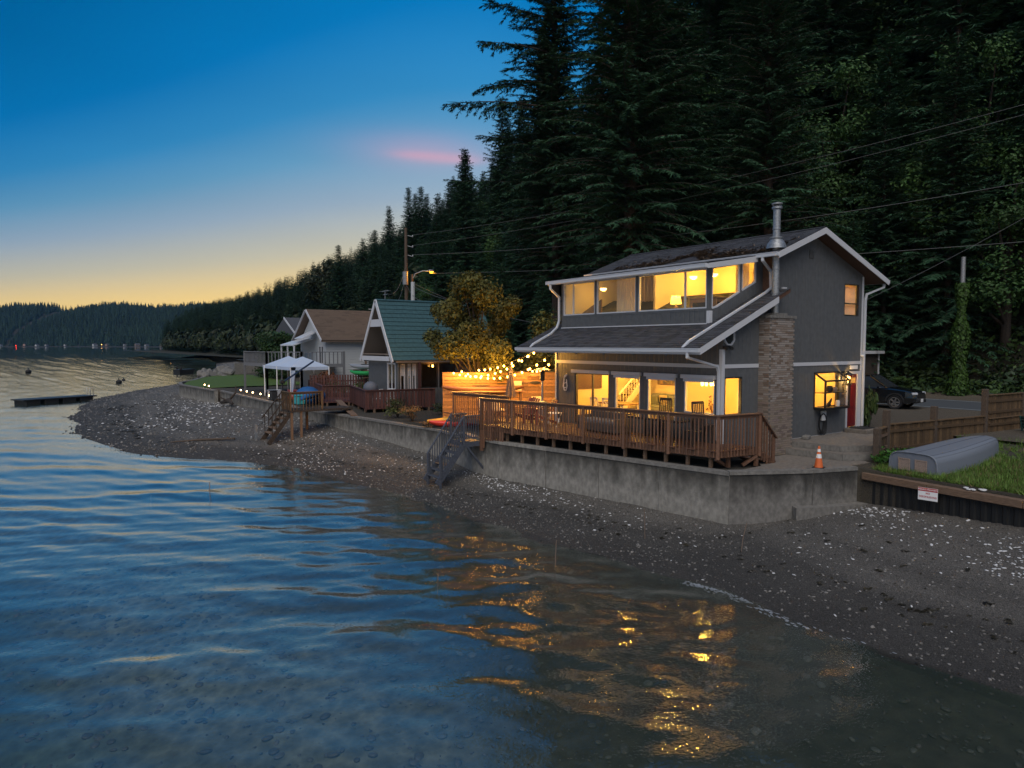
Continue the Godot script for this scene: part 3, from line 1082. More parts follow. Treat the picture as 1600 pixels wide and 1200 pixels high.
	for i in 2200:
		var z := lerpf(-7.3, 0.2, pow(rng.randf(), 0.75))
		var x := 2.2 + absf(rng.randfn()) * 0.5 + 0.35 * sin(z * 1.3) + .25 * sin(z * 3.1)
		if x < 2.14: continue
		at.append(Transform3D(Basis.from_euler(Vector3(rng.randf_range(-.2, .2), rng.randf() * TAU, rng.randf_range(-.2, .4))).scaled(Vector3.ONE * rng.randf_range(.5, 1.5)), Vector3(x, main_y(x) + rng.randf_range(.02, .04), z)))
		var k := rng.randf_range(.5, 1.3)
		tint.append(Color(.2 * k, .145 * k, .1 * k))
	many(h, "needle_litter", bits.mesh(), "leaf", at, tint)


func greenhouse_window(h: Node3D) -> void:
	var x0 := 5.14
	var x1 := 6.72
	var y0 := 3.36
	var fr := MB.new()
	var d := 0.42
	var P := [Vector3(x0, y0, 0), Vector3(x1, y0, 0), Vector3(x1, y0, d), Vector3(x0, y0, d), Vector3(x0, 4.6, 0), Vector3(x1, 4.6, 0), Vector3(x1, 4.32, d), Vector3(x0, 4.32, d)]
	for e in [[0, 3], [1, 2], [2, 3], [3, 7], [2, 6], [6, 7], [7, 4], [6, 5], [4, 5], [0, 4], [1, 5], [0, 1]]:
		fr.bar(P[e[0]], P[e[1]], 0.055, 0.055, Vector3.UP if absf(P[e[0]].y - P[e[1]].y) < .5 else Vector3(1, 0, 0))
	fr.bx(x0, y0 - 0.06, 0.0, x1, y0 + 0.005, d)
	var g := part(h, "garden_window", fr, "black_frame")
	for q in [[3, 2, 6, 7], [0, 3, 7, 4], [1, 2, 6, 5], [7, 6, 5, 4]]:
		var pane := MB.new()
		pane.face(P[q[0]], P[q[1]], P[q[2]], P[q[3]], Vector3(0, .3, 1))
		part(g, "pane", pane, "glass")
	var sh := MB.new()
	sh.bx(x0 + 0.03, 3.88, 0.0, x1 - 0.03, 3.905, 0.36)
	part(g, "shelf", sh, "black_frame")


func front_door(h: Node3D) -> void:
	var fr := MB.new()
	fr.bx(7.26, 2.5, -0.1, 7.34, 4.6, 0.03)
	fr.bx(8.02, 2.5, -0.1, 8.19, 4.6, 0.03)
	fr.bx(7.34, 4.5, -0.1, 8.02, 4.6, 0.03)
	part(h, "door_frame", fr, "trim")
	var b := MB.new()
	b.bx(7.34, 2.53, -0.06, 8.02, 4.5, -0.02)
	for r in [[7.41, 2.62, 7.65, 3.15], [7.71, 2.62, 7.95, 3.15], [7.41, 3.24, 7.65, 4.05], [7.71, 3.24, 7.95, 4.05]]:
		b.frame(r[0], r[1], r[2], r[3], 0.025, -0.02, -0.008)
		b.bx(r[0] + .06, r[1] + .06, -0.02, r[2] - .06, r[3] - .06, -0.01)
	var door := part(h, "door", b, "door_red")
	for k in 4:
		var p := MB.new()
		p.bx(7.42 + k * 0.135, 4.16, -0.02, 7.42 + k * 0.135 + 0.11, 4.36, -0.012)
		part(door, "door_light", p, mat("door_glow", lin(.3, .2, .08), .2, {"glow": Color(1, .66, .25), "power": .35}) if k == 0 else M["door_glow"])
	var hd := MB.new()
	hd.tube([Vector3(7.4, 3.42, 0.03), Vector3(7.4, 3.58, 0.03)], 0.012)
	hd.ball(Vector3(7.4, 3.5, 0.0), Vector3(.03, .03, .02), 5, 8)
	part(door, "handle", hd, "steel")


func downspouts(h: Node3D) -> void:
	var runs := [
		[Vector3(-0.44, 8.0, -8.0), Vector3(-0.44, 7.82, -8.0), Vector3(0.03, 7.5, -8.02), Vector3(0.03, 6.55, -8.02), Vector3(-0.12, 6.28, -7.98), Vector3(-0.5, low_y(-.5) + .06, -7.86), Vector3(-1.5, low_y(-1.5) + .06, -7.74), Vector3(-1.64, low_y(-1.6) - .02, -7.73)],
		[Vector3(2.04, 8.46, -0.05), Vector3(2.04, 8.34, -0.05), Vector3(2.7, 8.05, -0.2), Vector3(2.78, 7.5, -0.22), Vector3(2.5, low_y(2.5) + .07, -0.2), Vector3(-1.36, low_y(-1.36) + .07, -0.2), Vector3(-1.62, low_y(-1.6) - .02, -0.2)],
		[Vector3(-1.67, 5.38, 0.03), Vector3(-1.67, 5.22, 0.03), Vector3(-0.16, 4.92, -0.06), Vector3(-0.08, 4.75, -0.07), Vector3(-0.08, 2.6, -0.07)],
		[Vector3(9.1, 7.9, 0.38), Vector3(9.1, 7.78, 0.36), Vector3(8.42, 7.5, 0.07), Vector3(8.36, 7.3, 0.06), Vector3(8.36, 2.5, 0.06)],
	]
	for r in runs:
		var d := MB.new()
		for i in r.size() - 1:
			d.bar(r[i], r[i + 1], 0.085, 0.07, Vector3.UP if absf((r[i + 1] - r[i]).normalized().y) < .95 else Vector3.RIGHT, 0.008)
			if i > 0: d.ball(r[i], Vector3(.052, .05, .052), 5, 8)
		part(h, "downspout", d, "gutter")


func house_fittings(h: Node3D) -> void:
	# octagonal attic port low on the gable
	var o := MB.new()
	var hole := MB.new()
	var c := Vector3(0.3, 5.84, 0.0)
	for k in 8:
		var a := Vector3(cos(TAU * (k + .5) / 8), sin(TAU * (k + .5) / 8), 0) * 0.26
		var b := Vector3(cos(TAU * (k + 1.5) / 8), sin(TAU * (k + 1.5) / 8), 0) * 0.26
		o.bar(c + a + Vector3(0, 0, .02), c + b + Vector3(0, 0, .02), 0.05, 0.05, Vector3(0, 0, 1))
		hole.tri_out(c + Vector3(0, 0, .006), c + a + Vector3(0, 0, .006), c + b + Vector3(0, 0, .006), Vector3(0, 0, 1))
	var port := part(h, "octagonal_port", o, "trim")
	part(port, "pane", hole, "glass_dark")
	var v := MB.new()
	for k in 6: v.bar(Vector3(4.62, 8.62 + k * .05, .02), Vector3(4.9, 8.62 + k * .05, .02), .03, .03)
	part(h, "gable_vent", v, "siding")
	var jb := MB.new()
	jb.bx(3.05, 7.28, 0.0, 3.28, 7.52, 0.05)
	part(h, "junction_cover", jb, "trim")
	# flood lights
	var f := MB.new()
	f.bx(0.0, 5.48, 0.0, 0.3, 5.56, 0.08)
	for k in [0.02, 0.28]: f.lathe(Vector3(k, 5.46, 0.14), [Vector2(.03, -.03), Vector2(.05, -.01), Vector2(.06, .05), Vector2(.02, .08)], 8)
	part(h, "flood_light", f, "dark_metal")
	var g := MB.new()
	g.ball(Vector3(-0.5, 5.5, -2.2), Vector3(.06, .04, .06), 5, 8)
	for s in [-1, 1]:
		g.bar(Vector3(-.5, 5.48, -2.2), Vector3(-.6, 5.4, -2.2 + s * .1), .02, .02)
		g.lathe(Vector3(-.62, 5.36, -2.2 + s * .11), [Vector2(.065, -.03), Vector2(.06, .02), Vector2(.025, .07)], 10)
	part(h, "motion_light", g, "white_paint")
	# white scrolled wall ornament by the sliding door
	var w := MB.new()
	w.tube([Vector3(-.03, 4.4, -7.52), Vector3(-.03, 4.32, -7.6), Vector3(-.03, 3.95, -7.66), Vector3(-.03, 3.78, -7.6), Vector3(-.03, 3.78, -7.47), Vector3(-.03, 3.95, -7.43), Vector3(-.03, 4.22, -7.47)], .022, 6)
	w.tube([Vector3(-.03, 4.05, -7.62), Vector3(-.03, 4.1, -7.46)], .016, 6)
	w.tube([Vector3(-.03, 3.88, -7.63), Vector3(-.03, 3.9, -7.45)], .016, 6)
	for k in 3: w.ball(Vector3(-.03, 4.34 + k * .03, -7.56 + k * .05), Vector3(.02, .05, .035), 5, 8)
	var orn := single("wall_ornament", w, "white_paint", "white scrolled anchor-like ornament hung on the grey wall left of the sliding door", "wall ornament")
	# house number board and digits (illegible strip in the picture)
	var ab := MB.new()
	ab.bx(7.45, 4.68, 0.02, 7.98, 4.82, 0.045, .005)
	single("address_board", ab, "white_paint", "small white address board above the red front door", "sign")
	var lets := MB.new()
	for k in 3: lets.frame(6.98, 3.62 + k * .2, 7.08, 3.77 + k * .2, .025, 0.0, 0.015)
	part(h, "house_number", lets, "bronze_frame")
	var cm := MB.new()
	cm.ball(Vector3(8.2, 5.18, .09), Vector3(.05, .05, .06), 6, 10)
	cm.bx(8.17, 5.15, .025, 8.23, 5.21, .06)
	part(h, "camera_dome", cm, "white_paint")
	# porch lantern
	var L := thing("porch_lantern", "lit lantern on the wall between the garden window and the red door", "wall lamp", "", Vector3(6.98, 4.3, 0.0))
	L.scale = Vector3(1.45, 1.35, 1.6)
	var s := MB.new()
	s.bx(-.06, -.02, 0, .06, .24, .025, .005)
	s.bar(Vector3(0, .2, .02), Vector3(0, .24, .15), .02, .02)
	s.lathe(Vector3(0, .14, .15), [Vector2(.01, .09), Vector2(.1, .02), Vector2(.11, 0), Vector2(.09, 0)], 6)
	for k in 6:
		var a := TAU * k / 6
		s.bar(Vector3(cos(a) * .09, .14, .15 + sin(a) * .09), Vector3(cos(a) * .065, -.1, .15 + sin(a) * .065), .012, .012)
	s.lathe(Vector3(0, -.1, .15), [Vector2(.07, 0), Vector2(.07, -.02), Vector2(.01, -.06)], 6)
	part(L, "bracket", s, "dark_metal")
	var bl := MB.new()
	bl.ball(Vector3(0, .02, .15), Vector3(.05, .085, .05), 8, 12)
	part(L, "bulb", bl, mat("bulb_glow", Color(1, .8, .45), .5, {"glow": Color(1, .72, .32), "power": 9.0}))
	lamp(L, Vector3(0, .02, .15), 0.6, Color(1, .78, .42), .04, 8)
	# charging box with a coiled cable
	var E := thing("car_charger", "white charging box with a coiled black cable on the grey wall below the garden window", "car charger", "", Vector3(5.68, 2.95, 0.0))
	var cb := MB.new()
	cb.box(Vector3(0, .1, .06), Vector3(.24, .36, .11), Basis(), .04)
	part(E, "case", cb, "white_paint")
	var cable := MB.new()
	for k in 5:
		var loop := []
		for i in 25:
			var a := TAU * i / 24.0
			loop.append(Vector3(-.12 + (.17 + .015 * k) * sin(a), -.17 + (.28 + .02 * k) * cos(a), .05 + .02 * k))
		cable.tube(loop, .014, 6)
	cable.tube([Vector3(.1, -.08, .07), Vector3(.2, -.3, .08), Vector3(.12, -.52, .1), Vector3(-.05, -.6, .1)], .014, 6)
	part(E, "cable", cable, "rubber")


func chimney() -> void:
	var h := thing("brick_chimney", "weathered brick chimney stack with a tall steel flue against the grey gable", "chimney")
	var x0 := 1.86
	var x1 := 3.22
	var d := 0.4
	var y0 := 1.95
	var y1 := 6.46
	var core := MB.new()
	core.bx(x0 + .014, y0, 0.0, x1 - .014, y1, d - .014)
	part(h, "mortar_core", core, "mortar")
	var meshes := []
	for k in 4:
		var b := MB.new()
		b.box(Vector3.ZERO, Vector3(.205 + .008 * (k % 2), .06, .09), Basis.from_euler(Vector3(0, 0, .006 * (k - 1.5))), .005)
		meshes.append(b.mesh())
	var count := 0
	var cs := 0.0715
	var rows := int((y1 - y0) / cs)
	var extra := []
	for r in rows:
		var y := y1 - (r + .5) * cs
		var off := 0.1 if r % 2 else 0.0
		var n := 6
		for k in 7:
			var x := x0 + .1025 + k * .2135 - off
			if x < x0 + .05 or x > x1 - .05: continue
			put_brick(h, meshes, Vector3(clampf(x, x0 + .1025, x1 - .1025), y, d - .04), 0.0, count, r, extra)
			count += 1
		for k in 2:
			put_brick(h, meshes, Vector3(x0 + .04, y, .1 + k * .2 - off * .3), PI / 2, count, r, extra)
			count += 1
	var left := MB.new()
	for e in extra:
		var k := rng.randf_range(.6, 1.35)
		left.col = Color(k, k * rng.randf_range(.93, 1.04), k * rng.randf_range(.86, 1.08))
		left.box(e[0], Vector3(.205, .06, .09), Basis(Vector3.UP, e[1]), .005)
	if extra.size() > 0: part(h, "brickwork", left, "brick_mixed", "stuff")
	var cap := MB.new()
	cap.prism([Vector2(x0 - .05, -.02), Vector2(x1 + .05, -.02), Vector2(x1 + .05, d + .05), Vector2(x0 - .05, d + .05)], y1, y1 + .09, "xz")
	cap.prism([Vector2(2.1, 0.0), Vector2(3.1, 0.0), Vector2(2.9, d - .05), Vector2(2.15, d - .05)], y1 + .09, y1 + .17, "xz")
	part(h, "cap", cap, "concrete_dark")
	var c := Vector3(2.4, 0, .2)
	var fl := MB.new()
	fl.lathe(c, [Vector2(.12, 6.6), Vector2(.12, 10.05)], 10)
	for y in [7.3, 8.05, 9.35]: fl.lathe(c, [Vector2(.12, y - .03), Vector2(.133, y - .02), Vector2(.133, y + .02), Vector2(.12, y + .03)], 10)
	fl.lathe(c, [Vector2(.12, 9.98), Vector2(.17, 10.0), Vector2(.17, 10.06), Vector2(.12, 10.08)], 10)
	fl.lathe(c, [Vector2(.16, 10.13), Vector2(.175, 10.14), Vector2(.175, 10.18), Vector2(.02, 10.22)], 10)
	for k in 4: fl.bar(c + Vector3(cos(k * PI / 2 + .4) * .12, 10.05, sin(k * PI / 2 + .4) * .12), c + Vector3(cos(k * PI / 2 + .4) * .17, 10.15, sin(k * PI / 2 + .4) * .17), .02, .02)
	part(h, "flue", fl, "galvanised")
	var fs := MB.new()
	fs.lathe(c, [Vector2(.33, 8.72), Vector2(.3, 8.86), Vector2(.19, 9.02), Vector2(.22, 9.05), Vector2(.22, 9.08), Vector2(.16, 9.1)], 10)
	part(h, "flashing", fs, "galvanised")


func put_brick(h: Node3D, meshes: Array, at: Vector3, turn: float, count: int, row: int, extra: Array) -> void:
	if count >= 300:
		extra.append([at, turn])
		return
	var o := MeshInstance3D.new()
	o.name = "brick"
	o.mesh = meshes[rng.randi() % 4]
	var k := rng.randf()
	o.material_override = M["brick_pale"] if k < .42 else (M["brick"] if k < .8 else M["brick_dark"])
	o.position = at + Vector3(rng.randf_range(-.003, .003), 0, rng.randf_range(-.004, .004))
	o.rotation.y = turn
	h.add_child(o, true)


# ------------------------------------------------------------------ what shows through the lit windows
func cottage_rooms() -> void:
	var warm := Color(1, .745, .29)
	var W0 := -8.06
	var inner := MB.new()
	# linings and partitions (2 cm inside the outer walls)
	inner.wall(W0, FL, -.14, 4.9, [[-7.0, 2.53, -5.07, 4.52], [-4.75, 3.02, -3.48, 4.5], [-3.13, 3.02, -1.86, 4.5], [-1.5, 3.38, -.27, 4.5]], .142, .17, "zy")
	inner.wall(.17, FL, 8.16, 4.9, [[.14, 3.36, 1.02, 4.58], [5.14, 3.36, 6.76, 4.6], [7.26, 2.5, 8.1, 4.6]], -.17, -.142)
	inner.bx(.17, FL, W0, 8.16, 4.9, W0 + .03)
	inner.wall(W0 + .03, FL, -.17, 4.9, [[-1.55, FL + .01, -.7, 4.55]], 5.1, 5.2, "zy")
	inner.bx(5.2, FL, -4.1, 8.14, 4.9, -4.0)
	inner.bx(8.12, FL, W0 + .03, 8.15, 4.9, -.17)
	inner.bx(.17, 4.86, W0 + .03, 8.12, 4.898, -.17)
	var room := thing("ground_floor_room", "cream painted rooms seen through the lit ground floor windows", "room interior")
	part(room, "lining", inner, "cream_wall")
	# staircase rising along the far wall
	var st := thing("staircase", "white painted indoor staircase with dark treads seen through the second front window", "staircase")
	var str_ := MB.new()
	str_.bar(Vector3(2.6, 2.66, -7.2), Vector3(5.0, 4.85, -7.2), .05, .26)
	str_.bar(Vector3(2.6, 3.5, -7.2), Vector3(4.2, 4.84, -7.2), .05, .06)
	part(st, "stringer", str_, "white_paint")
	for k in 9:
		var t := MB.new()
		t.bx(2.65 + k * .26, 2.7 + k * .24, -8.0, 2.95 + k * .26, 2.74 + k * .24, -7.22)
		part(st, "tread", t, "bronze_frame")
	for k in 10:
		var t := MB.new()
		t.bar(Vector3(2.7 + k * .16, 2.8 + k * .15, -7.2), Vector3(2.7 + k * .16, 3.55 + k * .132, -7.2), .03, .03)
		part(st, "baluster", t, "white_paint")
	var wh := MB.new()
	wh.bx(.7, 3.75, -8.02, 2.35, 4.83, -7.96, .01)
	single("wall_hanging", wh, "rail_wood_0", "dark brown wall panel seen through the right half of the sliding door", "wall panel")
	# picture on the partition, sideboard under it
	var pic := thing("framed_picture", "wide framed landscape picture on the cream wall seen through the third front window", "picture")
	var pf := MB.new()
	pf.bx(5.05, 3.85, -7.3, 5.1, 4.55, -5.9)
	part(pic, "frame", pf, "rail_wood_1")
	var pm := noise_tex(.02, lin(.05, .06, .09), lin(.5, .3, .12), 41, 256, 4)
	var pp := MB.new()
	pp.bx(5.04, 3.89, -7.26, 5.049, 4.51, -5.94)
	part(pic, "canvas", pp, mat("painting", Color(1, 1, 1), .7, {"tex": pm, "scale": Vector3(.7, .7, .7)}))
	var sb := thing("sofa", "blue and grey striped sofa below the framed picture", "sofa")
	var sm := MB.new()
	sm.box(Vector3(4.55, 2.78, -6.6), Vector3(.9, .5, 1.7), Basis(), .06)
	sm.box(Vector3(4.9, 3.2, -6.6), Vector3(.25, .55, 1.7), Basis(), .06)
	part(sb, "frame", sm, mat("sofa_cloth", lin(.22, .25, .26), .9))
	for k in 3:
		var cu := MB.new()
		cu.box(Vector3(4.7, 3.22, -7.15 + k * .52), Vector3(.16, .42, .42), Basis(Vector3(0, 0, 1), .25), .06)
		part(sb, "cushion", cu, "curtain" if k == 1 else "sofa_cloth")
	# dining table and two crossed-back chairs behind the sliding door
	var tb := thing("dining_table", "indoor dining table behind the sliding glass door", "table", "", Vector3(1.7, FL, -6.3))
	var tm := MB.new()
	tm.box(Vector3(0, .74, 0), Vector3(.9, .05, 1.5), Basis(), .01)
	part(tb, "table_top", tm, "floor_wood")
	for s in [[-.4, -.65], [.4, -.65], [-.4, .65], [.4, .65]]:
		var l := MB.new()
		l.bx(s[0] - .035, 0, s[1] - .035, s[0] + .035, .72, s[1] + .035)
		part(tb, "leg", l, "white_paint")
	var ch := thing("dining_chair", "white crossed-back dining chair at the near end of the indoor table", "chair", "chairs at the indoor dining table", Vector3(1.0, FL, -6.7), 0)
	chair_parts(ch, "white_paint", true)
	dup(ch, "white crossed-back dining chair beside the other one, nearer the door jamb", Vector3(1.0, FL, -6.0))
	# chandelier
	var cd := thing("chandelier", "glowing round chandelier behind the right front window", "ceiling lamp", "", Vector3(1.5, 4.32, -1.75))
	var cr := MB.new()
	cr.tube([Vector3(0, .54, 0), Vector3(0, .1, 0)], .01, 6)
	cr.lathe(Vector3(0, .06, 0), [Vector2(.02, .06), Vector2(.26, .02), Vector2(.27, 0), Vector2(.25, 0)], 16)
	part(cd, "canopy", cr, "dark_metal")
	mat("shade_glow", Color(1, .85, .55), .6, {"glow": Color(1, .86, .52), "power": 3.2})
	for k in 7:
		var a := TAU * k / 7
		var gl := MB.new()
		gl.ball(Vector3(cos(a) * .2, -.06, sin(a) * .2), Vector3(.055, .08, .055), 6, 8)
		part(cd, "glass_globe", gl, "shade_glow")
	lamp(cd, Vector3(0, -.2, 0), 2.6, warm, .12, 10)
	# table lamp by the right window
	var tl := table_lamp("cream shaded table lamp glowing at the right edge of the right front window", Vector3(.75, FL, -.62), .62)
	var tbs := thing("side_table", "small side table carrying the lamp at the right front window", "table", "", Vector3(.75, FL, -.62))
	var q := MB.new()
	q.lathe(Vector3.ZERO, [Vector2(.18, 0), Vector2(.03, .03), Vector2(.03, .58), Vector2(.25, .6), Vector2(.25, .62), Vector2(0, .62)], 14)
	part(tbs, "table_top", q, "floor_wood")
	var vs := thing("potted_plant", "tall dried branches in a vase behind the right front window", "plant", "", Vector3(1.25, FL + .55, -1.3))
	var vm := MB.new()
	vm.lathe(Vector3.ZERO, [Vector2(.06, -.55), Vector2(.1, -.3), Vector2(.05, .05), Vector2(.06, .1)], 12)
	part(vs, "vase", vm, "dark_metal")
	var br := MB.new()
	for k in 26:
		var a := rng.randf() * TAU
		var e := Vector3(cos(a) * rng.randf_range(.05, .28), rng.randf_range(.3, .8), sin(a) * rng.randf_range(.05, .28))
		br.tube([Vector3(0, .05, 0), e * .6 + Vector3(0, .05, 0), e], .006, 4, false)
		br.ball(e, Vector3(.03, .035, .03), 4, 5)
	part(vs, "branch", br, "rail_wood_2", "stuff")
	# ceiling lamps of the ground floor
	for p in [Vector3(2.4, 4.78, -4.2), Vector3(2.6, 4.78, -6.6), Vector3(6.7, 4.78, -1.9), Vector3(3.9, 4.78, -1.6), Vector3(6.9, 4.78, -6.2)]:
		var c := thing("ceiling_lamp", "round ceiling lamp inside the ground floor of the grey cottage", "ceiling lamp", "ceiling lamps inside the cottage", p)
		var m := MB.new()
		m.lathe(Vector3.ZERO, [Vector2(.16, .07), Vector2(.17, .04), Vector2(.12, -.03), Vector2(.02, -.05)], 14)
		part(c, "diffuser", m, "shade_glow")
		lamp(c, Vector3(0, -.14, 0), 2.5, warm, .1, 10)
	# things on the garden window shelves
	var potm := MB.new()
	potm.lathe(Vector3.ZERO, [Vector2(.05, 0), Vector2(.11, .03), Vector2(.12, .16), Vector2(.09, .2), Vector2(.1, .22)], 12)
	var pot := single("flower_pot", potm, "dark_metal", "dark round pot on the upper shelf of the garden window", "pot")
	pot.position = Vector3(5.8, 3.905, .2)
	var cupm := MB.new()
	cupm.lathe(Vector3.ZERO, [Vector2(.06, 0), Vector2(.09, .1), Vector2(.07, .17)], 12)
	var cup := single("pitcher", cupm, "brick", "small clay pitcher beside the dark pot in the garden window", "pitcher")
	cup.position = Vector3(6.15, 3.905, .2)
	var bird := MB.new()
	bird.tube([Vector3(-.2, .03, 0), Vector3(-.05, .1, 0), Vector3(.08, .2, 0), Vector3(.16, .3, 0)], [.02, .06, .045, .02], 8)
	bird.ball(Vector3(-.02, .08, 0), Vector3(.12, .075, .06), 6, 10)
	var bd := single("bird_figurine", bird, "dark_metal", "dark bird figurine on the sill of the garden window", "figurine")
	bd.position = Vector3(5.75, 3.37, .22)
	var jar := MB.new()
	jar.lathe(Vector3.ZERO, [Vector2(.07, 0), Vector2(.08, .18), Vector2(.05, .22)], 12)
	var jr := single("glass_jar", jar, "white_paint", "pale jar at the right end of the garden window sill", "jar")
	jr.position = Vector3(6.35, 3.37, .2)
	# kitchen units behind
	var k := thing("kitchen_cabinet", "white kitchen wall cabinets behind the garden window", "cabinet")
	for i in 3:
		var cabm := MB.new()
		cabm.bx(5.4 + i * .6, 4.0, -3.99, 5.97 + i * .6, 4.8, -3.65, .01)
		part(k, "cupboard_door", cabm, "white_paint")
	# upper room
	var up := thing("upper_room", "cream bedroom seen through the long row of upper windows", "room interior")
	var um := MB.new()
	um.bx(.2, 6.2, -7.85, 4.6, 6.3, -.7)
	um.bx(3.0, 6.3, -7.85, 4.6, 6.32, -.2)
	um.wall(-7.85, 6.3, -.25, 8.8, [], 4.5, 4.6, "zy")
	um.prism([Vector2(.22, 6.3), Vector2(4.5, 6.3), Vector2(4.5, 8.8), Vector2(2.86, 8.44), Vector2(.22, 8.04)], -7.85, -7.82)
	um.bx(2.98, 6.3, -.28, 4.5, 8.9, -.25)
	um.prism([Vector2(.2, 8.04), Vector2(2.86, 8.44), Vector2(4.5, 8.8), Vector2(4.5, 8.84), Vector2(2.86, 8.48), Vector2(.2, 8.08)], -7.85, -.72)
	um.prism([Vector2(2.9, 8.46), Vector2(4.5, 8.8), Vector2(4.5, 8.84), Vector2(2.9, 8.5)], -.72, -.25)
	um.prism([Vector2(1.5, 6.3), Vector2(4.5, 6.3), Vector2(4.5, 8.78), Vector2(2.86, 8.42), Vector2(1.5, 8.2)], -4.3, -4.2)
	part(up, "lining", um, "cream_wall")
	for c in [[2.55, -6.6, 1.3, "left"], [.5, -5.2, 1.2, "second"], [4.3, -2.3, 1.5, "right"], [2.7, -.95, .0, "side"]]:
		var cu := MB.new()
		var prev := Vector3()
		for i in 33:
			var t := i / 32.0
			var p: Vector3
			if c[3] == "side": p = Vector3(1.7 + t * .7, 0, -.82 + .035 * sin(t * 38))
			else: p = Vector3(c[0] + .04 * sin(t * 44), 0, c[1] + t * c[2])
			if i > 0: cu.face(Vector3(prev.x, 6.45, prev.z), Vector3(p.x, 6.45, p.z), Vector3(p.x, 8.1 if c[0] < 2 else 8.3, p.z), Vector3(prev.x, 8.1 if c[0] < 2 else 8.3, prev.z), Vector3(-1, 0, .1))
			prev = p
		single("curtain", cu, "curtain", {"left": "gathered cream curtain deep behind the left end of the upper windows", "second": "gathered cream curtain hanging at the second upper window from the left", "right": "gathered cream curtain behind the corner of the upper windows", "side": "gathered cream curtain at the slanted side window of the upper room"}[c[3]], "curtain", "curtains of the upper room")
	var hb := thing("dresser", "brown wooden dresser with a dark panel below the corner of the upper windows", "dresser", "", Vector3(1.0, 6.3, -1.2))
	var hm := MB.new()
	hm.bx(-.25, 0, -.75, .25, .82, .35, .01)
	hm.bx(-.28, .82, -.79, .28, .86, .39, .008)
	part(hb, "case", hm, "floor_wood")
	var hp := MB.new()
	hp.bx(-.262, .1, -.6, -.251, .7, .2)
	hp.bx(-.2, .1, .351, .2, .7, .362)
	part(hb, "panel", hp, "black_frame")
	table_lamp("glowing drum-shaded lamp beside the dresser in the upper room", Vector3(.75, 6.3, -2.55), .45, .2)
	table_lamp("second glowing lamp deep in the upper room behind the corner window", Vector3(3.7, 6.3, -1.1), .5, .16)
	var rl := thing("attic_railing", "slanted knotty pine half wall inside the left upper window", "half wall")
	var rm := MB.new()
	rm.prism([Vector2(-7.7, 6.3), Vector2(-6.1, 6.3), Vector2(-6.1, 7.35), Vector2(-7.2, 6.85)], .55, .6, "zy")
	part(rl, "panel", rm, "cedar_1")
	for p in [Vector3(1.7, 7.95, -2.6), Vector3(3.6, 8.2, -3.2), Vector3(1.4, 7.8, -6.9)]:
		var c := thing("ceiling_lamp", "round ceiling lamp inside the upper room of the grey cottage", "ceiling lamp", "ceiling lamps of the upper room", p)
		var m := MB.new()
		m.lathe(Vector3.ZERO, [Vector2(.13, .06), Vector2(.14, .03), Vector2(.1, -.03), Vector2(.02, -.05)], 14)
		part(c, "diffuser", m, "shade_glow")
		lamp(c, Vector3(0, -.12, 0), .95 if p.z > -6.0 else .26, warm, .08, 8)
	# back room behind the small upper window
	var bk := MB.new()
	bk.bx(6.6, 6.2, -2.0, 8.14, 6.25, -.15)
	bk.bx(6.6, 6.25, -2.0, 8.14, 8.1, -1.95)
	bk.bx(6.55, 6.2, -2.0, 6.6, 8.1, -.15)
	bk.bx(6.6, 8.05, -1.95, 8.14, 8.1, -.15)
	var br2 := thing("back_room", "small lit room behind the high gable window", "room interior")
	part(br2, "lining", bk, "cream_wall")
	var bm := MB.new()
	bm.ball(Vector3(7.5, 7.85, -1.1), Vector3(.09, .09, .09), 8, 12)
	var bb := single("ceiling_lamp", bm, "shade_glow", "round lamp in the small room behind the high gable window", "ceiling lamp")
	lamp(bb, Vector3(7.5, 7.7, -1.1), 1.6, warm, .08, 6)


func table_lamp(label: String, at: Vector3, stand: float, r := .16) -> Node3D:
	var t := thing("table_lamp", label, "table lamp", "", at)
	var b := MB.new()
	b.lathe(Vector3.ZERO, [Vector2(.09, stand), Vector2(.03, stand + .03), Vector2(.045, stand + .15), Vector2(.015, stand + .25), Vector2(.012, stand + .32)], 12)
	part(t, "base", b, "brick")
	var s := MB.new()
	s.lathe(Vector3(0, stand + .25, 0), [Vector2(r, 0), Vector2(r * .75, .28)], 18)
	part(t, "lamp_shade", s, mat("lamp_cloth", Color(1, .84, .55), .8, {"glow": Color(1, .72, .32), "power": 1.6, "back": Color(.8, .7, .5)}) if not M.has("lamp_cloth") else M["lamp_cloth"])
	lamp(t, Vector3(0, stand + .62, 0), .9, Color(1, .78, .36), .06, 6)
	return t


func chair_parts(t: Node3D, m: String, crossed: bool) -> void:
	var s := MB.new()
	s.box(Vector3(0, .45, 0), Vector3(.44, .035, .44), Basis(), .01)
	part(t, "seat", s, m)
	for p in [[-.19, -.19], [.19, -.19], [-.19, .19], [.19, .19]]:
		var l := MB.new()
		l.bx(p[0] - .018, 0, p[1] - .018, p[0] + .018, .435, p[1] + .018)
		part(t, "leg", l, m)
	var b := MB.new()
	for z in [-.2, .2]: b.bar(Vector3(-.2, .46, z), Vector3(-.26, .98, z), .035, .035)
	b.bar(Vector3(-.26, .97, -.2), Vector3(-.26, .97, .2), .04, .06)
	b.bar(Vector3(-.215, .58, -.2), Vector3(-.215, .58, .2), .03, .04)
	if crossed:
		b.bar(Vector3(-.22, .6, -.18), Vector3(-.255, .95, .18), .025, .03)
		b.bar(Vector3(-.22, .6, .18), Vector3(-.255, .95, -.18), .025, .03)
	else:
		for k in 5: b.bar(Vector3(-.218, .6, -.13 + k * .065), Vector3(-.257, .95, -.13 + k * .065), .028, .02)
	part(t, "backrest", b, m)


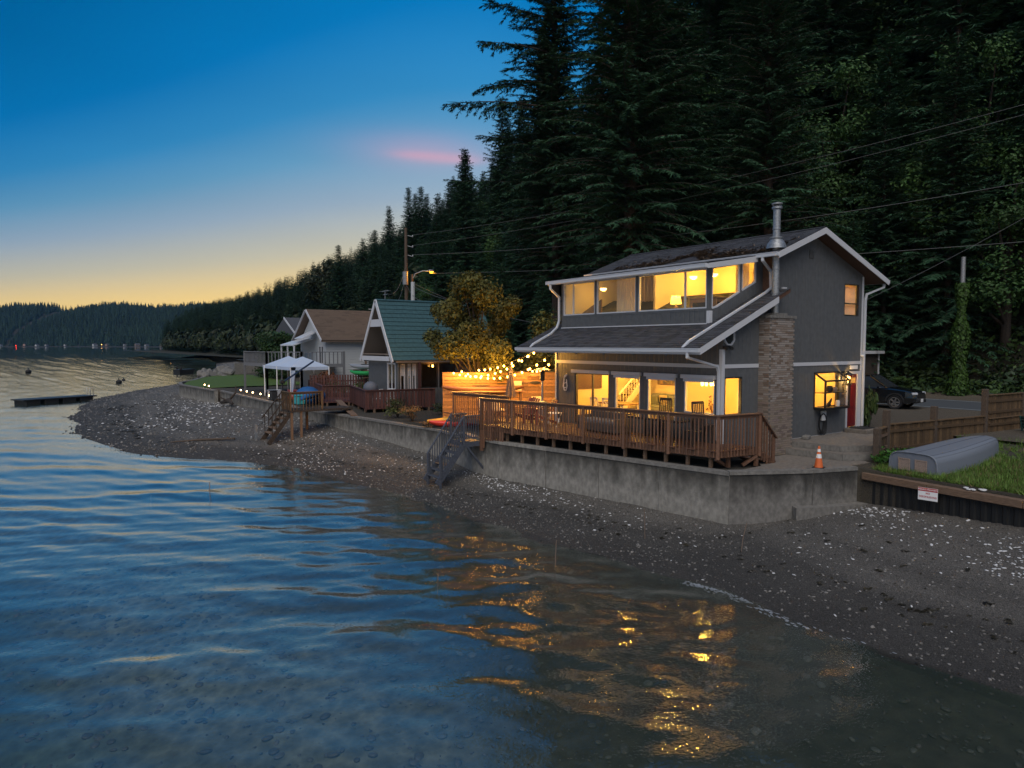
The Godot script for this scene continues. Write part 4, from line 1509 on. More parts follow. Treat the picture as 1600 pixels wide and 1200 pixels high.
# ------------------------------------------------------------------ bulkhead, deck, stairs
func bulkhead() -> void:
	# cast concrete sea wall: panels with a coping; each run is one wall
	var runs := [
		["concrete bulkhead below the deck of the grey cottage, stained with dark streaks", [Vector2(-1.34, 1.35), Vector2(-3.15, -7.66), Vector2(-3.2, -9.5), Vector2(-2.9, -11.0)], 1.95, 0.0],
		["dark mossy concrete wall turning the corner below the traffic cone", [Vector2(2.42, 3.06), Vector2(0.89, 2.56), Vector2(-1.34, 1.35)], 1.97, 0.0],
		["long concrete sea wall below the red neighbouring decks", [Vector2(-2.9, -11.0), Vector2(-2.62, -13.05), Vector2(-3.3, -19.0), Vector2(-4.1, -26.0), Vector2(-4.2, -28.5)], 1.82, 0.05],
		["low concrete sea wall in front of the white canopy", [Vector2(-4.2, -28.5), Vector2(-4.37, -33.0), Vector2(-4.4, -46.5)], 1.84, 0.0],
		["weathered sea wall at the edge of the far lawn", [Vector2(-4.9, -46.2), Vector2(-5.6, -57.0), Vector2(-5.0, -61.0), Vector2(-3.0, -65.0), Vector2(2.5, -80.5)], 1.9, 0.0],
	]
	for r in runs:
		var w := thing("sea_wall", r[0], "sea wall")
		var pts: Array = r[1]
		var acc := 0.0
		for i in pts.size() - 1:
			var a: Vector2 = pts[i]
			var b: Vector2 = pts[i + 1]
			var n := maxi(1, int(round(a.distance_to(b) / 2.4)))
			for k in n:
				var p := a.lerp(b, k / float(n))
				var q := a.lerp(b, (k + 1.0) / n)
				var d := (q - p).normalized()
				var back := Vector2(-d.y, d.x) * 0.28
				if back.x < 0 and absf(back.x) > absf(back.y) or (absf(back.x) <= absf(back.y) and back.y > 0): back = -back
				var m := MB.new()
				var gap := d * 0.008
				var o := back.normalized() * rng.randf_range(-.012, .012)
				m.prism([p + gap + o, q - gap + o, q - gap + back, p + gap + back], -0.6, r[2] - .1, "xz")
				# weathered face: run-off streaks from the coping, pale worn foot
				var seed_x := rng.randf() * 100.0
				var nx := maxi(4, int(p.distance_to(q) / .1))
				var outw := -back.normalized() * .006 + o
				var vtx := []
				var cls := []
				for ix in nx + 1:
					var g := p.lerp(q, float(ix) / nx) + outw
					if ix == 0: g += gap
					if ix == nx: g -= gap
					var streak := .5 + .5 * bumpy.get_noise_2d(seed_x + ix * .9, i * 7.0)
					var rowv := []
					var rowc := []
					for iy in 17:
						var yy := lerpf(-.5, r[2] - .101, iy / 16.0)
						var up: float = (yy - .5) / 1.4
						var stain := clampf(smoothstep(1.0 - streak * 1.15, 1.05, up), 0, 1) * .8
						var blotch := .5 + .5 * bumpy.get_noise_2d(seed_x + ix * .35, yy * 4.0)
						var foot := smoothstep(.55, .15, up)
						var tone := lerpf(.36, 1.12, blotch) * (1.0 - stain) + foot * .6 - .3 * exp(-pow((yy - .42) / .06, 2.0))
						rowc.append(Color(tone, tone * lerpf(1.0, .985, stain), tone * lerpf(1.0, .95, stain)))
						rowv.append(Vector3(g.x, yy, g.y))
					vtx.append(rowv); cls.append(rowc)
				var nrm := Vector3(-back.x, 0, -back.y).normalized()
				for ix in nx:
					for iy in 16:
						for tr in [[[0, 0], [1, 0], [1, 1]], [[0, 0], [1, 1], [0, 1]]]:
							var A: Vector3 = vtx[ix + tr[0][0]][iy + tr[0][1]]; var B: Vector3 = vtx[ix + tr[1][0]][iy + tr[1][1]]; var D: Vector3 = vtx[ix + tr[2][0]][iy + tr[2][1]]
							var flip := (D - A).cross(B - A).dot(nrm) < 0.0
							m.tri_out(A, B, D, nrm)
							var last := m.c.size() - 3
							var ca: Color = cls[ix + tr[0][0]][iy + tr[0][1]]; var cb: Color = cls[ix + tr[1][0]][iy + tr[1][1]]; var cd: Color = cls[ix + tr[2][0]][iy + tr[2][1]]
							m.c[last] = ca; m.c[last + 1] = cd if flip else cb; m.c[last + 2] = cb if flip else cd
				part(w, "panel", m, "concrete_dark" if r[2] == 1.97 else "concrete")
				var cp := MB.new()
				var lip := -back.normalized() * .03
				cp.prism([p + lip, q + lip, q + back, p + back], r[2] - .1, r[2], "xz")
				part(w, "coping", cp, "concrete_dark" if r[2] != 1.95 or rng.randf() < .5 else "concrete")
	# footing ledge at the foot of the mossy wall
	var led := MB.new()
	led.prism([Vector2(0.4, 2.2), Vector2(2.5, 3.0), Vector2(2.45, 3.4), Vector2(1.2, 3.0), Vector2(0.2, 2.5)], 0.2, 0.92, "xz")
	single("concrete_footing", led, "concrete_dark", "rough concrete footing ledge at the foot of the mossy wall", "footing")


const DA := Vector2(-1.30, 0.91)    # front corners of the deck
const DC := Vector2(-3.31, -8.65)
const DB := Vector2(0.32, 1.15)
const RL := Vector2(-2.53, -12.03)
const RR := Vector2(-1.93, -8.86)


func rail_run(t: Node3D, a: Vector2, b: Vector2, floor_y: float, top: float, woods: String, posts: int, spacing := 0.125, low := -0.2, skip_first := false) -> void:
	var n := int(a.distance_to(b) / spacing)
	var d := (b - a).normalized()
	var yaw := atan2(d.x, d.y)
	var out := Vector2(d.y, -d.x)
	var bm := MB.new()
	bm.box(Vector3.ZERO, Vector3(.036, top - .05 - (floor_y + low), .036), Basis(), .003)
	var bal := bm.mesh()
	for i in range(1, n):
		var p := a.lerp(b, float(i) / n)
		var o := part_mesh(t, "baluster", bal, woods + str(rng.randi() % 3))
		o.position = Vector3(p.x, (top - .05 + floor_y + low) * .5, p.y)
		o.rotation = Vector3(rng.randf_range(-.006, .006), yaw, rng.randf_range(-.006, .006))
	for i in posts:
		if i == 0 and skip_first: continue
		var p := a.lerp(b, i / maxf(posts - 1.0, 1.0))
		var m := MB.new()
		m.box(Vector3(p.x, (top - .04 + floor_y + low - .06) * .5, p.y), Vector3(.092, top - .04 - (floor_y + low - .06), .092), Basis(Vector3.UP, yaw), .006)
		part(t, "post", m, woods + str(rng.randi() % 3))
	var h := MB.new()
	h.bar(Vector3(a.x - d.x * .07, top - .02, a.y - d.y * .07), Vector3(b.x + d.x * .07, top - .02, b.y + d.y * .07), .145, .038, Vector3.UP, .006)
	part(t, "handrail", h, woods + "1")
	var s := MB.new()
	s.bar(Vector3(a.x, top - .09, a.y), Vector3(b.x, top - .09, b.y), .04, .085)
	part(t, "sub_rail", s, woods + "0")


func deck() -> void:
	var t := thing("deck", "brown stained timber deck along the front of the grey cottage above the bulkhead", "deck")
	# boards
	var k := 0
	var x := -0.1
	while x > -3.35:
		var x0 := x - .138
		var xm := (x + x0) * .5
		var zf := DA.y + 0.02 + (DB.y - DA.y) * clampf((xm - DA.x) / (DB.x - DA.x), 0, 1)
		if xm < DA.x: zf = DA.y - (DA.x - xm) / 0.2103
		var zb := -12.2 if xm > -1.9 else -8.66
		if xm < -1.9 and xm > -2.5: zb = -8.72
		if zf - zb > .2:
			var cut := lerpf(zb, zf, rng.randf_range(.35, .65))
			for pr in [[zb, cut], [cut + .004, zf]]:
				var m := MB.new()
				m.box(Vector3(xm, 2.5 - .018 + rng.randf_range(-.0015, .0015), (pr[0] + pr[1]) * .5), Vector3(.134, .036, pr[1] - pr[0]), Basis(), .005)
				part(t, "plank", m, "deck_wood_%d" % (rng.randi() % 3))
		x = x0 - .004
	for i in 8:     # boards in front of the gable
		var z0 := .06 + i * .142
		if z0 > 1.05: break
		var m := MB.new()
		m.box(Vector3(.11, 2.482, z0 + .067), Vector3(.42, .036, .134), Basis(), .005)
		part(t, "plank", m, "deck_wood_%d" % (rng.randi() % 3))
	for xx in range(5):   # patio boards towards the cedar screen
		pass
	# rim joists and beams
	var rim := MB.new()
	for e in [[DC, DA], [DA, DB], [RL, RR]]:
		var a: Vector2 = e[0]
		var b: Vector2 = e[1]
		var d := (b - a).normalized()
		var ins := Vector2(d.y, -d.x) * .04
		if ins.x < 0: ins = -ins
		if e[0] == DA: ins = Vector2(0, -.04)
		rim.bar(Vector3(a.x + ins.x, 2.37, a.y + ins.y), Vector3(b.x + ins.x, 2.37, b.y + ins.y), .04, .185)
	rim.bar(Vector3(DC.x, 2.37, DC.y), Vector3(-1.93, 2.37, -8.7), .04, .185)
	part(t, "rim_joist", rim, "rail_wood_0")
	for i in 13:
		var f := (i + .5) / 13.0
		var p := DC.lerp(DA, f)
		var j := MB.new()
		j.bx(p.x + .06, 2.27, p.y - .02, -.05, 2.46, p.y + .02)
		part(t, "joist", j, "rail_wood_0")
		var s := MB.new()
		var wx := p.x + .22
		s.bx(wx - .045, 1.95, p.y - .045, wx + .045, 2.28, p.y + .045)
		part(t, "support_post", s, "old_timber")
	rail_run(t, DC, DA, 2.5, 3.55, "rail_wood_", 7)
	rail_run(t, DA, DB, 2.5, 3.55, "rail_wood_", 2, .125, -.2, true)
	rail_run(t, RL, RR, 2.5, 3.55, "rail_wood_", 2)
	# lattice of boards under the left end
	for i in 9:
		var m := MB.new()
		var p := DC.lerp(DA, .012 + i * .0128)
		m.bx(p.x - .015, 1.62 if i < 1 else 1.93, p.y - .045, p.x + .015, 2.3, p.y + .045)
		part(t, "skirt_board", m, "rail_wood_%d" % (rng.randi() % 3))
	var cp := MB.new()
	cp.bx(DC.x - .05, 1.5, DC.y - .05, DC.x + .06, 2.3, DC.y + .06)
	part(t, "post", cp, "rail_wood_1")
	# diagonal braces under the near corner
	for e in [[Vector3(-1.25, 2.25, .8), Vector3(-.62, 1.97, .62)], [Vector3(.26, 2.25, 1.1), Vector3(-.15, 1.97, .9)]]:
		var m := MB.new()
		m.bar(e[0], e[1], .09, .09)
		part(t, "brace", m, "rail_wood_1")
	for p in [Vector2(-.62, .75), Vector2(.28, 1.08)]:
		var m := MB.new()
		m.bx(p.x - .05, 1.93, p.y - .05, p.x + .05, 2.28, p.y + .05)
		part(t, "support_post", m, "rail_wood_1")
	# steps with rails at the right end, down to the concrete
	var st := thing("deck_steps", "short brown timber steps with a sloping rail at the right end of the deck", "steps")
	for i in 3:
		var m := MB.new()
		m.bx(.34 + i * .27, 2.3 - i * .165, .12, .64 + i * .27, 2.34 - i * .165, 1.16, .005)
		part(st, "tread", m, "rail_wood_1")
	for z in [.14, 1.12]:
		var m := MB.new()
		m.bar(Vector3(.3, 2.36, z), Vector3(1.14, 1.92, z), .04, .2)
		part(st, "stringer", m, "rail_wood_0")
	var hr := MB.new()
	hr.bar(Vector3(.28, 3.56, 1.16), Vector3(1.16, 2.72, 1.16), .13, .04, Vector3.UP, .005)
	part(st, "handrail", hr, "rail_wood_0")
	for i in 5:
		var m := MB.new()
		var xx := .44 + i * .14
		m.bx(xx - .018, 2.1 - i * .07, 1.13, xx + .018, 3.4 - i * .134, 1.166)
		part(st, "baluster", m, "rail_wood_%d" % (i % 3))
	var np := MB.new()
	np.bx(1.03, 1.92, 1.08, 1.12, 2.75, 1.17, .005)
	part(st, "post", np, "rail_wood_1")


func beach_stairs() -> void:
	var t := thing("beach_stairs", "slate grey painted wooden stairs from the deck down to the gravel beach", "stairs")
	var zn := -8.75
	var zf := -9.7
	var fy := 1.88
	for i in 5:
		var m := MB.new()
		m.bx(-4.05 + i * .15, fy - .035, zf, -3.91 + i * .15, fy, zn, .004)
		part(t, "plank", m, "stair_paint")
	var fr := MB.new()
	fr.bx(-4.06, fy - .2, zn - .02, -3.28, fy - .035, zn + .03)
	fr.bx(-4.06, fy - .2, zf - .03, -3.28, fy - .035, zf + .02)
	fr.bx(-4.09, fy - .2, zf, -4.06, fy - .035, zn)
	part(t, "landing_frame", fr, "stair_paint")
	var a := Vector3(-4.05, fy - .1, 0)
	var b := Vector3(-5.1, .42, 0)
	for z in [zn, zf]:
		var m := MB.new()
		m.bar(a + Vector3(-.02, -.02, z), b + Vector3(-.12, -.05, z), .045, .24)
		part(t, "stringer", m, "stair_paint")
	for i in 6:
		var f := (i + .6) / 6.2
		var p := a.lerp(b, f)
		var m := MB.new()
		m.bx(p.x - .13, p.y + .02, zf + .02, p.x + .13, p.y + .06, zn - .02, .005)
		part(t, "tread", m, "stair_paint" if i % 3 else "old_timber")
	for z in [zn, zf]:
		var m := MB.new()
		m.bar(Vector3(-3.32, 2.87, z), Vector3(-4.08, 2.87, z), .09, .04, Vector3.UP, .005)
		m.bar(Vector3(-4.04, 2.88, z), Vector3(-5.12, 1.4, z), .07, .045, Vector3.UP, .005)
		m.bar(Vector3(-3.32, 2.02, z), Vector3(-4.05, 2.02, z), .04, .06)
		part(t, "handrail", m, "stair_paint")
		for p in [[-4.05, fy - .2, 2.86], [-5.08, .2, 1.43]]:
			var q := MB.new()
			q.bx(p[0] - .04, p[1], z - .04, p[0] + .04, p[2], z + .04, .004)
			part(t, "post", q, "stair_paint")
		for i in 6:
			var q := MB.new()
			var x := -3.4 - i * .105
			q.bx(x - .015, 2.03, z - .015, x + .015, 2.86, z + .015)
			part(t, "baluster", q, "stair_paint")
		for i in 9:
			var q := MB.new()
			var f := (i + .5) / 9.0
			var x := lerpf(-4.1, -5.05, f)
			q.bx(x - .014, lerpf(1.8, .46, f), z - .014, x + .014, lerpf(2.82, 1.46, f), z + .014)
			part(t, "baluster", q, "stair_paint")
	var br := MB.new()
	br.bar(Vector3(-3.9, fy - .2, zn), Vector3(-3.14, .75, zn), .07, .07)
	part(t, "brace", br, "stair_paint")


# ------------------------------------------------------------------ patio beyond the cottage
func patio() -> void:
	# cedar screen of horizontal boards
	var A := Vector3(-1.4, 0, -15.0)
	var B := Vector3(4.6, 0, -11.65)
	var f := thing("cedar_screen", "tall cedar privacy screen of horizontal boards glowing under string lights", "fence")
	var d := (B - A).normalized()
	var nn := Vector3(d.z, 0, -d.x)
	if nn.z < 0: nn = -nn
	var L := A.distance_to(B)
	var bs := Basis(d, Vector3.UP, d.cross(Vector3.UP))
	var y := 2.02
	var row := 0
	while y < 4.25:
		var cuts := [0.0, 2.35 if row % 2 else 1.6, 4.1 if row % 2 else 3.9, L]
		for i in 3:
			var m := MB.new()
			m.box(A + d * ((cuts[i] + cuts[i + 1]) * .5) + Vector3(0, y + .085, 0) + nn * rng.randf_range(-.005, .005), Vector3(cuts[i + 1] - cuts[i] - .012, .156, .024), bs, .004)
			part(f, "plank", m, "cedar_%d" % (rng.randi() % 3))
		y += .172
		row += 1
	for i in 4:
		var m := MB.new()
		m.box(A + d * (i * (L - .1) / 3.0 + .05) - nn * .06 + Vector3(0, 3.12, 0), Vector3(.09, 2.24, .09), bs)
		part(f, "post", m, "cedar_0")
	var cap := MB.new()
	cap.box(A + d * L * .5 + Vector3(0, y + .015, 0) - nn * .03, Vector3(L + .04, .03, .13), bs, .005)
	part(f, "cap_board", cap, "cedar_0")
	# patio floor behind the stepped-back rail (boards run with the house)
	var pf := thing("patio_deck", "timber patio floor between the stepped back rail and the cedar screen", "deck")
	for i in 34:
		var x := -1.85 + i * .142
		if x < -.1 and x > -1.9: pass
		var m := MB.new()
		var z1 := -12.22 if x < -.15 else -8.3
		var z0 := -14.6 + (x + 1.4) * .558
		if x < -1.2: z0 = -14.2
		z0 = maxf(z0, -14.6) + .15
		if z1 - z0 < .2: continue
		m.box(Vector3(x, 2.478, (z0 + z1) * .5), Vector3(.136, .036, z1 - z0), Basis(), .005)
		part(pf, "plank", m, "deck_wood_%d" % (rng.randi() % 3))
	# string lights
	mat("string_glow", Color(1, .85, .5), .4, {"glow": Color(1, .68, .25), "power": 28.0})
	var strands := [
		["string of warm bulbs sagging low along the cedar screen to the eave", Vector3(-1.25, 4.36, -14.4), Vector3(-.6, 5.3, -9.0), .5, 13],
		["string of warm bulbs crossing above the closed umbrella to the house corner", Vector3(-.9, 4.45, -14.3), Vector3(-.1, 5.2, -8.4), .62, 13],
		["upper string of warm bulbs rising from the screen to the lower roof gutter", Vector3(-.2, 4.45, -13.9), Vector3(-.5, 5.45, -8.65), .2, 9],
		["short string of warm bulbs beside the patio heater", Vector3(2.0, 4.5, -12.8), Vector3(-.05, 5.0, -8.35), .25, 6],
	]
	var bulb := MB.new()
	bulb.ball(Vector3(0, -.06, 0), Vector3(.038, .048, .038), 7, 10)
	var bulbm := bulb.mesh()
	var sock := MB.new()
	sock.lathe(Vector3.ZERO, [Vector2(.012, .015), Vector2(.016, -.025), Vector2(.0, -.025)], 8)
	var sockm := sock.mesh()
	for s in strands:
		var t := thing("string_lights", s[0], "string lights", "strings of bulbs over the patio")
		var pts := []
		for i in 25:
			var q := i / 24.0
			pts.append(s[1].lerp(s[2], q) + Vector3(0, -4.0 * s[3] * q * (1 - q), 0))
		var w := MB.new()
		w.tube(pts, .006, 5)
		part(t, "wire", w, "rubber")
		for i in s[4]:
			var q: float = (i + .4 + rng.randf_range(-.18, .18)) / s[4]
			var p: Vector3 = s[1].lerp(s[2], q) + Vector3(0, -4.0 * s[3] * q * (1 - q) - .01, 0)
			var o := part_mesh(t, "bulb", bulbm, "string_glow")
			o.position = p
			o.rotation = Vector3(rng.randf_range(-.2, .2), 0, rng.randf_range(-.2, .2))
			var k := part_mesh(o, "socket", sockm, "rubber")
			lamp(t, p + Vector3(0, -.055, 0), .62, Color(1, .71, .27), .03, 9)
	# closed umbrella
	var u := thing("patio_umbrella", "closed beige patio umbrella on a pole in front of the cedar screen", "umbrella", "", Vector3(-.75, 2.5, -10.3))
	var pm := MB.new()
	pm.tube([Vector3(0, 0, 0), Vector3(0, 2.3, 0)], .022, 8)
	pm.lathe(Vector3.ZERO, [Vector2(.26, 0), Vector2(.25, .05), Vector2(.05, .08), Vector2(.03, .3)], 16)
	pm.ball(Vector3(0, 2.32, 0), Vector3(.03, .05, .03), 6, 8)
	part(u, "pole", pm, "dark_metal")
	var cl := MB.new()
	for k in 16:
		var a0 := TAU * k / 16.0
		var a1 := TAU * (k + 1) / 16.0
		var w0 := 1.0 if k % 2 else .62
		var w1 := .62 if k % 2 else 1.0
		var prof := [[2.26, .03], [1.9, .1], [1.5, .15], [1.1, .22], [.92, .27]]
		for i in 4:
			var f0 := func(pr, a, w): return Vector3(cos(a) * pr[1] * w, pr[0] - (.06 if w < 1 else 0.0) * (1 if pr[0] < 1 else 0), sin(a) * pr[1] * w)
			var p: Vector3 = f0.call(prof[i], a0, w0); var q: Vector3 = f0.call(prof[i], a1, w1)
			var r: Vector3 = f0.call(prof[i + 1], a1, w1); var s2: Vector3 = f0.call(prof[i + 1], a0, w0)
			cl.face(p, q, r, s2, Vector3(cos((a0 + a1) / 2), 0.1, sin((a0 + a1) / 2)))
	part(u, "canopy", cl, mat("umbrella_cloth", lin(.15, .105, .08), .9, {"back": lin(.1, .07, .05)}))
	# patio heater
	var ph := thing("patio_heater", "tall steel mushroom patio heater beside the left corner of the grey house", "patio heater", "", Vector3(-.25, 2.5, -8.75))
	var hb := MB.new()
	hb.lathe(Vector3.ZERO, [Vector2(.24, 0), Vector2(.24, .06), Vector2(.2, .08), Vector2(.2, .75), Vector2(.05, .8), Vector2(.035, 1.5), Vector2(.035, 1.6)], 14)
	part(ph, "stand", hb, "steel")
	var hh := MB.new()
	hh.lathe(Vector3(0, 1.6, 0), [Vector2(.05, 0), Vector2(.1, .05), Vector2(.1, .38), Vector2(.06, .42)], 12)
	part(ph, "burner", hh, "dark_metal")
	var hc := MB.new()
	hc.lathe(Vector3(0, 2.04, 0), [Vector2(.36, 0), Vector2(.37, .02), Vector2(.14, .1), Vector2(0, .11)], 18)
	hc.lathe(Vector3(0, 2.04, 0), [Vector2(.36, 0), Vector2(.14, .07), Vector2(0, .08)], 18)
	part(ph, "reflector", hc, "steel")
	# Adirondack chairs
	var ad := thing("adirondack_chair", "red slatted garden armchair close to the sliding door", "garden chair", "red slatted garden armchairs on the deck", Vector3(-1.25, 2.5, -7.6), -1.9)
	var red := mat("red_paint", lin(.17, .04, .03), .6)
	for k in 6:
		var m := MB.new()
		m.bar(Vector3(-.2 + .1 * k - .05, .3, -.3), Vector3(-.24 + .115 * k - .05, 1.0 - .03 * absf(k - 2.5), -.62), .085, .02, Vector3(0, .4, 1))
		part(ad, "back_slat", m, red)
	for k in 5:
		var m := MB.new()
		m.bar(Vector3(-.29, .38 - .03 * (4 - k), .28 - .13 * (4 - k)), Vector3(.29, .38 - .03 * (4 - k), .28 - .13 * (4 - k)), .11, .02)
		part(ad, "seat_slat", m, red)
	for s in [-1.0, 1.0]:
		var m := MB.new()
		m.bx(s * .34 - .07, .6, -.5, s * .34 + .07, .625, .38, .005)
		part(ad, "armrest", m, red)
		var l := MB.new()
		l.bx(s * .32 - .02, 0, .2, s * .32 + .02, .6, .3)
		l.bar(Vector3(s * .3, .36, .3), Vector3(s * .3, .05, -.6), .03, .1)
		part(ad, "leg", l, red)
	dup(ad, "red slatted garden armchair nearer the patio heater", Vector3(-1.5, 2.5, -8.4), -1.5)
	# white folding side table with crossed legs
	var ft := thing("folding_table", "small white folding table with crossed legs by the red garden chairs", "side table", "", Vector3(-1.3, 2.5, -6.7), .5)
	var fm := MB.new()
	for k in 5: fm.bx(-.25, .5, -.25 + k * .1, .25, .515, -.16 + k * .1)
	part(ft, "table_top", fm, "white_paint")
	for z in [-.2, .2]:
		for s in [-1.0, 1.0]:
			var m := MB.new()
			m.bar(Vector3(-.22 * s, 0, z), Vector3(.22 * s, .5, z + .02 * s), .03, .02)
			part(ft, "leg", m, "white_paint")
	# outdoor dining table with a glossy top and four slatted chairs
	var ot := thing("patio_table", "long dark glossy-topped table on the deck below the two right front windows", "table", "", Vector3(-.85, 2.5, -1.75))
	var om := MB.new()
	om.box(Vector3(0, .72, 0), Vector3(.8, .02, 2.2), Basis(), .006)
	part(ot, "table_top", om, mat("table_glass", lin(.02, .02, .022), .04, {"spec": .7}))
	var of := MB.new()
	of.frame(-.41, -1.11, .41, 1.11, .05, .66, .708, "xz")
	part(ot, "apron", of, "dark_metal")
	for p in [[-.36, -1.0], [.36, -1.0], [-.36, 1.0], [.36, 1.0]]:
		var m := MB.new()
		m.bx(p[0] - .02, 0, p[1] - .02, p[0] + .02, .67, p[1] + .02)
		part(ot, "leg", m, "dark_metal")
	var oc := thing("patio_chair", "dark slatted patio chair near the white corner downspout", "chair", "dark slatted chairs at the long deck table", Vector3(-.3, 2.5, -.45), -1.75)
	chair_parts(oc, "bronze_frame", false)
	oc.scale = Vector3(1.1, 1.3, 1.1)
	dup(oc, "dark slatted patio chair in front of the second window from the right", Vector3(-.25, 2.5, -2.25), 3.3, Vector3(1.1, 1.3, 1.1))
	dup(oc, "dark slatted patio chair seen through the rail at the near end of the table", Vector3(-1.0, 2.5, -.25), 1.4)
	# low outdoor sofa
	var so := thing("outdoor_sofa", "low grey outdoor sofa behind the deck rail left of the long table", "sofa", "", Vector3(-.95, 2.5, -4.3))
	var s1 := MB.new()
	s1.box(Vector3(0, .2, 0), Vector3(.75, .3, 2.0), Basis(), .03)
	s1.box(Vector3(.32, .45, 0), Vector3(.14, .5, 2.0), Basis(), .03)
	for s in [-1.0, 1.0]: s1.box(Vector3(0, .38, s * .95), Vector3(.75, .36, .12), Basis(), .03)
	part(so, "frame", s1, mat("wicker", lin(.07, .06, .055), .9))
	for k in 3:
		var m := MB.new()
		m.box(Vector3(-.03, .4, -.6 + k * .6), Vector3(.62, .13, .58), Basis(), .04)
		part(so, "cushion", m, mat("grey_cushion", lin(.13, .13, .14), .9) if k == 0 else M["grey_cushion"])
	# bench, white cushions, table beside the screen
	var tb := thing("patio_bar", "long brown timber bar table in front of the cedar screen", "table", "", Vector3(-.6, 2.5, -12.3), -.5)
	var t1 := MB.new()
	t1.box(Vector3(0, .98, 0), Vector3(3.4, .05, .5), Basis(), .01)
	part(tb, "table_top", t1, "rail_wood_1")
	for x in [-1.5, 0.0, 1.5]:
		var m := MB.new()
		m.bx(x - .04, 0, -.2, x + .04, .96, .2)
		part(tb, "leg", m, "rail_wood_0")
	var ky := thing("kayak", "long brown kayak hung along the cedar screen above the bar table", "kayak", "", Vector3(0.1, 3.52, -13.75), -.51)
	kayak_shape(ky, 3.9, .3, mat("kayak_brown", lin(.12, .05, .025), .4))
	for k in 3:
		var c := MB.new()
		c.box(Vector3(0, .28, 0), Vector3(.5, .09, .48), Basis(Vector3(0, 0, 1), 0), .04)
		c.box(Vector3(.24, .56, 0), Vector3(.09, .52, .48), Basis(Vector3(0, 0, 1), -.22), .04)
		var ll := thing("lounge_chair", ["cream cushioned lounge chair furthest left on the patio behind the rail", "cream cushioned lounge chair in the middle of the patio by the umbrella", "upright cream cushioned chair on the patio near the heater"][k], "chair", "cream cushioned chairs on the patio", [Vector3(-1.3, 2.5, -11.3), Vector3(-.9, 2.5, -11.0), Vector3(.6, 2.5, -10.1)][k], [1.9, 1.6, 1.2][k])
		part(ll, "cushion", c, "curtain")
		var fr := MB.new()
		fr.frame(-.28, -.26, .28, .26, .04, .18, .235, "xz")
		for p in [[-.26, -.24], [.26, -.24], [-.26, .24], [.26, .24]]: fr.bx(p[0] - .02, 0, p[1] - .02, p[0] + .02, .2, p[1] + .02)
		fr.bar(Vector3(.27, .22, -.24), Vector3(.4, .85, -.24), .04, .03)
		fr.bar(Vector3(.27, .22, .24), Vector3(.4, .85, .24), .04, .03)
		part(ll, "frame", fr, "rail_wood_2")
	var bd := MB.new()
	bd.box(Vector3(1.55, 3.62, -12.95), Vector3(.36, .5, .03), Basis(Vector3.UP, -.51), .005)
	single("notice_board", bd, "curtain", "small pale square board on the right part of the cedar screen", "board")
	for k in 2:
		var p := thing("paddle", ["pale wooden paddle fixed high on the cedar screen", "dark paddle fixed below the pale one on the cedar screen"][k], "paddle", "", Vector3(1.6, 4.08 - k * .36, -13.22), -.51)
		var m := MB.new()
		m.tube([Vector3(-.9, 0, .05), Vector3(.75, .05, .05)], .016, 6)
		part(p, "shaft", m, "cedar_2" if k == 0 else "dark_metal")
		var bl := MB.new()
		bl.ball(Vector3(.95, .055, .05), Vector3(.26, .075, .014), 6, 12)
		part(p, "blade", bl, "cedar_2" if k == 0 else "dark_metal")
	# kayaks leaning below the rail
	var ky2 := thing("kayak", "yellow kayak lying at the foot of the cedar screen", "kayak", "", Vector3(-1.2, 2.25, -13.6), -.35)
	kayak_shape(ky2, 3.2, .33, mat("kayak_yellow", lin(.75, .36, .02), .35))
	ky2.rotation.z = .14
	var ky3 := thing("kayak", "red kayak beside the yellow one at the edge of the sea wall", "kayak", "", Vector3(-1.65, 2.05, -13.2), -.4)
	kayak_shape(ky3, 2.6, .3, mat("kayak_red", lin(.5, .03, .015), .35))


func kayak_shape(t: Node3D, L: float, W: float, m) -> void:
	var hull := MB.new()
	var rows := []
	var nrm := []
	for i in 17:
		var f := i / 16.0 * 2 - 1
		var w := W * pow(maxf(1 - pow(absf(f), 2.2), 0.0), .75) + .004
		var up := .1 * pow(absf(f), 3)
		var row := []
		var nr := []
		for k in 12:
			var a := TAU * k / 12
			var hgt := sin(a) * (.12 if sin(a) > 0 else .2) * (.35 + .65 * w / W)
			row.append(Vector3(f * L * .5, hgt + up, cos(a) * w))
			nr.append(Vector3(f * .3, sin(a), cos(a)).normalized())
		rows.append(row); nrm.append(nr)
	for i in 16:
		for k in 12:
			var q := (k + 1) % 12
			var p: Vector3 = nrm[i][k]
			if (rows[i + 1][q] - rows[i][k]).cross(rows[i][q] - rows[i][k]).dot(p) > 0:
				hull.trin(rows[i][k], rows[i][q], rows[i + 1][q], nrm[i][k], nrm[i][q], nrm[i + 1][q])
				hull.trin(rows[i][k], rows[i + 1][q], rows[i + 1][k], nrm[i][k], nrm[i + 1][q], nrm[i + 1][k])
			else:
				hull.trin(rows[i][k], rows[i + 1][q], rows[i][q], nrm[i][k], nrm[i + 1][q], nrm[i][q])
				hull.trin(rows[i][k], rows[i + 1][k], rows[i + 1][q], nrm[i][k], nrm[i + 1][k], nrm[i + 1][q])
	part(t, "hull", hull, m)
	var ck := MB.new()
	var pts := []
	for i in 21:
		var a := TAU * i / 20
		pts.append(Vector3(cos(a) * .42 - .1, .13, sin(a) * W * .6))
	ck.tube(pts, .02, 6)
	part(t, "cockpit_rim", ck, "rubber")
	var se := MB.new()
	se.ball(Vector3(-.1, .115, 0), Vector3(.4, .012, W * .57), 4, 16)
	part(t, "cockpit", se, "rubber")


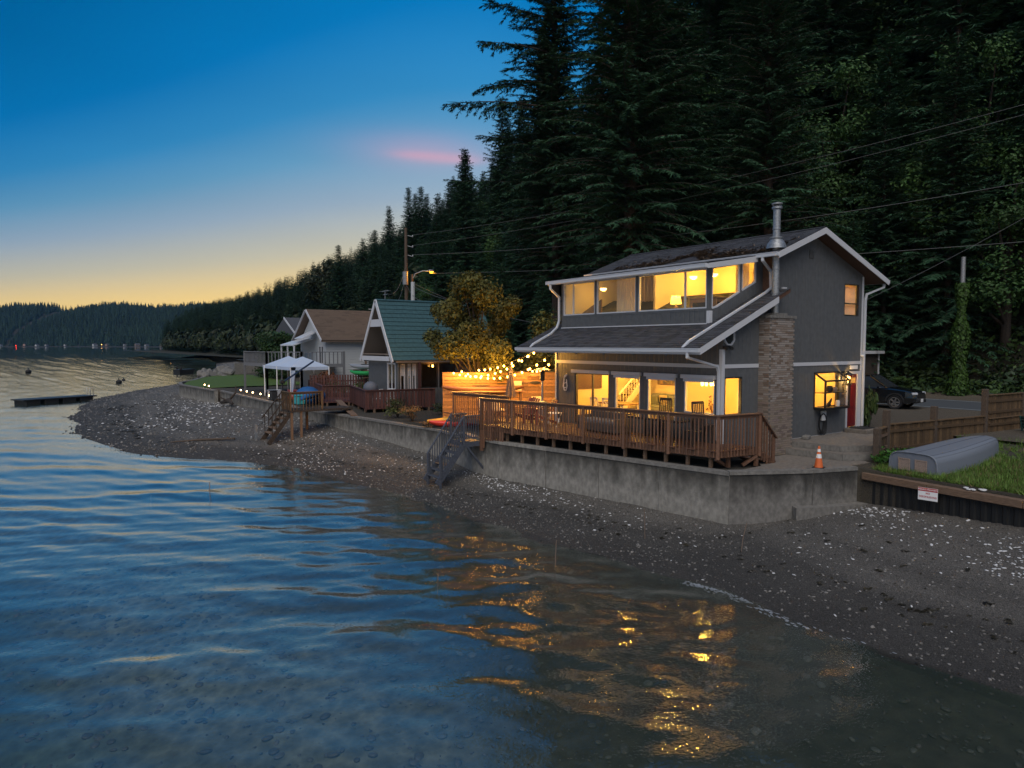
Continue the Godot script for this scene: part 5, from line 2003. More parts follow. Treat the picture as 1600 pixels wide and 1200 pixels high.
# ------------------------------------------------------------------ concrete walk, cone, yard with the dinghy
func walkway() -> void:
	var w := thing("concrete_walk", "concrete landing with two broad steps leading to the red front door", "walkway")
	var m := MB.new()
	m.prism([Vector2(3.24, .03), Vector2(8.6, .03), Vector2(8.6, 2.2), Vector2(4.6, 2.5), Vector2(3.5, 1.9)], 1.9, 2.36, "xz")
	part(w, "landing", m, "concrete_walk")
	var s := MB.new()
	s.prism([Vector2(2.85, .4), Vector2(3.26, .05), Vector2(3.55, 1.9), Vector2(4.6, 2.5), Vector2(4.2, 2.85), Vector2(3.15, 2.2)], 1.9, 2.17, "xz")
	part(w, "step", s, "concrete_walk")
	for e in [[Vector2(3.24, .12), Vector2(3.5, 1.9), 2.175, 2.345], [Vector2(3.5, 1.9), Vector2(4.6, 2.5), 2.175, 2.345], [Vector2(2.86, .42), Vector2(3.15, 2.2), 1.96, 2.155], [Vector2(3.15, 2.2), Vector2(4.2, 2.85), 1.96, 2.155]]:
		var ri := MB.new()
		var o2: Vector2 = (e[1] - e[0]).normalized()
		var ou := Vector2(-o2.y, o2.x) * .012
		ri.bar(Vector3(e[0].x + ou.x, (e[2] + e[3]) * .5, e[0].y + ou.y), Vector3(e[1].x + ou.x, (e[2] + e[3]) * .5, e[1].y + ou.y), .02, e[3] - e[2])
		part(w, "riser", ri, "concrete_dark")
	var a := MB.new()
	a.prism([Vector2(-.95, 1.32), Vector2(.3, 1.25), Vector2(1.2, .42), Vector2(3.0, .42), Vector2(3.2, 2.25), Vector2(4.2, 2.87), Vector2(2.6, 2.78), Vector2(1.1, 2.3)], 1.86, 1.955, "xz")
	part(w, "apron", a, "concrete_walk")
	var d := MB.new()
	d.bx(7.1, 2.36, .06, 8.25, 2.5, .9, .01)
	part(w, "door_step", d, "concrete_walk")
	var mt := MB.new()
	mt.bx(7.25, 2.5, .15, 8.1, 2.52, .7)
	single("door_mat", mt, "rubber", "dark door mat on the step before the red front door", "door mat")
	var rk := MB.new()
	rk.box(Vector3(4.15, 2.42, .35), Vector3(.42, .14, .22), Basis(Vector3.UP, .3), .03)
	single("concrete_block", rk, "concrete_dark", "low concrete block on the landing near the chimney", "block")
	var c := thing("traffic_cone", "orange traffic cone with two white bands standing on the sea wall corner", "traffic cone", "", Vector3(1.36, 1.955, 2.46))
	c.scale = Vector3.ONE * .92
	var base := MB.new()
	base.box(Vector3(0, .015, 0), Vector3(.36, .03, .36), Basis(Vector3.UP, .4), .01)
	part(c, "base", base, "rubber")
	var cone := MB.new()
	cone.lathe(Vector3.ZERO, [Vector2(.135, .03), Vector2(.03, .7), Vector2(.024, .71), Vector2(.0, .71)], 20)
	part(c, "body", cone, mat("cone_orange", lin(.62, .13, .03), .5))
	for e in [[.33, .46], [.53, .62]]:
		var b := MB.new()
		var r0: float = .135 - .105 * (e[0] - .03) / .67 + .002
		var r1: float = .135 - .105 * (e[1] - .03) / .67 + .002
		b.lathe(Vector3.ZERO, [Vector2(r0, e[0]), Vector2(r1, e[1])], 20)
		part(c, "band", b, "white_paint")


func board_fence(f: Node3D, a: Vector3, b: Vector3, h0: float, h1: float, w := .14) -> void:
	var n := int(a.distance_to(b) / w)
	var d := (b - a).normalized()
	var bs := Basis(d, Vector3.UP, d.cross(Vector3.UP))
	for i in n:
		var p := a.lerp(b, (i + .5) / n)
		var m := MB.new()
		var lo := rng.randf_range(-.02, .02)
		m.box(p + Vector3(0, (h0 + h1) * .5 + lo * .5, 0) + bs.z * rng.randf_range(-.006, .006), Vector3(w - .006, h1 - h0 + lo, .02), bs.rotated(d.cross(Vector3.UP), rng.randf_range(-.006, .006)), .003)
		part(f, "plank", m, "fence_%d" % (rng.randi() % 3))
	for y in [h0 + .25, h1 - .2]:
		var m := MB.new()
		m.bar(a + Vector3(0, y, 0) + bs.z * .035, b + Vector3(0, y, 0) + bs.z * .035, .04, .09)
		part(f, "rail", m, "fence_0")
	var cp := MB.new()
	cp.bar(a + Vector3(0, h1 + .025, 0), b + Vector3(0, h1 + .025, 0), .14, .036, Vector3.UP, .005)
	part(f, "cap_board", cp, "fence_1")


func yard_right() -> void:
	var sp := thing("sheet_pile_wall", "black corrugated sheet pile wall with a weathered timber cap on the right", "sea wall")
	var pts := [Vector2(2.48, 3.2), Vector2(2.23, 5.11), Vector2(1.99, 7.4), Vector2(1.6, 12.0), Vector2(1.2, 20.0), Vector2(.9, 34.0)]
	for i in pts.size() - 1:
		var a: Vector2 = pts[i]
		var b: Vector2 = pts[i + 1]
		var L := a.distance_to(b)
		var n := int(L / .24)
		var d := (b - a).normalized()
		var o := Vector2(-d.y, d.x)
		if o.x > 0: o = -o
		var inward := -o
		var m := MB.new()
		for k in n:
			var p := a.lerp(b, float(k) / n) + inward * .1
			var q := a.lerp(b, (k + 1.0) / n) + inward * .1
			var r := [p, p.lerp(q, .15) + o * .04, p.lerp(q, .5) + o * .04, p.lerp(q, .65), q]
			for j in 4:
				m.face(Vector3(r[j].x, -.5, r[j].y), Vector3(r[j + 1].x, -.5, r[j + 1].y), Vector3(r[j + 1].x, 1.66, r[j + 1].y), Vector3(r[j].x, 1.66, r[j].y), Vector3(o.x, 0, o.y))
		part(sp, "pile_panel", m, "sheet_pile")
		var nb := int(ceil(L / 3.2))
		for k in nb:
			var p := a.lerp(b, float(k) / nb)
			var q := a.lerp(b, (k + 1.0) / nb)
			var c := MB.new()
			c.bar(Vector3(p.x, 1.72, p.y) + Vector3(inward.x, 0, inward.y) * .1, Vector3(q.x, 1.72, q.y) + Vector3(inward.x, 0, inward.y) * .1 - Vector3(d.x, 0, d.y) * .008, .34, .2, Vector3.UP, .012)
			part(sp, "cap_timber", c, "old_timber")
	# sign on the pile wall: white panel with red header
	var sg := thing("warning_sign", "white no trespassing sign with a red header fixed to the black pile wall", "sign", "", Vector3(2.035, 1.57, 5.2), 0)
	var ang := atan2(-(2.23 - 1.99), (5.11 - 7.4))
	sg.rotation.y = -PI / 2 + .105
	var pb := MB.new()
	pb.box(Vector3(0, 0, 0), Vector3(.48, .34, .008), Basis(), .003)
	part(sg, "panel", pb, "white_paint")
	var hd := MB.new()
	hd.bx(-.235, .075, .0045, .235, .165, .0065)
	part(sg, "header", hd, mat("sign_red", lin(.4, .02, .025), .5))
	for e in [["PRIVATE PROPERTY", .052, .12, "white_paint"], ["NO", .07, .02, "sign_red"], ["TRESPASSING", .068, -.075, "sign_red"]]:
		var o := MeshInstance3D.new()
		o.name = "lettering"
		o.mesh = text_mesh(e[0], e[1], .002)
		o.material_override = M[e[3]]
		sg.add_child(o, true)
		o.position = Vector3(0, e[2], .0085 if e[3] == "white_paint" else .006)
	# shells left lying on the cap
	var sh := MB.new()
	for k in 9: sh.ball(Vector3(2.2 + rng.randf_range(-.1, .1), 1.85 + rng.randf() * .03, 6.25 + rng.randf_range(-.22, .22)), Vector3(.05, .025, .07), 5, 7)
	single("oyster_shells", sh, "shell", "little heap of white oyster shells on the timber cap", "shells", "", "stuff")
	# plank fence behind the dinghy
	var fa := thing("plank_fence", "brown vertical plank fence running from the walk to the tall post behind the dinghy", "fence")
	board_fence(fa, Vector3(4.9, 0, 2.64), Vector3(10.6, 0, 3.38), 1.98, 3.0)
	for e in [[3.7, 2.98, 1.2, 3.02], [4.85, 2.68, 1.9, 3.5], [7.55, 2.95, 1.9, 3.5], [10.55, 3.36, 1.9, 4.0]]:
		var m := MB.new()
		m.bx(e[0] - .09, e[2], e[1] - .09, e[0] + .09, e[3], e[1] + .09, .01)
		part(fa, "post", m, "post_wood")
	var g := thing("fence_gate", "short gate of cross rails between the first two fence posts", "gate")
	board_fence(g, Vector3(3.82, 0, 2.95), Vector3(4.74, 0, 2.72), 2.02, 2.95)
	for y in [2.35, 2.75]:
		var m := MB.new()
		m.bar(Vector3(3.8, y, 3.01), Vector3(4.76, y, 2.77), .03, .09)
		part(g, "cross_rail", m, "old_timber")
	var fb := thing("plank_fence", "higher plank fence continuing to the right past the tall post", "fence")
	board_fence(fb, Vector3(10.7, 0, 3.4), Vector3(16.0, 0, 3.9), 2.9, 3.75)
	board_fence(fb, Vector3(10.7, 0, 3.44), Vector3(16.0, 0, 3.94), 1.95, 2.9)
	for x in [13.2, 15.9]:
		var m := MB.new()
		m.bx(x - .08, 1.9, 3.55 + (x - 13.2) * .09, x + .08, 3.8, 3.71 + (x - 13.2) * .09, .01)
		part(fb, "post", m, "post_wood")
	dinghy()
	# green garden bench at the frame's edge
	var b := thing("garden_bench", "dark green slatted bench beside the plank fence at the right edge", "bench", "", Vector3(11.9, 1.98, 4.6), .6)
	var green := mat("bench_green", lin(.015, .06, .055), .6)
	for k in 4:
		var m := MB.new()
		m.bar(Vector3(-.7, .45, -.2 + k * .12), Vector3(.7, .45, -.2 + k * .12), .09, .025)
		part(b, "seat_slat", m, green)
	for k in 4:
		var m := MB.new()
		m.bar(Vector3(-.7, .58 + k * .12, -.28 - k * .03), Vector3(.7, .58 + k * .12, -.28 - k * .03), .025, .09)
		part(b, "back_slat", m, green)
	for s in [-.62, .62]:
		var m := MB.new()
		m.bar(Vector3(s, 0, -.25), Vector3(s, 1.0, -.4), .04, .05)
		m.bar(Vector3(s, 0, .2), Vector3(s, .64, .2), .04, .05)
		m.bar(Vector3(s, .64, .22), Vector3(s, .64, -.34), .05, .03)
		part(b, "leg", m, green)


func dinghy() -> void:
	var t := thing("dinghy", "upturned pale blue grey aluminium dinghy lying on the grass behind the pile wall", "dinghy", "", Vector3(3.0, 1.93, 4.36), 0)
	t.rotation = Vector3(.0, -.1, .02)
	var L := 4.5
	var al := mat("hull_paint", lin(.155, .175, .21), .6)
	var dk := mat("hull_seam", lin(.1, .11, .14), .5)
	var st := []
	for i in 25:
		var f := i / 24.0
		var w := .68 * pow(maxf(1.0 - pow(maxf(f - .22, 0.0) / .79, 2.0), 0.0), .62) + .01
		var base := .02 + .16 * pow(f, 4)
		var top := .54 + .16 * smoothstep(.0, .85, f) - .3 * pow(maxf(f - .86, 0.0) / .14, 2.0)
		var row := []
		for k in 17:
			var a := PI * k / 16.0
			var ca := -cos(a)
			var sa := sin(a)
			var px := w * signf(ca) * pow(absf(ca), .3) * lerpf(1.0, .9, sa)
			row.append(Vector3(f * L + .12 * base, base + (top - base) * pow(sa, .32) + .03 * (1.0 - absf(ca)) * sa, px))
		st.append(row)
	var h := MB.new()
	var nr := []
	for i in 25:
		var rn := []
		for k in 17:
			var du: Vector3 = st[mini(i + 1, 24)][k] - st[maxi(i - 1, 0)][k]
			var dv: Vector3 = st[i][mini(k + 1, 16)] - st[i][maxi(k - 1, 0)]
			var q := du.cross(dv).normalized()
			var outw := Vector3(0.0, st[i][k].y - .1, st[i][k].z)
			rn.append(q if q.dot(outw) >= 0 else -q)
		nr.append(rn)
	for i in 24:
		for k in 16:
			var A: Vector3 = st[i][k]; var B: Vector3 = st[i][k + 1]; var D: Vector3 = st[i + 1][k + 1]; var E2: Vector3 = st[i + 1][k]
			if (D - A).cross(B - A).dot(nr[i][k]) >= 0:
				h.trin(A, B, D, nr[i][k], nr[i][k + 1], nr[i + 1][k + 1]); h.trin(A, D, E2, nr[i][k], nr[i + 1][k + 1], nr[i + 1][k])
			else:
				h.trin(A, D, B, nr[i][k], nr[i + 1][k + 1], nr[i][k + 1]); h.trin(A, E2, D, nr[i][k], nr[i + 1][k], nr[i + 1][k + 1])
	part(t, "hull", h, al)
	# rounded transom with two pale knee panels
	var tr := MB.new()
	for k in range(1, 16): tr.tri_out(st[0][0], st[0][k], st[0][k + 1], Vector3(-1, 0, 0))
	part(t, "transom", tr, al)
	for s in [-1.0, 1.0]:
		var m := MB.new()
		m.box(Vector3(-.012, .22, s * .24), Vector3(.02, .3, .3), Basis(), .008)
		m.frame(s * .24 - .17, .05, s * .24 + .17, .39, .03, -.035, -.01, "zy")
		part(t, "knee_panel", m, mat("bare_panel", lin(.36, .27, .22), .7, {"tex": M["concrete_walk"].albedo_texture, "scale": Vector3(2, 2, 2)}) if s < 0 else M["bare_panel"])
	for e in [[0, .024], [16, .024], [4, .012], [12, .012], [6, .01], [10, .01], [8, .016]]:
		var m := MB.new()
		var pts := []
		for i in 25: pts.append(st[i][e[0]])
		m.tube(pts, e[1], 6)
		part(t, "gunwale" if e[0] in [0, 16] else "keel_strake", m, al if e[0] in [0, 16, 12, 4] else dk)
	var rimt := MB.new()
	rimt.tube(st[0].map(func(p): return p + Vector3(-.01, 0, 0)), .022, 6)
	part(t, "transom_rim", rimt, al)
	var d := MB.new()
	d.ball(Vector3(.95, .27, .635), Vector3(.17, .075, .012), 6, 16)
	part(t, "oval_badge", d, "white_paint")
	var d2 := MB.new()
	d2.ball(Vector3(.95, .27, .64), Vector3(.09, .03, .012), 6, 12)
	part(t, "badge_mark", d2, al)


# ------------------------------------------------------------------ parked car
func vehicle() -> void:
	var t := thing("parked_car", "dark grey sport utility car parked nose out on the gravel behind the house corner", "car", "", Vector3(17.9, 2.43, -4.4), 0.12)
	var paint := mat("car_paint", lin(.012, .014, .017), .25, {"coat": 1.0, "metal": .3})
	# body: stations along z, nose at +z
	var st := [[-2.2, .62, .78, .95], [-2.1, .35, .84, 1.02], [-1.2, .25, .9, 1.04], [.0, .25, .91, 1.03], [.75, .25, .91, 1.02], [1.2, .25, .9, 1.0], [1.8, .28, .88, .93], [2.12, .34, .8, .84], [2.25, .42, .68, .7]]
	var rows := []
	for s in st:
		var w: float = s[2]
		var b: float = s[3]
		rows.append([Vector3(-w * .96, s[1], s[0]), Vector3(-w, lerpf(s[1], b, .45), s[0]), Vector3(-w * .975, b - .05, s[0]), Vector3(-w * .88, b, s[0]), Vector3(-w * .4, b + .045, s[0]), Vector3(w * .4, b + .045, s[0]), Vector3(w * .88, b, s[0]), Vector3(w * .975, b - .05, s[0]), Vector3(w, lerpf(s[1], b, .45), s[0]), Vector3(w * .96, s[1], s[0])])
	var m := MB.new()
	for i in rows.size() - 1:
		for k in 9:
			var mid: Vector3 = (rows[i][k] + rows[i + 1][k + 1]) * .5
			m.face(rows[i][k], rows[i][k + 1], rows[i + 1][k + 1], rows[i + 1][k], Vector3(mid.x, mid.y - .5, 0))
	for e in [0, rows.size() - 1]:
		for k in range(1, 9): m.tri_out(rows[e][0], rows[e][k], rows[e][k + 1], Vector3(0, 0, -1 if e == 0 else 1))
	part(t, "body", m, paint)
	# cabin
	var cab := [[-2.0, .98, .8, .98, .8], [-1.75, .99, .8, 1.5, .64], [-.9, 1.0, .82, 1.63, .66], [.1, 1.0, .82, 1.6, .65], [.85, 1.03, .8, 1.1, .74], [1.0, 1.02, .79, 1.03, .78]]
	var g := MB.new()
	for i in cab.size() - 1:
		var a = cab[i]
		var b = cab[i + 1]
		for s in [-1.0, 1.0]:
			g.face(Vector3(a[2] * s, a[1], a[0]), Vector3(b[2] * s, b[1], b[0]), Vector3(b[4] * s, b[3], b[0]), Vector3(a[4] * s, a[3], a[0]), Vector3(s, .2, 0))
		if i != 1 and i != 2: g.face(Vector3(-a[4], a[3], a[0]), Vector3(a[4], a[3], a[0]), Vector3(b[4], b[3], b[0]), Vector3(-b[4], b[3], b[0]), Vector3(0, 1, .1))
	part(t, "window_glass", g, "glass_dark")
	var r := MB.new()
	for i in [1, 2]:
		var a = cab[i]
		var b = cab[i + 1]
		r.face(Vector3(-a[4], a[3] + .012, a[0]), Vector3(a[4], a[3] + .012, a[0]), Vector3(b[4], b[3] + .012, b[0]), Vector3(-b[4], b[3] + .012, b[0]), Vector3(0, 1, 0))
	for s in [-1.0, 1.0]:
		r.bar(Vector3(.655 * s, 1.6, .1), Vector3(.79 * s, 1.02, .98), .07, .05)
		r.bar(Vector3(.66 * s, 1.62, -.8), Vector3(.83 * s, 1.0, -.7), .07, .06)
		r.bar(Vector3(.64 * s, 1.52, -1.72), Vector3(.66 * s, 1.63, -.9), .05, .05)
		r.bar(Vector3(.66 * s, 1.63, -.9), Vector3(.65 * s, 1.61, .1), .05, .05)
		r.box(Vector3(.98 * s, 1.06, .62), Vector3(.2, .14, .1), Basis(), .03)
	part(t, "roof", r, paint)
	for s in [-1.0, 1.0]:
		for z in [-1.35, 1.35]:
			var w := MB.new()
			var prof := [[.35, -.1], [.35, .08], [.32, .12], [.22, .1]]
			for k in 24:
				var a0 := TAU * k / 24; var a1 := TAU * (k + 1) / 24
				for i in 3:
					var p := func(q, a): return Vector3(s * (.8 + q[1]), .35 + q[0] * sin(a), z + q[0] * cos(a))
					w.face(p.call(prof[i], a0), p.call(prof[i], a1), p.call(prof[i + 1], a1), p.call(prof[i + 1], a0), Vector3(s * .4 * i, sin(a0), cos(a0)) if i < 2 else Vector3(s, 0, 0))
			var wheel := part(t, "wheel", w, "rubber")
			var rm := MB.new()
			for k in 5:
				var a := TAU * k / 5
				rm.bar(Vector3(s * .9, .35, z), Vector3(s * .9, .35 + .23 * sin(a), z + .23 * cos(a)), .06, .03, Vector3(s, 0, 0))
			for k in 20:
				var a0 := TAU * k / 20; var a1 := TAU * (k + 1) / 20
				rm.bar(Vector3(s * .9, .35 + .225 * sin(a0), z + .225 * cos(a0)), Vector3(s * .9, .35 + .225 * sin(a1), z + .225 * cos(a1)), .03, .03, Vector3(s, 0, 0))
			part(wheel, "rim", rm, "steel")
			var ar := MB.new()
			for k in 11:
				var a0 := PI * k / 11.0; var a1 := PI * (k + 1) / 11.0
				ar.bar(Vector3(s * .905, .36 + .41 * sin(a0), z + .41 * cos(a0)), Vector3(s * .905, .36 + .41 * sin(a1), z + .41 * cos(a1)), .07, .05, Vector3(s, 0, 0))
			part(t, "wheel_arch", ar, "rubber")
	for s in [-1.0, 1.0]:
		var hl := MB.new()
		hl.box(Vector3(.62 * s, .78, 2.1), Vector3(.32, .13, .24), Basis(Vector3.UP, s * .5), .03)
		part(t, "headlight", hl, mat("lamp_lens", lin(.5, .52, .55), .08, {"coat": 1.0}) if s < 0 else M["lamp_lens"])
		var fg := MB.new()
		fg.ball(Vector3(.66 * s, .45, 2.15), Vector3(.07, .06, .05), 6, 10)
		part(t, "fog_lamp", fg, "lamp_lens")
	var gr := MB.new()
	for k in 4: gr.bx(-.42, .58 + k * .055, 2.2, .42, .605 + k * .055, 2.275)
	gr.frame(-.46, .55, .46, .82, .03, 2.19, 2.27)
	part(t, "grille", gr, "black_frame")
	var bp := MB.new()
	bp.box(Vector3(0, .4, 2.2), Vector3(1.36, .16, .16), Basis(), .05)
	part(t, "bumper", bp, "rubber")
	var np := MB.new()
	np.box(Vector3(0, .44, 2.29), Vector3(.32, .16, .012), Basis(), .004)
	part(t, "number_plate", np, "white_paint")


func road_things() -> void:
	var s := thing("roadside_shed", "small flat roofed brown shed with pale corner posts across the road", "shed", "", Vector3(27.9, 2.4, -11.0), .1)
	var b := MB.new()
	b.bx(-1.4, 0, -1.2, 1.4, 2.6, 1.2)
	part(s, "wall", b, "bark")
	var r := MB.new()
	r.bx(-1.75, 2.6, -1.5, 1.7, 2.78, 1.5)
	part(s, "roof", r, "trim")
	for p in [[-1.42, 1.22], [1.42, 1.22], [-1.42, -1.22]]:
		var m := MB.new()
		m.bx(p[0] - .05, 0, p[1] - .05, p[0] + .05, 2.6, p[1] + .05)
		part(s, "corner_post", m, "trim")
	var v := MB.new()
	v.tube([Vector3(.3, 2.75, 0), Vector3(.3, 3.35, 0), Vector3(.5, 3.42, 0)], .05, 8)
	part(s, "vent_pipe", v, "galvanised")


# ------------------------------------------------------------------ houses next door
func neighbours() -> void:
	# steep roofed house under green metal tiles
	var h := thing("a_frame_house", "steep gabled house with a blue green tiled roof and white barge boards", "house")
	var R := Vector2(-23.95, 8.15)
	var E := [Vector2(-21.75, 4.7), Vector2(-26.2, 4.75)]
	var x0 := -.72
	var x1 := 6.6
	for s in 2:
		var e: Vector2 = E[s]
		var n := 14
		var d := (R - e) / n
		var nrm := Vector3(0, d.x, -d.y) if s == 1 else Vector3(0, -d.x, d.y)
		if nrm.y < 0: nrm = -nrm
		nrm = nrm.normalized()
		for i in n:
			var m := MB.new()
			var a := e + d * i
			var b := e + d * (i + 1.03)
			var p := Vector3(x0, a.y, a.x) + nrm * .05
			var q := Vector3(x0, b.y, b.x) + nrm * .018
			var lo := Vector3(x0, a.y, a.x)
			var X := Vector3(x1 - x0, 0, 0)
			m.face(p, p + X, q + X, q, nrm)
			m.face(lo, lo + X, p + X, p, Vector3(0, -d.y, -d.x))
			m.face(lo, lo + X, q + X, q, -nrm)
			part(h, "roof_tile_course", m, "roof_green")
	var rc := MB.new()
	rc.tube([Vector3(x0 - .02, R.y + .05, R.x), Vector3(x1, R.y + .05, R.x)], .07, 8)
	part(h, "ridge_cap", rc, "roof_green")
	var bb := MB.new()
	for e in E:
		bb.bar(Vector3(x0 - .03, R.y + .02, R.x), Vector3(x0 - .03, e.y - .1, e.x), .06, .22, Vector3(1, 0, 0) if false else Vector3(0, .5, 1))
	bb.bar(Vector3(x0, 6.86, -24.72), Vector3(x0, 6.86, -23.15), .06, .42)
	bb.bar(Vector3(x0, 4.8, -26.0), Vector3(x0, 4.8, -22.2), .06, .26)
	part(h, "barge_board", bb, "trim")
	var g := MB.new()
	var tg := MB.new()
	tg.prism([Vector2(-26.0, 4.75), Vector2(-21.95, 4.75), Vector2(-23.95, 7.95)], .75, .85, "zy")
	for e in E:
		var inw := Vector2(0, -.1)
		tg.face(Vector3(-.68, e.y + .02, e.x) + Vector3(0, -.06, .1 if e.x < R.x else -.1), Vector3(.76, e.y + .02, e.x) + Vector3(0, -.06, .1 if e.x < R.x else -.1), Vector3(.76, R.y - .2, R.x), Vector3(-.68, R.y - .2, R.x), Vector3(0, -1, .5 if e.x < R.x else -.5))
	part(h, "gable_lining", tg, "tan_board")
	g.wall(-25.9, 1.8, -21.95, 4.75, [[-23.3, 3.0, -22.2, 4.55]], -.35, -.25, "zy")
	g.bx(-.25, 4.6, -25.9, .8, 4.72, -21.95)
	g.bx(x1 - .1, 1.8, -25.9, x1, 4.75, -21.95)
	g.bx(-.25, 1.8, -25.9, x1, 4.75, -25.8)
	part(h, "gable_wall", g, "siding")
	var sw := MB.new()
	sw.wall(-.35, 1.8, x1, 4.7, [[-.05, 2.9, .25, 4.5], [.42, 2.9, .62, 4.5], [.72, 2.9, .95, 4.5], [1.3, 3.05, 2.4, 4.5], [2.5, 3.05, 3.6, 4.5]], -22.3, -22.2)
	part(h, "side_wall", sw, "siding")
	var fa := MB.new()
	fa.bx(-.5, 4.58, -21.86, x1, 4.74, -21.8)
	part(h, "eave_fascia", fa, "brick")
	window_in(h, "gable_window", -23.3, 3.0, -22.2, 4.55, -.33, .1, "trim", [-22.75], "zy", .08)
	for w in [[-.05, .25], [.42, .62], [.72, .95], [1.3, 2.4], [2.5, 3.6]]:
		window_in(h, "side_window", w[0], 2.9 if w[1] < 1 else 3.05, w[1], 4.5, -22.22, -.1, "trim" if w[1] < 1 else "black_frame", [], "xy", .05)
		if w[1] < 1:
			var bl := MB.new()
			bl.bx(w[0] + .02, 3.8, -22.28, w[1] - .02, 4.48, -22.27)
			part(h, "half_blind", bl, "trim")
	# dark room inside and the seated balcony of the gable
	var rail := MB.new()
	rail.bar(Vector3(x0 + .02, 5.05, -25.9), Vector3(x0 + .02, 5.05, -22.1), .03, .05)
	part(h, "balcony_rail", rail, "brick")
	var orn := MB.new()
	var cres := []
	for i in 13:
		var a := -1.2 + i * .2
		cres.append(Vector3(-.02 + .7, 5.75 + .55 * sin(a), -22.95 - .25 * cos(a)))
	orn.tube(cres, [.01, .03, .05, .06, .07, .075, .08, .075, .07, .06, .05, .03, .01], 6)
	part(h, "crescent_ornament", orn, "white_paint")
	var gl := MB.new()
	gl.ball(Vector3(.7, 5.9, -24.4), Vector3(.02, .1, .12), 5, 8)
	part(h, "wall_plaque", gl, "white_paint")
	for x in [1.0, 3.75]:
		var m := MB.new()
		m.bx(x - .07, 1.8, -21.92, x + .07, 4.6, -21.78)
		part(h, "porch_post", m, "red_deck_0")
	var pr := MB.new()
	pr.bar(Vector3(1.0, 3.05, -21.85), Vector3(3.75, 3.05, -21.85), .06, .06)
	pr.bar(Vector3(1.0, 2.35, -21.85), Vector3(3.75, 2.35, -21.85), .05, .05)
	part(h, "porch_rail", pr, "siding")
	var an := thing("roof_antenna", "pale aerial with cross arms on the ridge of the blue green roof", "antenna", "", Vector3(-.1, 8.2, -24.0))
	var am := MB.new()
	am.tube([Vector3(0, 0, 0), Vector3(0, .6, 0)], .02, 6)
	am.bar(Vector3(-.1, .55, .6), Vector3(.1, .55, -.6), .05, .03)
	for k in 5: am.bar(Vector3(-.15, .55, -.5 + k * .25), Vector3(.15, .55, -.5 + k * .25), .015, .015)
	am.bar(Vector3(0, .35, .3), Vector3(0, .35, -.25), .03, .03)
	part(an, "mast", am, "galvanised")
	var pl := thing("porch_bulb", "small warm lamp under the porch eave of the blue green roofed house", "wall lamp", "", Vector3(1.95, 4.35, -22.0))
	var pb := MB.new()
	pb.ball(Vector3.ZERO, Vector3(.06, .08, .06), 6, 10)
	part(pl, "bulb", pb, "bulb_glow")
	lamp(pl, Vector3.ZERO, .25, Color(1, .6, .25), .05, 6)

	# brown roofed bungalow with pale lap siding
	var b := thing("bungalow", "pale grey lap sided house with a steep brown shingle roof beyond the white canopy", "house")
	var br := MB.new()
	br.prism([Vector2(-37.6, 5.95), Vector2(-41.0, 8.4), Vector2(-44.4, 5.95), Vector2(-44.4, 5.8), Vector2(-41.0, 8.22), Vector2(-37.6, 5.8)], 1.0, 15.0, "zy")
	var brf := part(b, "roof", br, "shingle_brown")
	# shingle courses of the slope in view
	var sc := MB.new()
	var n := 24
	for i in n:
		var a := Vector2(-37.57, 5.955).lerp(Vector2(-41.0, 8.42), i / float(n))
		var c := Vector2(-37.57, 5.955).lerp(Vector2(-41.0, 8.42), (i + 1.0) / n)
		var x := .96
		while x < 15.0:
			var w := rng.randf_range(.3, .6)
			var k := rng.randf_range(.75, 1.2)
			sc.col = Color(k, k, k)
			var xe := minf(x + w, 15.02)
			sc.face(Vector3(x, a.y + .03, a.x + .012), Vector3(xe - .008, a.y + .03, a.x + .012), Vector3(xe - .008, c.y + .012, c.x), Vector3(x, c.y + .012, c.x), Vector3(0, 1, .8))
			sc.face(Vector3(x, a.y, a.x + .012), Vector3(xe - .008, a.y, a.x + .012), Vector3(xe - .008, a.y + .03, a.x + .012), Vector3(x, a.y + .03, a.x + .012), Vector3(0, 0, 1))
			x += w
	part(brf, "shingles", sc, "shingle_brown", "stuff")
	var bt := MB.new()
	for e in [Vector2(-37.6, 5.9), Vector2(-44.4, 5.9)]:
		bt.bar(Vector3(.97, 8.34, -41.0), Vector3(.97, e.y, e.x), .05, .2, Vector3(0, .6, .8))
	part(brf, "barge_board", bt, "trim")
	var bw := MB.new()
	bw.prism([Vector2(-43.9, 5.9), Vector2(-38.1, 5.9), Vector2(-41.0, 8.1)], 1.5, 1.6, "zy")
	bw.wall(-43.9, 1.8, -38.1, 5.9, [[-39.6, 4.1, -38.5, 5.5]], 1.5, 1.62, "zy")
	part(b, "gable_wall", bw, mat("pale_siding", lin(.42, .44, .45), .8))
	# lap boards of the long wall
	var y := 1.85
	while y < 5.8:
		var m := MB.new()
		for seg in [[1.5, 4.55], [5.35, 7.3], [7.8, 14.6]]:
			m.face(Vector3(seg[0], y, -38.07), Vector3(seg[1], y, -38.07), Vector3(seg[1], y + .2, -38.1), Vector3(seg[0], y + .2, -38.1), Vector3(0, 0, 1))
			m.face(Vector3(seg[0], y, -38.1), Vector3(seg[1], y, -38.1), Vector3(seg[1], y, -38.07), Vector3(seg[0], y, -38.07), Vector3(0, -1, 0))
		if y + .2 < 4.3 or y > 5.5:
			for seg in [[4.55, 5.35], [7.3, 7.8]]:
				m.face(Vector3(seg[0], y, -38.07), Vector3(seg[1], y, -38.07), Vector3(seg[1], y + .2, -38.1), Vector3(seg[0], y + .2, -38.1), Vector3(0, 0, 1))
		part(b, "lap_board", m, "pale_siding")
		y += .2
	var bk := MB.new()
	bk.bx(1.6, 1.8, -43.9, 14.6, 5.85, -38.2)
	part(b, "core", bk, "pale_siding")
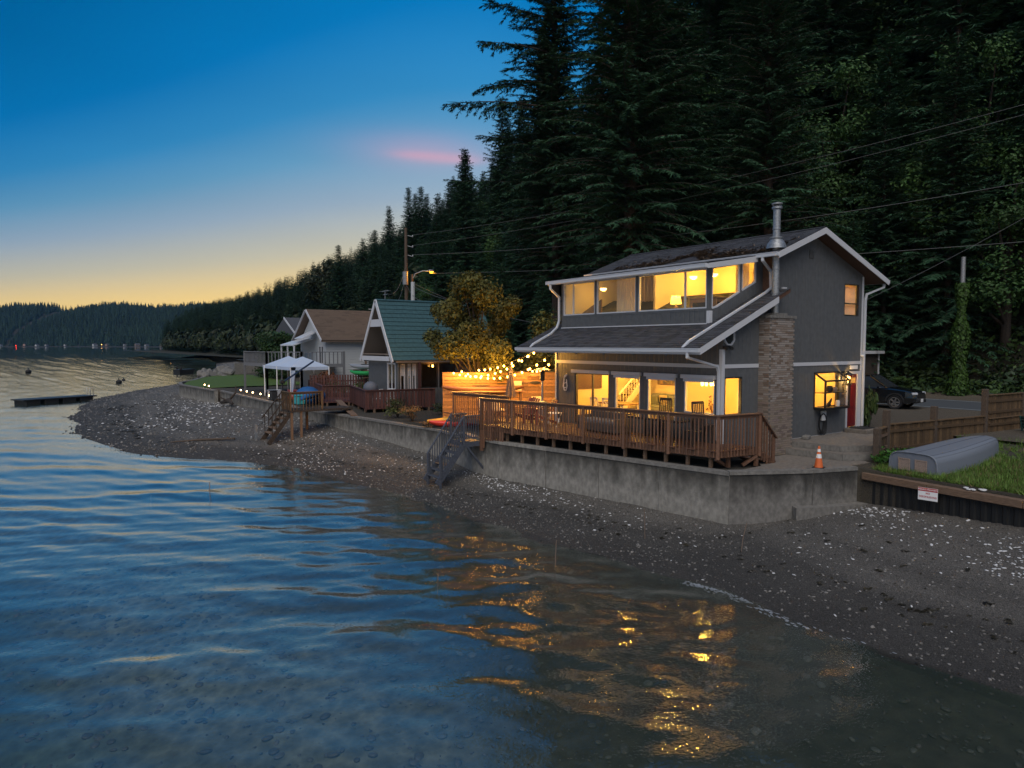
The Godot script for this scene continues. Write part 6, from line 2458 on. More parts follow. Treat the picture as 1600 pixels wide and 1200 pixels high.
	for w in [[4.55, 5.35], [7.3, 7.8]]:
		var win := MB.new()
		win.frame(w[0], 4.2, w[1], 5.6, .06, -38.1, -38.03)
		var ww := part(b, "window", win, "trim")
		var p := MB.new()
		p.face(Vector3(w[0], 4.2, -38.08), Vector3(w[1], 4.2, -38.08), Vector3(w[1], 5.6, -38.08), Vector3(w[0], 5.6, -38.08), Vector3(0, 0, 1))
		part(ww, "pane", p, "glass_dark")
	for w in [[-39.6, -39.05], [-39.05, -38.5]]:
		var win := MB.new()
		win.frame(w[0], 4.1, w[1], 5.5, .06, 1.46, 1.54, "zy")
		var ww := part(b, "window", win, "trim")
		var p := MB.new()
		p.face(Vector3(1.52, 4.1, w[0]), Vector3(1.52, 4.1, w[1]), Vector3(1.52, 5.5, w[1]), Vector3(1.52, 5.5, w[0]), Vector3(-1, 0, 0))
		part(ww, "pane", p, "glass_dark")
	var pv := MB.new()
	pv.tube([Vector3(7.2, 7.9, -41), Vector3(7.2, 9.0, -41)], .1, 8)
	pv.ball(Vector3(7.2, 9.05, -41), Vector3(.16, .16, .16), 6, 10)
	pv.bar(Vector3(6.4, 8.6, -41.1), Vector3(7.2, 8.6, -41.1), .05, .05)
	part(b, "roof_vent", pv, "trim")
	# porch roofs on the water side
	var po := MB.new()
	po.prism([Vector2(-.3, 5.6), Vector2(1.5, 6.15), Vector2(1.5, 6.05), Vector2(-.3, 5.5)], -43.6, -40.4)
	po.prism([Vector2(.1, 6.1), Vector2(1.5, 6.75), Vector2(1.5, 6.65), Vector2(.1, 6.02)], -41.2, -39.4)
	part(b, "porch_roof", po, "gutter")
	for z in [-43.6, -42.0, -40.4]:
		var m := MB.new()
		m.bx(-.25, 1.8, z - .05, -.15, 5.5, z + .05)
		part(b, "porch_post", m, "trim")
	# grey balustrade in front of it
	mat("grey_wood", lin(.14, .145, .155), .85)
	var gd := thing("grey_deck", "weathered grey railed deck in front of the bungalow", "deck")
	var pts := [Vector2(-2.9, -44.5), Vector2(-2.6, -39.4), Vector2(-.9, -36.6), Vector2(2.2, -36.2)]
	for i in 3:
		var a: Vector2 = pts[i]
		var c: Vector2 = pts[i + 1]
		var m := MB.new()
		m.bar(Vector3(a.x, 5.05, a.y), Vector3(c.x, 5.05, c.y), .12, .06)
		m.bar(Vector3(a.x, 4.05, a.y), Vector3(c.x, 4.05, c.y), .08, .25)
		part(gd, "handrail", m, "grey_wood")
		for k in int(a.distance_to(c) / .3):
			var p := a.lerp(c, (k + .5) / int(a.distance_to(c) / .3))
			var q := MB.new()
			q.bx(p.x - .03, 4.1, p.y - .03, p.x + .03, 5.03, p.y + .03)
			part(gd, "baluster", q, "grey_wood")
		for p in [a, c]:
			var q := MB.new()
			q.bx(p.x - .07, 1.8, p.y - .07, p.x + .07, 5.1, p.y + .07)
			part(gd, "post", q, "grey_wood")
	var fl := MB.new()
	fl.prism([Vector2(-2.9, -44.5), Vector2(-2.6, -39.4), Vector2(-.9, -36.6), Vector2(2.2, -36.2), Vector2(2.2, -44.5)], 4.0, 4.1, "xz")
	part(gd, "floor_board", fl, "grey_wood")
	# dark roofed house beyond
	var c := thing("far_house", "dark roofed house with one white barge board behind the hedge", "house")
	var cm := MB.new()
	cm.prism([Vector2(-66.0, 6.6), Vector2(-71.0, 8.9), Vector2(-76.0, 6.6), Vector2(-76.0, 6.4), Vector2(-66.0, 6.4)], 8.6, 22.0, "zy")
	part(c, "roof", cm, "shingle")
	var cw := MB.new()
	cw.bx(9.2, 1.8, -75.4, 21.0, 6.45, -66.6)
	part(c, "wall", cw, "siding")
	var cb := MB.new()
	cb.bar(Vector3(8.56, 8.85, -71), Vector3(8.56, 6.4, -65.9), .06, .25, Vector3(0, .8, .5))
	part(c, "barge_board", cb, "trim")
	red_decks()


func red_decks() -> void:
	var t := thing("red_deck", "zigzag red brown deck with railings in front of the blue green roofed house", "deck")
	var P := [Vector2(1.6, -21.2), Vector2(-2.3, -21.9), Vector2(-1.1, -27.0), Vector2(-2.7, -27.4), Vector2(-1.0, -34.8)]
	for i in 4:
		rail_run(t, P[i], P[i + 1], 2.15, 3.1, "red_deck_", 2, .2 if i != 2 else .16, -.12)
	var fl := MB.new()
	fl.prism([P[0], P[1], P[2], P[3], P[4], Vector2(1.6, -34.8)], 2.02, 2.1, "xz")
	part(t, "floor_board", fl, "red_deck_1")
	var k := 0
	for i in 4:
		for f in [.1, .5, .9]:
			var p: Vector2 = P[i].lerp(P[i + 1], f)
			var m := MB.new()
			m.bx(p.x + .02, 1.3 if p.x < -2.5 else 1.75, p.y - .05, p.x + .12, 2.05, p.y + .05)
			part(t, "support_post", m, "old_timber")
			# boarded lower panels
	for e in [[P[0], P[1]], [P[1], P[2]], [P[3], P[4]]]:
		var n := int(e[0].distance_to(e[1]) / .19)
		for i in n:
			var p: Vector2 = e[0].lerp(e[1], (i + .5) / n)
			var d: Vector2 = (e[1] - e[0]).normalized()
			var m := MB.new()
			m.box(Vector3(p.x, 2.55, p.y), Vector3(.15, .98, .018), Basis(Vector3.UP, atan2(-d.y, d.x)))
			part(t, "picket", m, "red_deck_%d" % (rng.randi() % 3))
	var s := thing("red_stairs", "weathered brown landing and stairs from the neighbours' deck down to the beach", "stairs")
	var A := Vector2(-4.6, -22.4)
	var B := Vector2(-6.3, -22.4)
	rail_run(s, A, B, 2.2, 3.12, "fence_", 2, .17, -.1)
	rail_run(s, Vector2(-6.3, -22.45), Vector2(-6.3, -23.7), 2.2, 3.12, "fence_", 2, .17, -.1)
	var f2 := MB.new()
	f2.bx(-6.35, 2.05, -23.8, -2.9, 2.15, -22.3)
	part(s, "landing", f2, "bark")
	for p in [Vector2(-5.75, -22.4), Vector2(-6.25, -22.4), Vector2(-5.0, -23.7)]:
		var m := MB.new()
		m.bx(p.x - .06, .6, p.y - .06, p.x + .06, 2.1, p.y + .06)
		part(s, "post", m, "old_timber")
	for i in 5:
		var m := MB.new()
		m.bx(-6.5 - i * .2, 1.95 - i * .25, -23.7, -6.25 - i * .2, 2.0 - i * .25, -22.5)
		part(s, "tread", m, "old_timber")
	for z in [-22.45, -23.75]:
		var m := MB.new()
		m.bar(Vector3(-6.3, 2.0, z), Vector3(-7.45, .45, z), .05, .22)
		m.bar(Vector3(-6.3, 3.1, z), Vector3(-7.4, 1.7, z), .06, .06)
		for i in 5: m.bar(Vector3(-6.45 - i * .2, 1.85 - i * .25, z), Vector3(-6.45 - i * .2, 2.9 - i * .25, z), .04, .04)
		part(s, "stringer", m, "bark")
	var np := MB.new()
	np.bx(-7.75, .3, -23.85, -7.65, 1.4, -23.75)
	part(s, "post", np, "galvanised")
	var dr := MB.new()
	dr.bar(Vector3(-2.2, 2.25, -26.2), Vector3(-3.4, 1.85, -20.9), .35, .05)
	single("loose_plank", dr, "old_timber", "wide grey plank lying aslant on the sea wall under the red deck", "plank")


func gable_tent(t: Node3D, a: Vector3, b: Vector3, c: Vector3, rise: float, m) -> void:
	pass


func neighbour_things() -> void:
	# white canopy tent
	var t := thing("canopy_tent", "long white party tent on thin white legs between the red deck and the bungalow", "tent")
	var cloth := mat("tent_cloth", lin(.5, .6, .76), .8, {"back": lin(.3, .34, .4)})
	var xs := [-3.1, -.45]
	var zs := [-32.3, -35.3, -38.3]
	var m := MB.new()
	var rx := -1.78
	var c := [Vector3(xs[0], 4.1, zs[0]), Vector3(xs[1], 4.1, zs[0]), Vector3(xs[1], 4.1, zs[2]), Vector3(xs[0], 4.1, zs[2])]
	for k in 2:      # two peaked bays
		var za: float = zs[k]
		var zb: float = zs[k + 1]
		var q := [Vector3(xs[0], 4.1, za), Vector3(xs[1], 4.1, za), Vector3(xs[1], 4.1, zb), Vector3(xs[0], 4.1, zb)]
		var top := Vector3(rx, 4.78, (za + zb) * .5)
		for i in 4:
			m.tri_out(q[i], q[(i + 1) % 4], top, (q[i] + q[(i + 1) % 4]) * .5 - Vector3(rx, 3.0, top.z))
	for i in 4:
		var a: Vector3 = c[i]
		var b: Vector3 = c[(i + 1) % 4]
		m.face(a, b, b + Vector3(0, -.22, 0), a + Vector3(0, -.22, 0), Vector3((a.x + b.x) * .5 - rx, 0, (a.z + b.z) * .5 + 35.3))
	part(t, "canopy", m, cloth)
	for z in zs:
		for x in xs:
			var l := MB.new()
			l.tube([Vector3(x, 1.85, z), Vector3(x, 4.1, z)], .035, 6)
			part(t, "leg", l, "white_paint")
	for e in [[c[0], .5], [c[3], .75]]:
		var d := MB.new()
		d.face(e[0] + Vector3(0, 0, 0), e[0] + Vector3(.0, 0, -.45 if e[1] > .6 else .0) + Vector3(.35 if e[1] < .6 else 0, 0, 0), e[0] + Vector3(.1, -2.0, 0.0), e[0] + Vector3(0, -2.1, 0), Vector3(-1, 0, .4))
		part(t, "side_curtain", d, cloth)
	# reddish picket fence beyond the deck
	var pf := thing("picket_fence", "dark red picket fence behind the neighbours' deck", "fence")
	for i in 24:
		var p := Vector3(-2.2, 0, -31.0).lerp(Vector3(1.4, 0, -29.4), i / 23.0)
		var q := MB.new()
		q.box(p + Vector3(0, 2.85, 0), Vector3(.11, 1.5, .02), Basis(Vector3.UP, -.42))
		part(pf, "picket", q, "red_deck_%d" % (i % 3))
	var r := MB.new()
	r.bar(Vector3(-2.2, 3.2, -31.05), Vector3(1.4, 3.2, -29.45), .03, .08)
	part(pf, "rail", r, "red_deck_0")
	# covered barbecue
	var bq := thing("barbecue", "round grey covered barbecue behind the near corner of the red deck", "barbecue", "", Vector3(-1.4, 2.1, -23.3))
	var b := MB.new()
	b.ball(Vector3(0, 1.0, 0), Vector3(.42, .4, .42), 8, 14)
	part(bq, "cover", b, mat("cover_grey", lin(.1, .11, .14), .7))
	for k in 3:
		var l := MB.new()
		l.tube([Vector3(cos(k * 2.1) * .25, .8, sin(k * 2.1) * .25), Vector3(cos(k * 2.1) * .32, 0, sin(k * 2.1) * .32)], .02, 6)
		part(bq, "leg", l, "dark_metal")
	var wc := thing("garden_chair", "white plastic garden chair on the red deck behind the boards", "chair", "white chairs on the red deck", Vector3(-1.4, 2.1, -22.4), 2.2)
	chair_parts(wc, "white_paint", false)
	dup(wc, "second white garden chair on the red deck beside the umbrella post", Vector3(-.6, 2.1, -22.3), 1.2)
	# stacked kayaks
	for k in 2:
		var ky := thing("kayak", ["bright green kayak on the lower arm of the rack by the blue green roofed house", "grey kayak on top of the green one"][k], "kayak", "", Vector3(.9, 3.75 + k * .42, -29.3), 1.9)
		kayak_shape(ky, 3.0, .42, mat("kayak_green", lin(.03, .34, .09), .4) if k == 0 else mat("kayak_grey", lin(.25, .27, .3), .5))
	var rk := thing("kayak_rack", "dark timber rack carrying the green and grey kayaks", "rack")
	for z in [-28.5, -30.1]:
		var q := MB.new()
		q.bx(1.25, 1.8, z - .05, 1.35, 4.5, z + .05)
		for y in [3.45, 3.9]: q.bar(Vector3(1.3, y, z), Vector3(.4, y, z), .06, .06)
		part(rk, "post", q, "old_timber")
	# things on the low terrace by the canopy
	var dv := thing("boat_davit", "dark post with a raised boom leaning over the terrace", "davit", "", Vector3(-4.0, 1.84, -31.2))
	var d := MB.new()
	d.tube([Vector3(0, 0, 0), Vector3(0, 1.5, 0)], .05, 8)
	d.box(Vector3(0, 1.35, 0), Vector3(.3, .22, .3), Basis(), .04)
	part(dv, "post", d, "dark_metal")
	var bm := MB.new()
	bm.bar(Vector3(0, 1.3, 0), Vector3(2.3, 2.65, -.6), .07, .1)
	part(dv, "boom", bm, mat("boom_blue", lin(.03, .05, .1), .5))
	var items := [["storage_tub", "turquoise tub on the terrace beside the red landing", "tub", Vector3(-3.5, 1.84, -29.4), Vector3(.55, .55, .8), lin(.03, .33, .36)], ["blue_tarpaulin", "crumpled blue tarpaulin over a boat behind the red landing", "tarpaulin", Vector3(-2.6, 1.9, -30.4), Vector3(.9, .75, 1.0), lin(.015, .09, .26)], ["planter_box", "black planter box at the edge of the terrace", "planter", Vector3(-3.9, 1.84, -33.5), Vector3(.45, .65, .45), lin(.02, .02, .022)], ["white_cooler", "white cooler box beside the black planter", "cooler", Vector3(-3.5, 1.84, -34.6), Vector3(.8, .6, .6), lin(.4, .42, .45)], ["red_cushion_seat", "red cushioned seat under the canopy", "seat", Vector3(-2.4, 1.84, -33.6), Vector3(.6, .6, 1.4), lin(.3, .05, .04)]]
	for e in items:
		var q := MB.new()
		var s: Vector3 = e[4]
		if e[0] == "blue_tarpaulin": 
			q.ball(Vector3(0, .25, 0), s, 8, 12)
			q.ball(Vector3(.5, .35, .4), s * .6, 7, 10)
		else:
			q.box(Vector3(0, s.y * .5, 0), s, Basis(), .06)
			q.box(Vector3(0, s.y + .02, 0), Vector3(s.x * 1.06, .05, s.z * 1.06), Basis(), .02)
		var o := single(e[0], q, mat(e[0] + "_paint", e[5], .6), e[1], e[2])
		o.position = e[3]
	var rb := thing("kayak", "orange red kayak lying on the terrace below the canopy", "kayak", "", Vector3(-3.0, 2.2, -31.4), 1.3)
	kayak_shape(rb, 2.8, .38, mat("kayak_orange", lin(.42, .07, .03), .45))
	var cn := thing("kayak", "upturned white and blue canoe end beyond the red landing", "kayak", "", Vector3(-3.2, 2.4, -28.3), .9)
	kayak_shape(cn, 3.2, .42, mat("kayak_blue", lin(.02, .12, .3), .45))
	cn.rotation.x = PI * .9
	# low path lights along the terrace wall
	mat("path_glow", Color(1, .9, .75), .5, {"glow": Color(1, .8, .55), "power": 9.0})
	var n := 0
	for p in [[-4.1, -34.3], [-4.15, -36.2], [-4.2, -38.0], [-4.2, -39.6], [-4.2, -41.3], [-4.9, -50.5], [-5.0, -48.4]]:
		var pl := thing("path_light", "small bright path light %s" % ["nearest the red landing", "second along the terrace wall from the red landing", "by the white cooler on the terrace wall", "fourth along the terrace wall from the red landing", "at the far end of the terrace wall", "farther one on the lawn wall", "nearer one on the lawn wall"][n], "path light", "path lights along the sea wall", Vector3(p[0] + .15, 1.85, p[1]))
		var q := MB.new()
		q.tube([Vector3.ZERO, Vector3(0, .22, 0)], .015, 6)
		part(pl, "stake", q, "dark_metal")
		var g := MB.new()
		g.ball(Vector3(0, .28, 0), Vector3(.055, .06, .055), 6, 10)
		part(pl, "globe", g, "path_glow")
		lamp(pl, Vector3(0, .28, 0), .1, Color(1, .75, .5), .05, 5)
		n += 1
	var hd := MB.new()
	hd.bx(4.6, 1.9, -70, 7.6, 5.0, -58)
	var cwall := MB.new()
	cwall.bx(4.0, .6, -76.5, 9.0, 3.3, -76.1)
	single("block_wall", cwall, "concrete_dark", "short dark concrete wall at the water's edge beyond the lawn", "wall")


# ------------------------------------------------------------------ poles and wires
func cable(label: String, a: Vector3, b: Vector3, sag: float, r := .012) -> void:
	var w := MB.new()
	var pts := []
	for i in 17:
		var f := i / 16.0
		pts.append(a.lerp(b, f) + Vector3(0, -4 * sag * f * (1 - f), 0))
	w.tube(pts, r, 5, false)
	single("overhead_wire", w, "wire", label, "wire", "overhead wires")


func lines_and_poles() -> void:
	var p := thing("utility_pole", "tall wooden utility pole with a street lamp beyond the blue green roof", "utility pole", "", Vector3(9.9, 2.2, -41.0))
	var m := MB.new()
	m.tube([Vector3.ZERO, Vector3(0, 7, 0), Vector3(0, 13.5, 0)], [.19, .16, .13], 10)
	part(p, "pole", m, "post_wood")
	var tf := MB.new()
	tf.tube([Vector3(-.2, 8.6, .25), Vector3(-.2, 9.7, .25)], .24, 10)
	part(p, "transformer", tf, "galvanised")
	for y in [12.9, 12.0, 11.2]:
		var i := MB.new()
		i.tube([Vector3(0, y, 0), Vector3(.5, y - .15, .3)], .03, 6)
		i.ball(Vector3(.5, y - .1, .3), Vector3(.07, .12, .07), 5, 8)
		part(p, "insulator", i, "galvanised")
	var sl := thing("street_lamp", "lit street lamp on a curved arm beside the tall utility pole", "street lamp", "", Vector3(10.25, 2.2, -40.6))
	var lp := MB.new()
	lp.tube([Vector3.ZERO, Vector3(0, 9.5, 0)], [.12, .1], 8)
	part(sl, "pole", lp, "post_wood")
	var ar := MB.new()
	ar.tube([Vector3(0, 9.0, 0), Vector3(.25, 9.55, .15), Vector3(.8, 9.8, .5), Vector3(1.25, 9.8, .8)], .045, 8)
	part(sl, "arm", ar, "galvanised")
	var hd := MB.new()
	hd.ball(Vector3(1.4, 9.82, .9), Vector3(.32, .1, .22), 6, 12)
	part(sl, "lamp_housing", hd, "galvanised")
	var bl := MB.new()
	bl.ball(Vector3(1.42, 9.7, .92), Vector3(.16, .12, .16), 8, 12)
	part(sl, "bulb", bl, mat("street_glow", Color(1, .8, .4), .5, {"glow": Color(1, .5, .1), "power": 6.0}))
	lamp(sl, Vector3(1.42, 9.7, .92), 6.0, Color(1, .62, .18), .1, 30)
	var q := thing("utility_pole", "short stub pole right of the tall utility pole", "utility pole", "", Vector3(6.5, 2.2, -33.2))
	var qm := MB.new()
	qm.tube([Vector3.ZERO, Vector3(0, 8.1, 0)], [.18, .15], 10)
	part(q, "pole", qm, "pale_siding")
	var iv := thing("ivy_pole", "old pole wrapped in green ivy almost to its top across the road", "utility pole", "", Vector3(29.0, 2.3, -4.8))
	var im := MB.new()
	im.tube([Vector3.ZERO, Vector3(0, 8.6, 0)], [.17, .13], 10)
	part(iv, "pole", im, "galvanised")
	var leaf := leaf_card(.09)
	var at := []
	var tint := []
	for i in 4200:
		var y := rng.randf() * 7.0
		var r := (.55 - .3 * pow(y / 7.0, 2) + .15 * sin(y * 2.1)) * sqrt(rng.randf())
		r = maxf(r, .12)
		var a := rng.randf() * TAU
		at.append(Transform3D(Basis.from_euler(Vector3(rng.randf_range(-.9, .3), a, rng.randf_range(-.7, .7))).scaled(Vector3.ONE * rng.randf_range(.7, 1.6)), Vector3(sin(a) * r - .25 * (1 - y / 7.0) * (1 - y / 7.0), y, cos(a) * r)))
		var k := rng.randf_range(.5, 1.5)
		tint.append(Color(.03 * k, .066 * k, .011 * k))
	many(iv, "ivy", leaf, "leaf", at, tint)
	var top := Vector3(10.4, 15.0, -40.7)
	cable("topmost wire running right from the tall utility pole", top + Vector3(0, .1, 0), Vector3(30.4, 19.9, 4.3), 1.0)
	cable("second wire running right from the tall utility pole", top + Vector3(0, -.8, 0), Vector3(30.4, 19.4, 4.3), 1.0)
	cable("third wire running right from the tall utility pole", top + Vector3(0, -1.6, 0), Vector3(30.2, 15.2, 4.3), 1.0, .016)
	cable("lower wire crossing behind the roof ridge of the grey cottage", Vector3(11.6, 11.8, -40.0), Vector3(30.0, 11.4, 4.6), .4, .016)
	cable("guy wire slanting up to the right beyond the gable", Vector3(20.2, 8.0, -6.2), Vector3(27.5, 12.6, -1.2), .1, .009)
	cable("drooping wire from the street lamp pole towards the leafy tree", Vector3(10.25, 11.0, -40.6), Vector3(9.5, 7.0, -22.0), .4)
	cable("first service wire from the tall pole to the roof aerial", Vector3(9.8, 12.3, -41.0), Vector3(-.1, 8.7, -24.0), .9)
	cable("second service wire from the tall pole to the roof aerial", Vector3(9.8, 11.6, -41.0), Vector3(0, 8.65, -23.9), 1.3)
	cable("third service wire from the tall pole to the ridge of the blue green roof", Vector3(9.8, 11.0, -41.0), Vector3(2.5, 8.25, -24.0), .4)
	cable("wire from the stub pole into the leafy tree", Vector3(6.5, 10.0, -33.2), Vector3(2.2, 7.6, -14.0), .5)


func leaf_card(s: float) -> ArrayMesh:
	var b := MB.new()
	var up := Vector3(0, .25, 1).normalized()
	b.tri(Vector3(0, -s, 0), Vector3(-s * .6, 0, s * .15), Vector3(0, s, 0))
	b.tri(Vector3(0, -s, 0), Vector3(0, s, 0), Vector3(s * .6, 0, s * .15))
	return b.mesh()


# ------------------------------------------------------------------ trees
func spray(m: MB, p: Vector3, dir: Vector3, l: float, w: float, c: Color, n: int) -> void:
	# a twig: a fan of slender needle sprays
	var side := dir.cross(Vector3.UP)
	if side.length() < .1: side = Vector3.RIGHT
	side = side.normalized()
	for i in n:
		var a := rng.randf_range(-.75, .75)
		var d := (dir + side * a + Vector3(0, rng.randf_range(-.45, .2), 0)).normalized()
		var ll := l * rng.randf_range(.6, 1.1)
		var s := (side + Vector3(0, rng.randf_range(-.7, .7), 0)).normalized() * w
		var q := p + d * ll * .45
		m.col = c * rng.randf_range(.75, 1.25)
		m.tri(p, q - s, p + d * ll)
		m.tri(p, p + d * ll, q + s)


func limb(wood: MB, leafy: MB, p0: Vector3, dir: Vector3, L: float, rise: float, droop: float, step: float, tw: float, c: Color, n: int, thick: float, start := .12) -> void:
	var pts := []
	var rad := []
	var wob := rng.randf_range(-.12, .12)
	var side := dir.cross(Vector3.UP).normalized()
	for i in 7:
		var s := i / 6.0
		pts.append(p0 + dir * L * s + Vector3(0, L * (rise * s - droop * s * s), 0) + side * L * wob * sin(s * 3.0))
		rad.append(maxf(thick * (1 - s * .9), .006))
	wood.tube(pts, rad, 4, false)
	var k := int(L / step)
	for i in k:
		var s := start + (1 - start) * (i + rng.randf()) / k
		var f := s * 6.0
		var j := mini(int(f), 5)
		var p: Vector3 = pts[j].lerp(pts[j + 1], f - j)
		var fw: Vector3 = (pts[j + 1] - pts[j]).normalized()
		for sg in [-1.0, 1.0]:
			var l := tw * (1.15 - .6 * s) * rng.randf_range(.6, 1.25)
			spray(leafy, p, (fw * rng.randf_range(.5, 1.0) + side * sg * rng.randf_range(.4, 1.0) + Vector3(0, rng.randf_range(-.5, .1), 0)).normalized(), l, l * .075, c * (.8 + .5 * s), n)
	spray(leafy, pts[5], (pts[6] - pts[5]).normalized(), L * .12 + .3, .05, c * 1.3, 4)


func conifer(H: float, R: float, bare: float, whorl: float, step: float, tw: float, n: int, sd: int, tone: Color, thick: float) -> Array:
	rng.seed = sd
	var wood := MB.new()
	var leafy := MB.new()
	var lean := Vector3(rng.randf_range(-.02, .02), 1, rng.randf_range(-.02, .02))
	wood.tube([Vector3(0, -1.5, 0), Vector3(0, .4, 0), lean * H * .3, lean * H * .65, lean * H], [thick * 1.5, thick * 1.05, thick * .8, thick * .42, .02], 9, false)
	var h := bare * H
	while h < H * .985:
		var q := h / H
		var reach := R * pow(1.0 - q, .72) * (.55 + .45 * smoothstep(bare, bare + .18, q)) + .25
		var nb := 5 + rng.randi() % 3
		var a0 := rng.randf() * TAU
		for k in nb:
			var a := a0 + TAU * k / nb + rng.randf_range(-.35, .35)
			var L := reach * rng.randf_range(.55, 1.18)
			var d := Vector3(cos(a), 0, sin(a))
			var t := tone * rng.randf_range(.7, 1.3)
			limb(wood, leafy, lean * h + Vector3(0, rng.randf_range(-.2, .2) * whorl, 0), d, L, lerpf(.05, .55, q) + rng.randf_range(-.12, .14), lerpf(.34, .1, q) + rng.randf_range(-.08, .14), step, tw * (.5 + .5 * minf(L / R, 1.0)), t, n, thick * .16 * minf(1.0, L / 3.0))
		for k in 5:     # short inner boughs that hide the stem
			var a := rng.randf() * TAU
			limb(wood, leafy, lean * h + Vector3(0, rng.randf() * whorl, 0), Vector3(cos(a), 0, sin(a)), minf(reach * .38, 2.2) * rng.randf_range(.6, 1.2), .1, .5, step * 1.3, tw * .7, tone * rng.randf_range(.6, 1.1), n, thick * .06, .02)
		h += whorl * rng.randf_range(.75, 1.25) * lerpf(1.0, .55, q)
	return [wood, leafy]


func bough(wood: MB, leafy: MB, p0: Vector3, dir: Vector3, L: float, rise: float, droop: float, c: Color) -> void:
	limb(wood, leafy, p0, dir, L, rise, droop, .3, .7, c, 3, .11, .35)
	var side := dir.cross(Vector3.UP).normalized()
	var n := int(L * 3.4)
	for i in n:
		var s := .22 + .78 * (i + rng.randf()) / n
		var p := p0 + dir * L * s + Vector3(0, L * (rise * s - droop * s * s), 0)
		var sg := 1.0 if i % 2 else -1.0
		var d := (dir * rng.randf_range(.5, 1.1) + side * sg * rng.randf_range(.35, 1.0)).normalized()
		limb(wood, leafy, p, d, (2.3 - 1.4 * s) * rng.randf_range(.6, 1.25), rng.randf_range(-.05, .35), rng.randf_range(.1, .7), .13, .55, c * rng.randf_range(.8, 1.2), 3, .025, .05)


func tree_thing(called: String, label: String, meshes: Array, at: Vector3, group := "", bark := "bark", crown := "needle") -> Node3D:
	var t := thing(called, label, "tree", group, at)
	part(t, "trunk", meshes[0], bark)
	part(t, "crown", meshes[1], crown)
	return t


func broadleaf(H: float, R: float, sd: int, count: int, leaf: float, tone: Color, low := .3) -> Array:
	rng.seed = sd
	var wood := MB.new()
	var lv := MB.new()
	var tips := []
	wood.tube([Vector3(0, -1, 0), Vector3(.1, H * .2, 0), Vector3(0, H * .45, .1)], [H * .022, H * .017, H * .013], 8, false)
	for k in 15:
		var a := rng.randf() * TAU
		var f := rng.randf_range(low, .95)
		var rr := R * (1.0 - pow(absf(f - .55) * 1.6, 2.0)) * rng.randf_range(.55, 1.0)
		var e := Vector3(cos(a) * rr, H * f, sin(a) * rr)
		wood.tube([Vector3(0, H * minf(f * .5, .45), 0), Vector3(e.x * .5, H * f * .78, e.z * .5), e], [H * .009, H * .006, .01], 5, false)
		tips.append([e, rng.randf_range(.22, .42) * R, tone * rng.randf_range(.65, 1.35)])
		for j in 2:
			var g: Vector3 = e * Vector3(.6, 1, .6) + Vector3(rng.randfn() * R * .2, rng.randfn() * H * .06, rng.randfn() * R * .2)
			tips.append([g, rng.randf_range(.2, .34) * R, tone * rng.randf_range(.65, 1.3)])
	for i in count:
		var t = tips[rng.randi() % tips.size()]
		var d := Vector3(rng.randfn(), rng.randfn() * .75, rng.randfn()).normalized()
		var p: Vector3 = t[0] + d * t[1] * pow(rng.randf(), .45)
		var s := leaf * rng.randf_range(.6, 1.4)
		var n := (d + Vector3(0, .7, 0) + Vector3(rng.randfn(), rng.randfn(), rng.randfn()) * .6).normalized()
		var x := n.cross(Vector3(rng.randfn(), rng.randfn(), rng.randfn())).normalized()
		var y := n.cross(x)
		lv.col = t[2] * rng.randf_range(.7, 1.35)
		lv.tri(p - y * s, p - x * s * .6 + n * s * .2, p + y * s)
		lv.tri(p - y * s, p + y * s, p + x * s * .6 + n * s * .2)
	return [wood, lv]


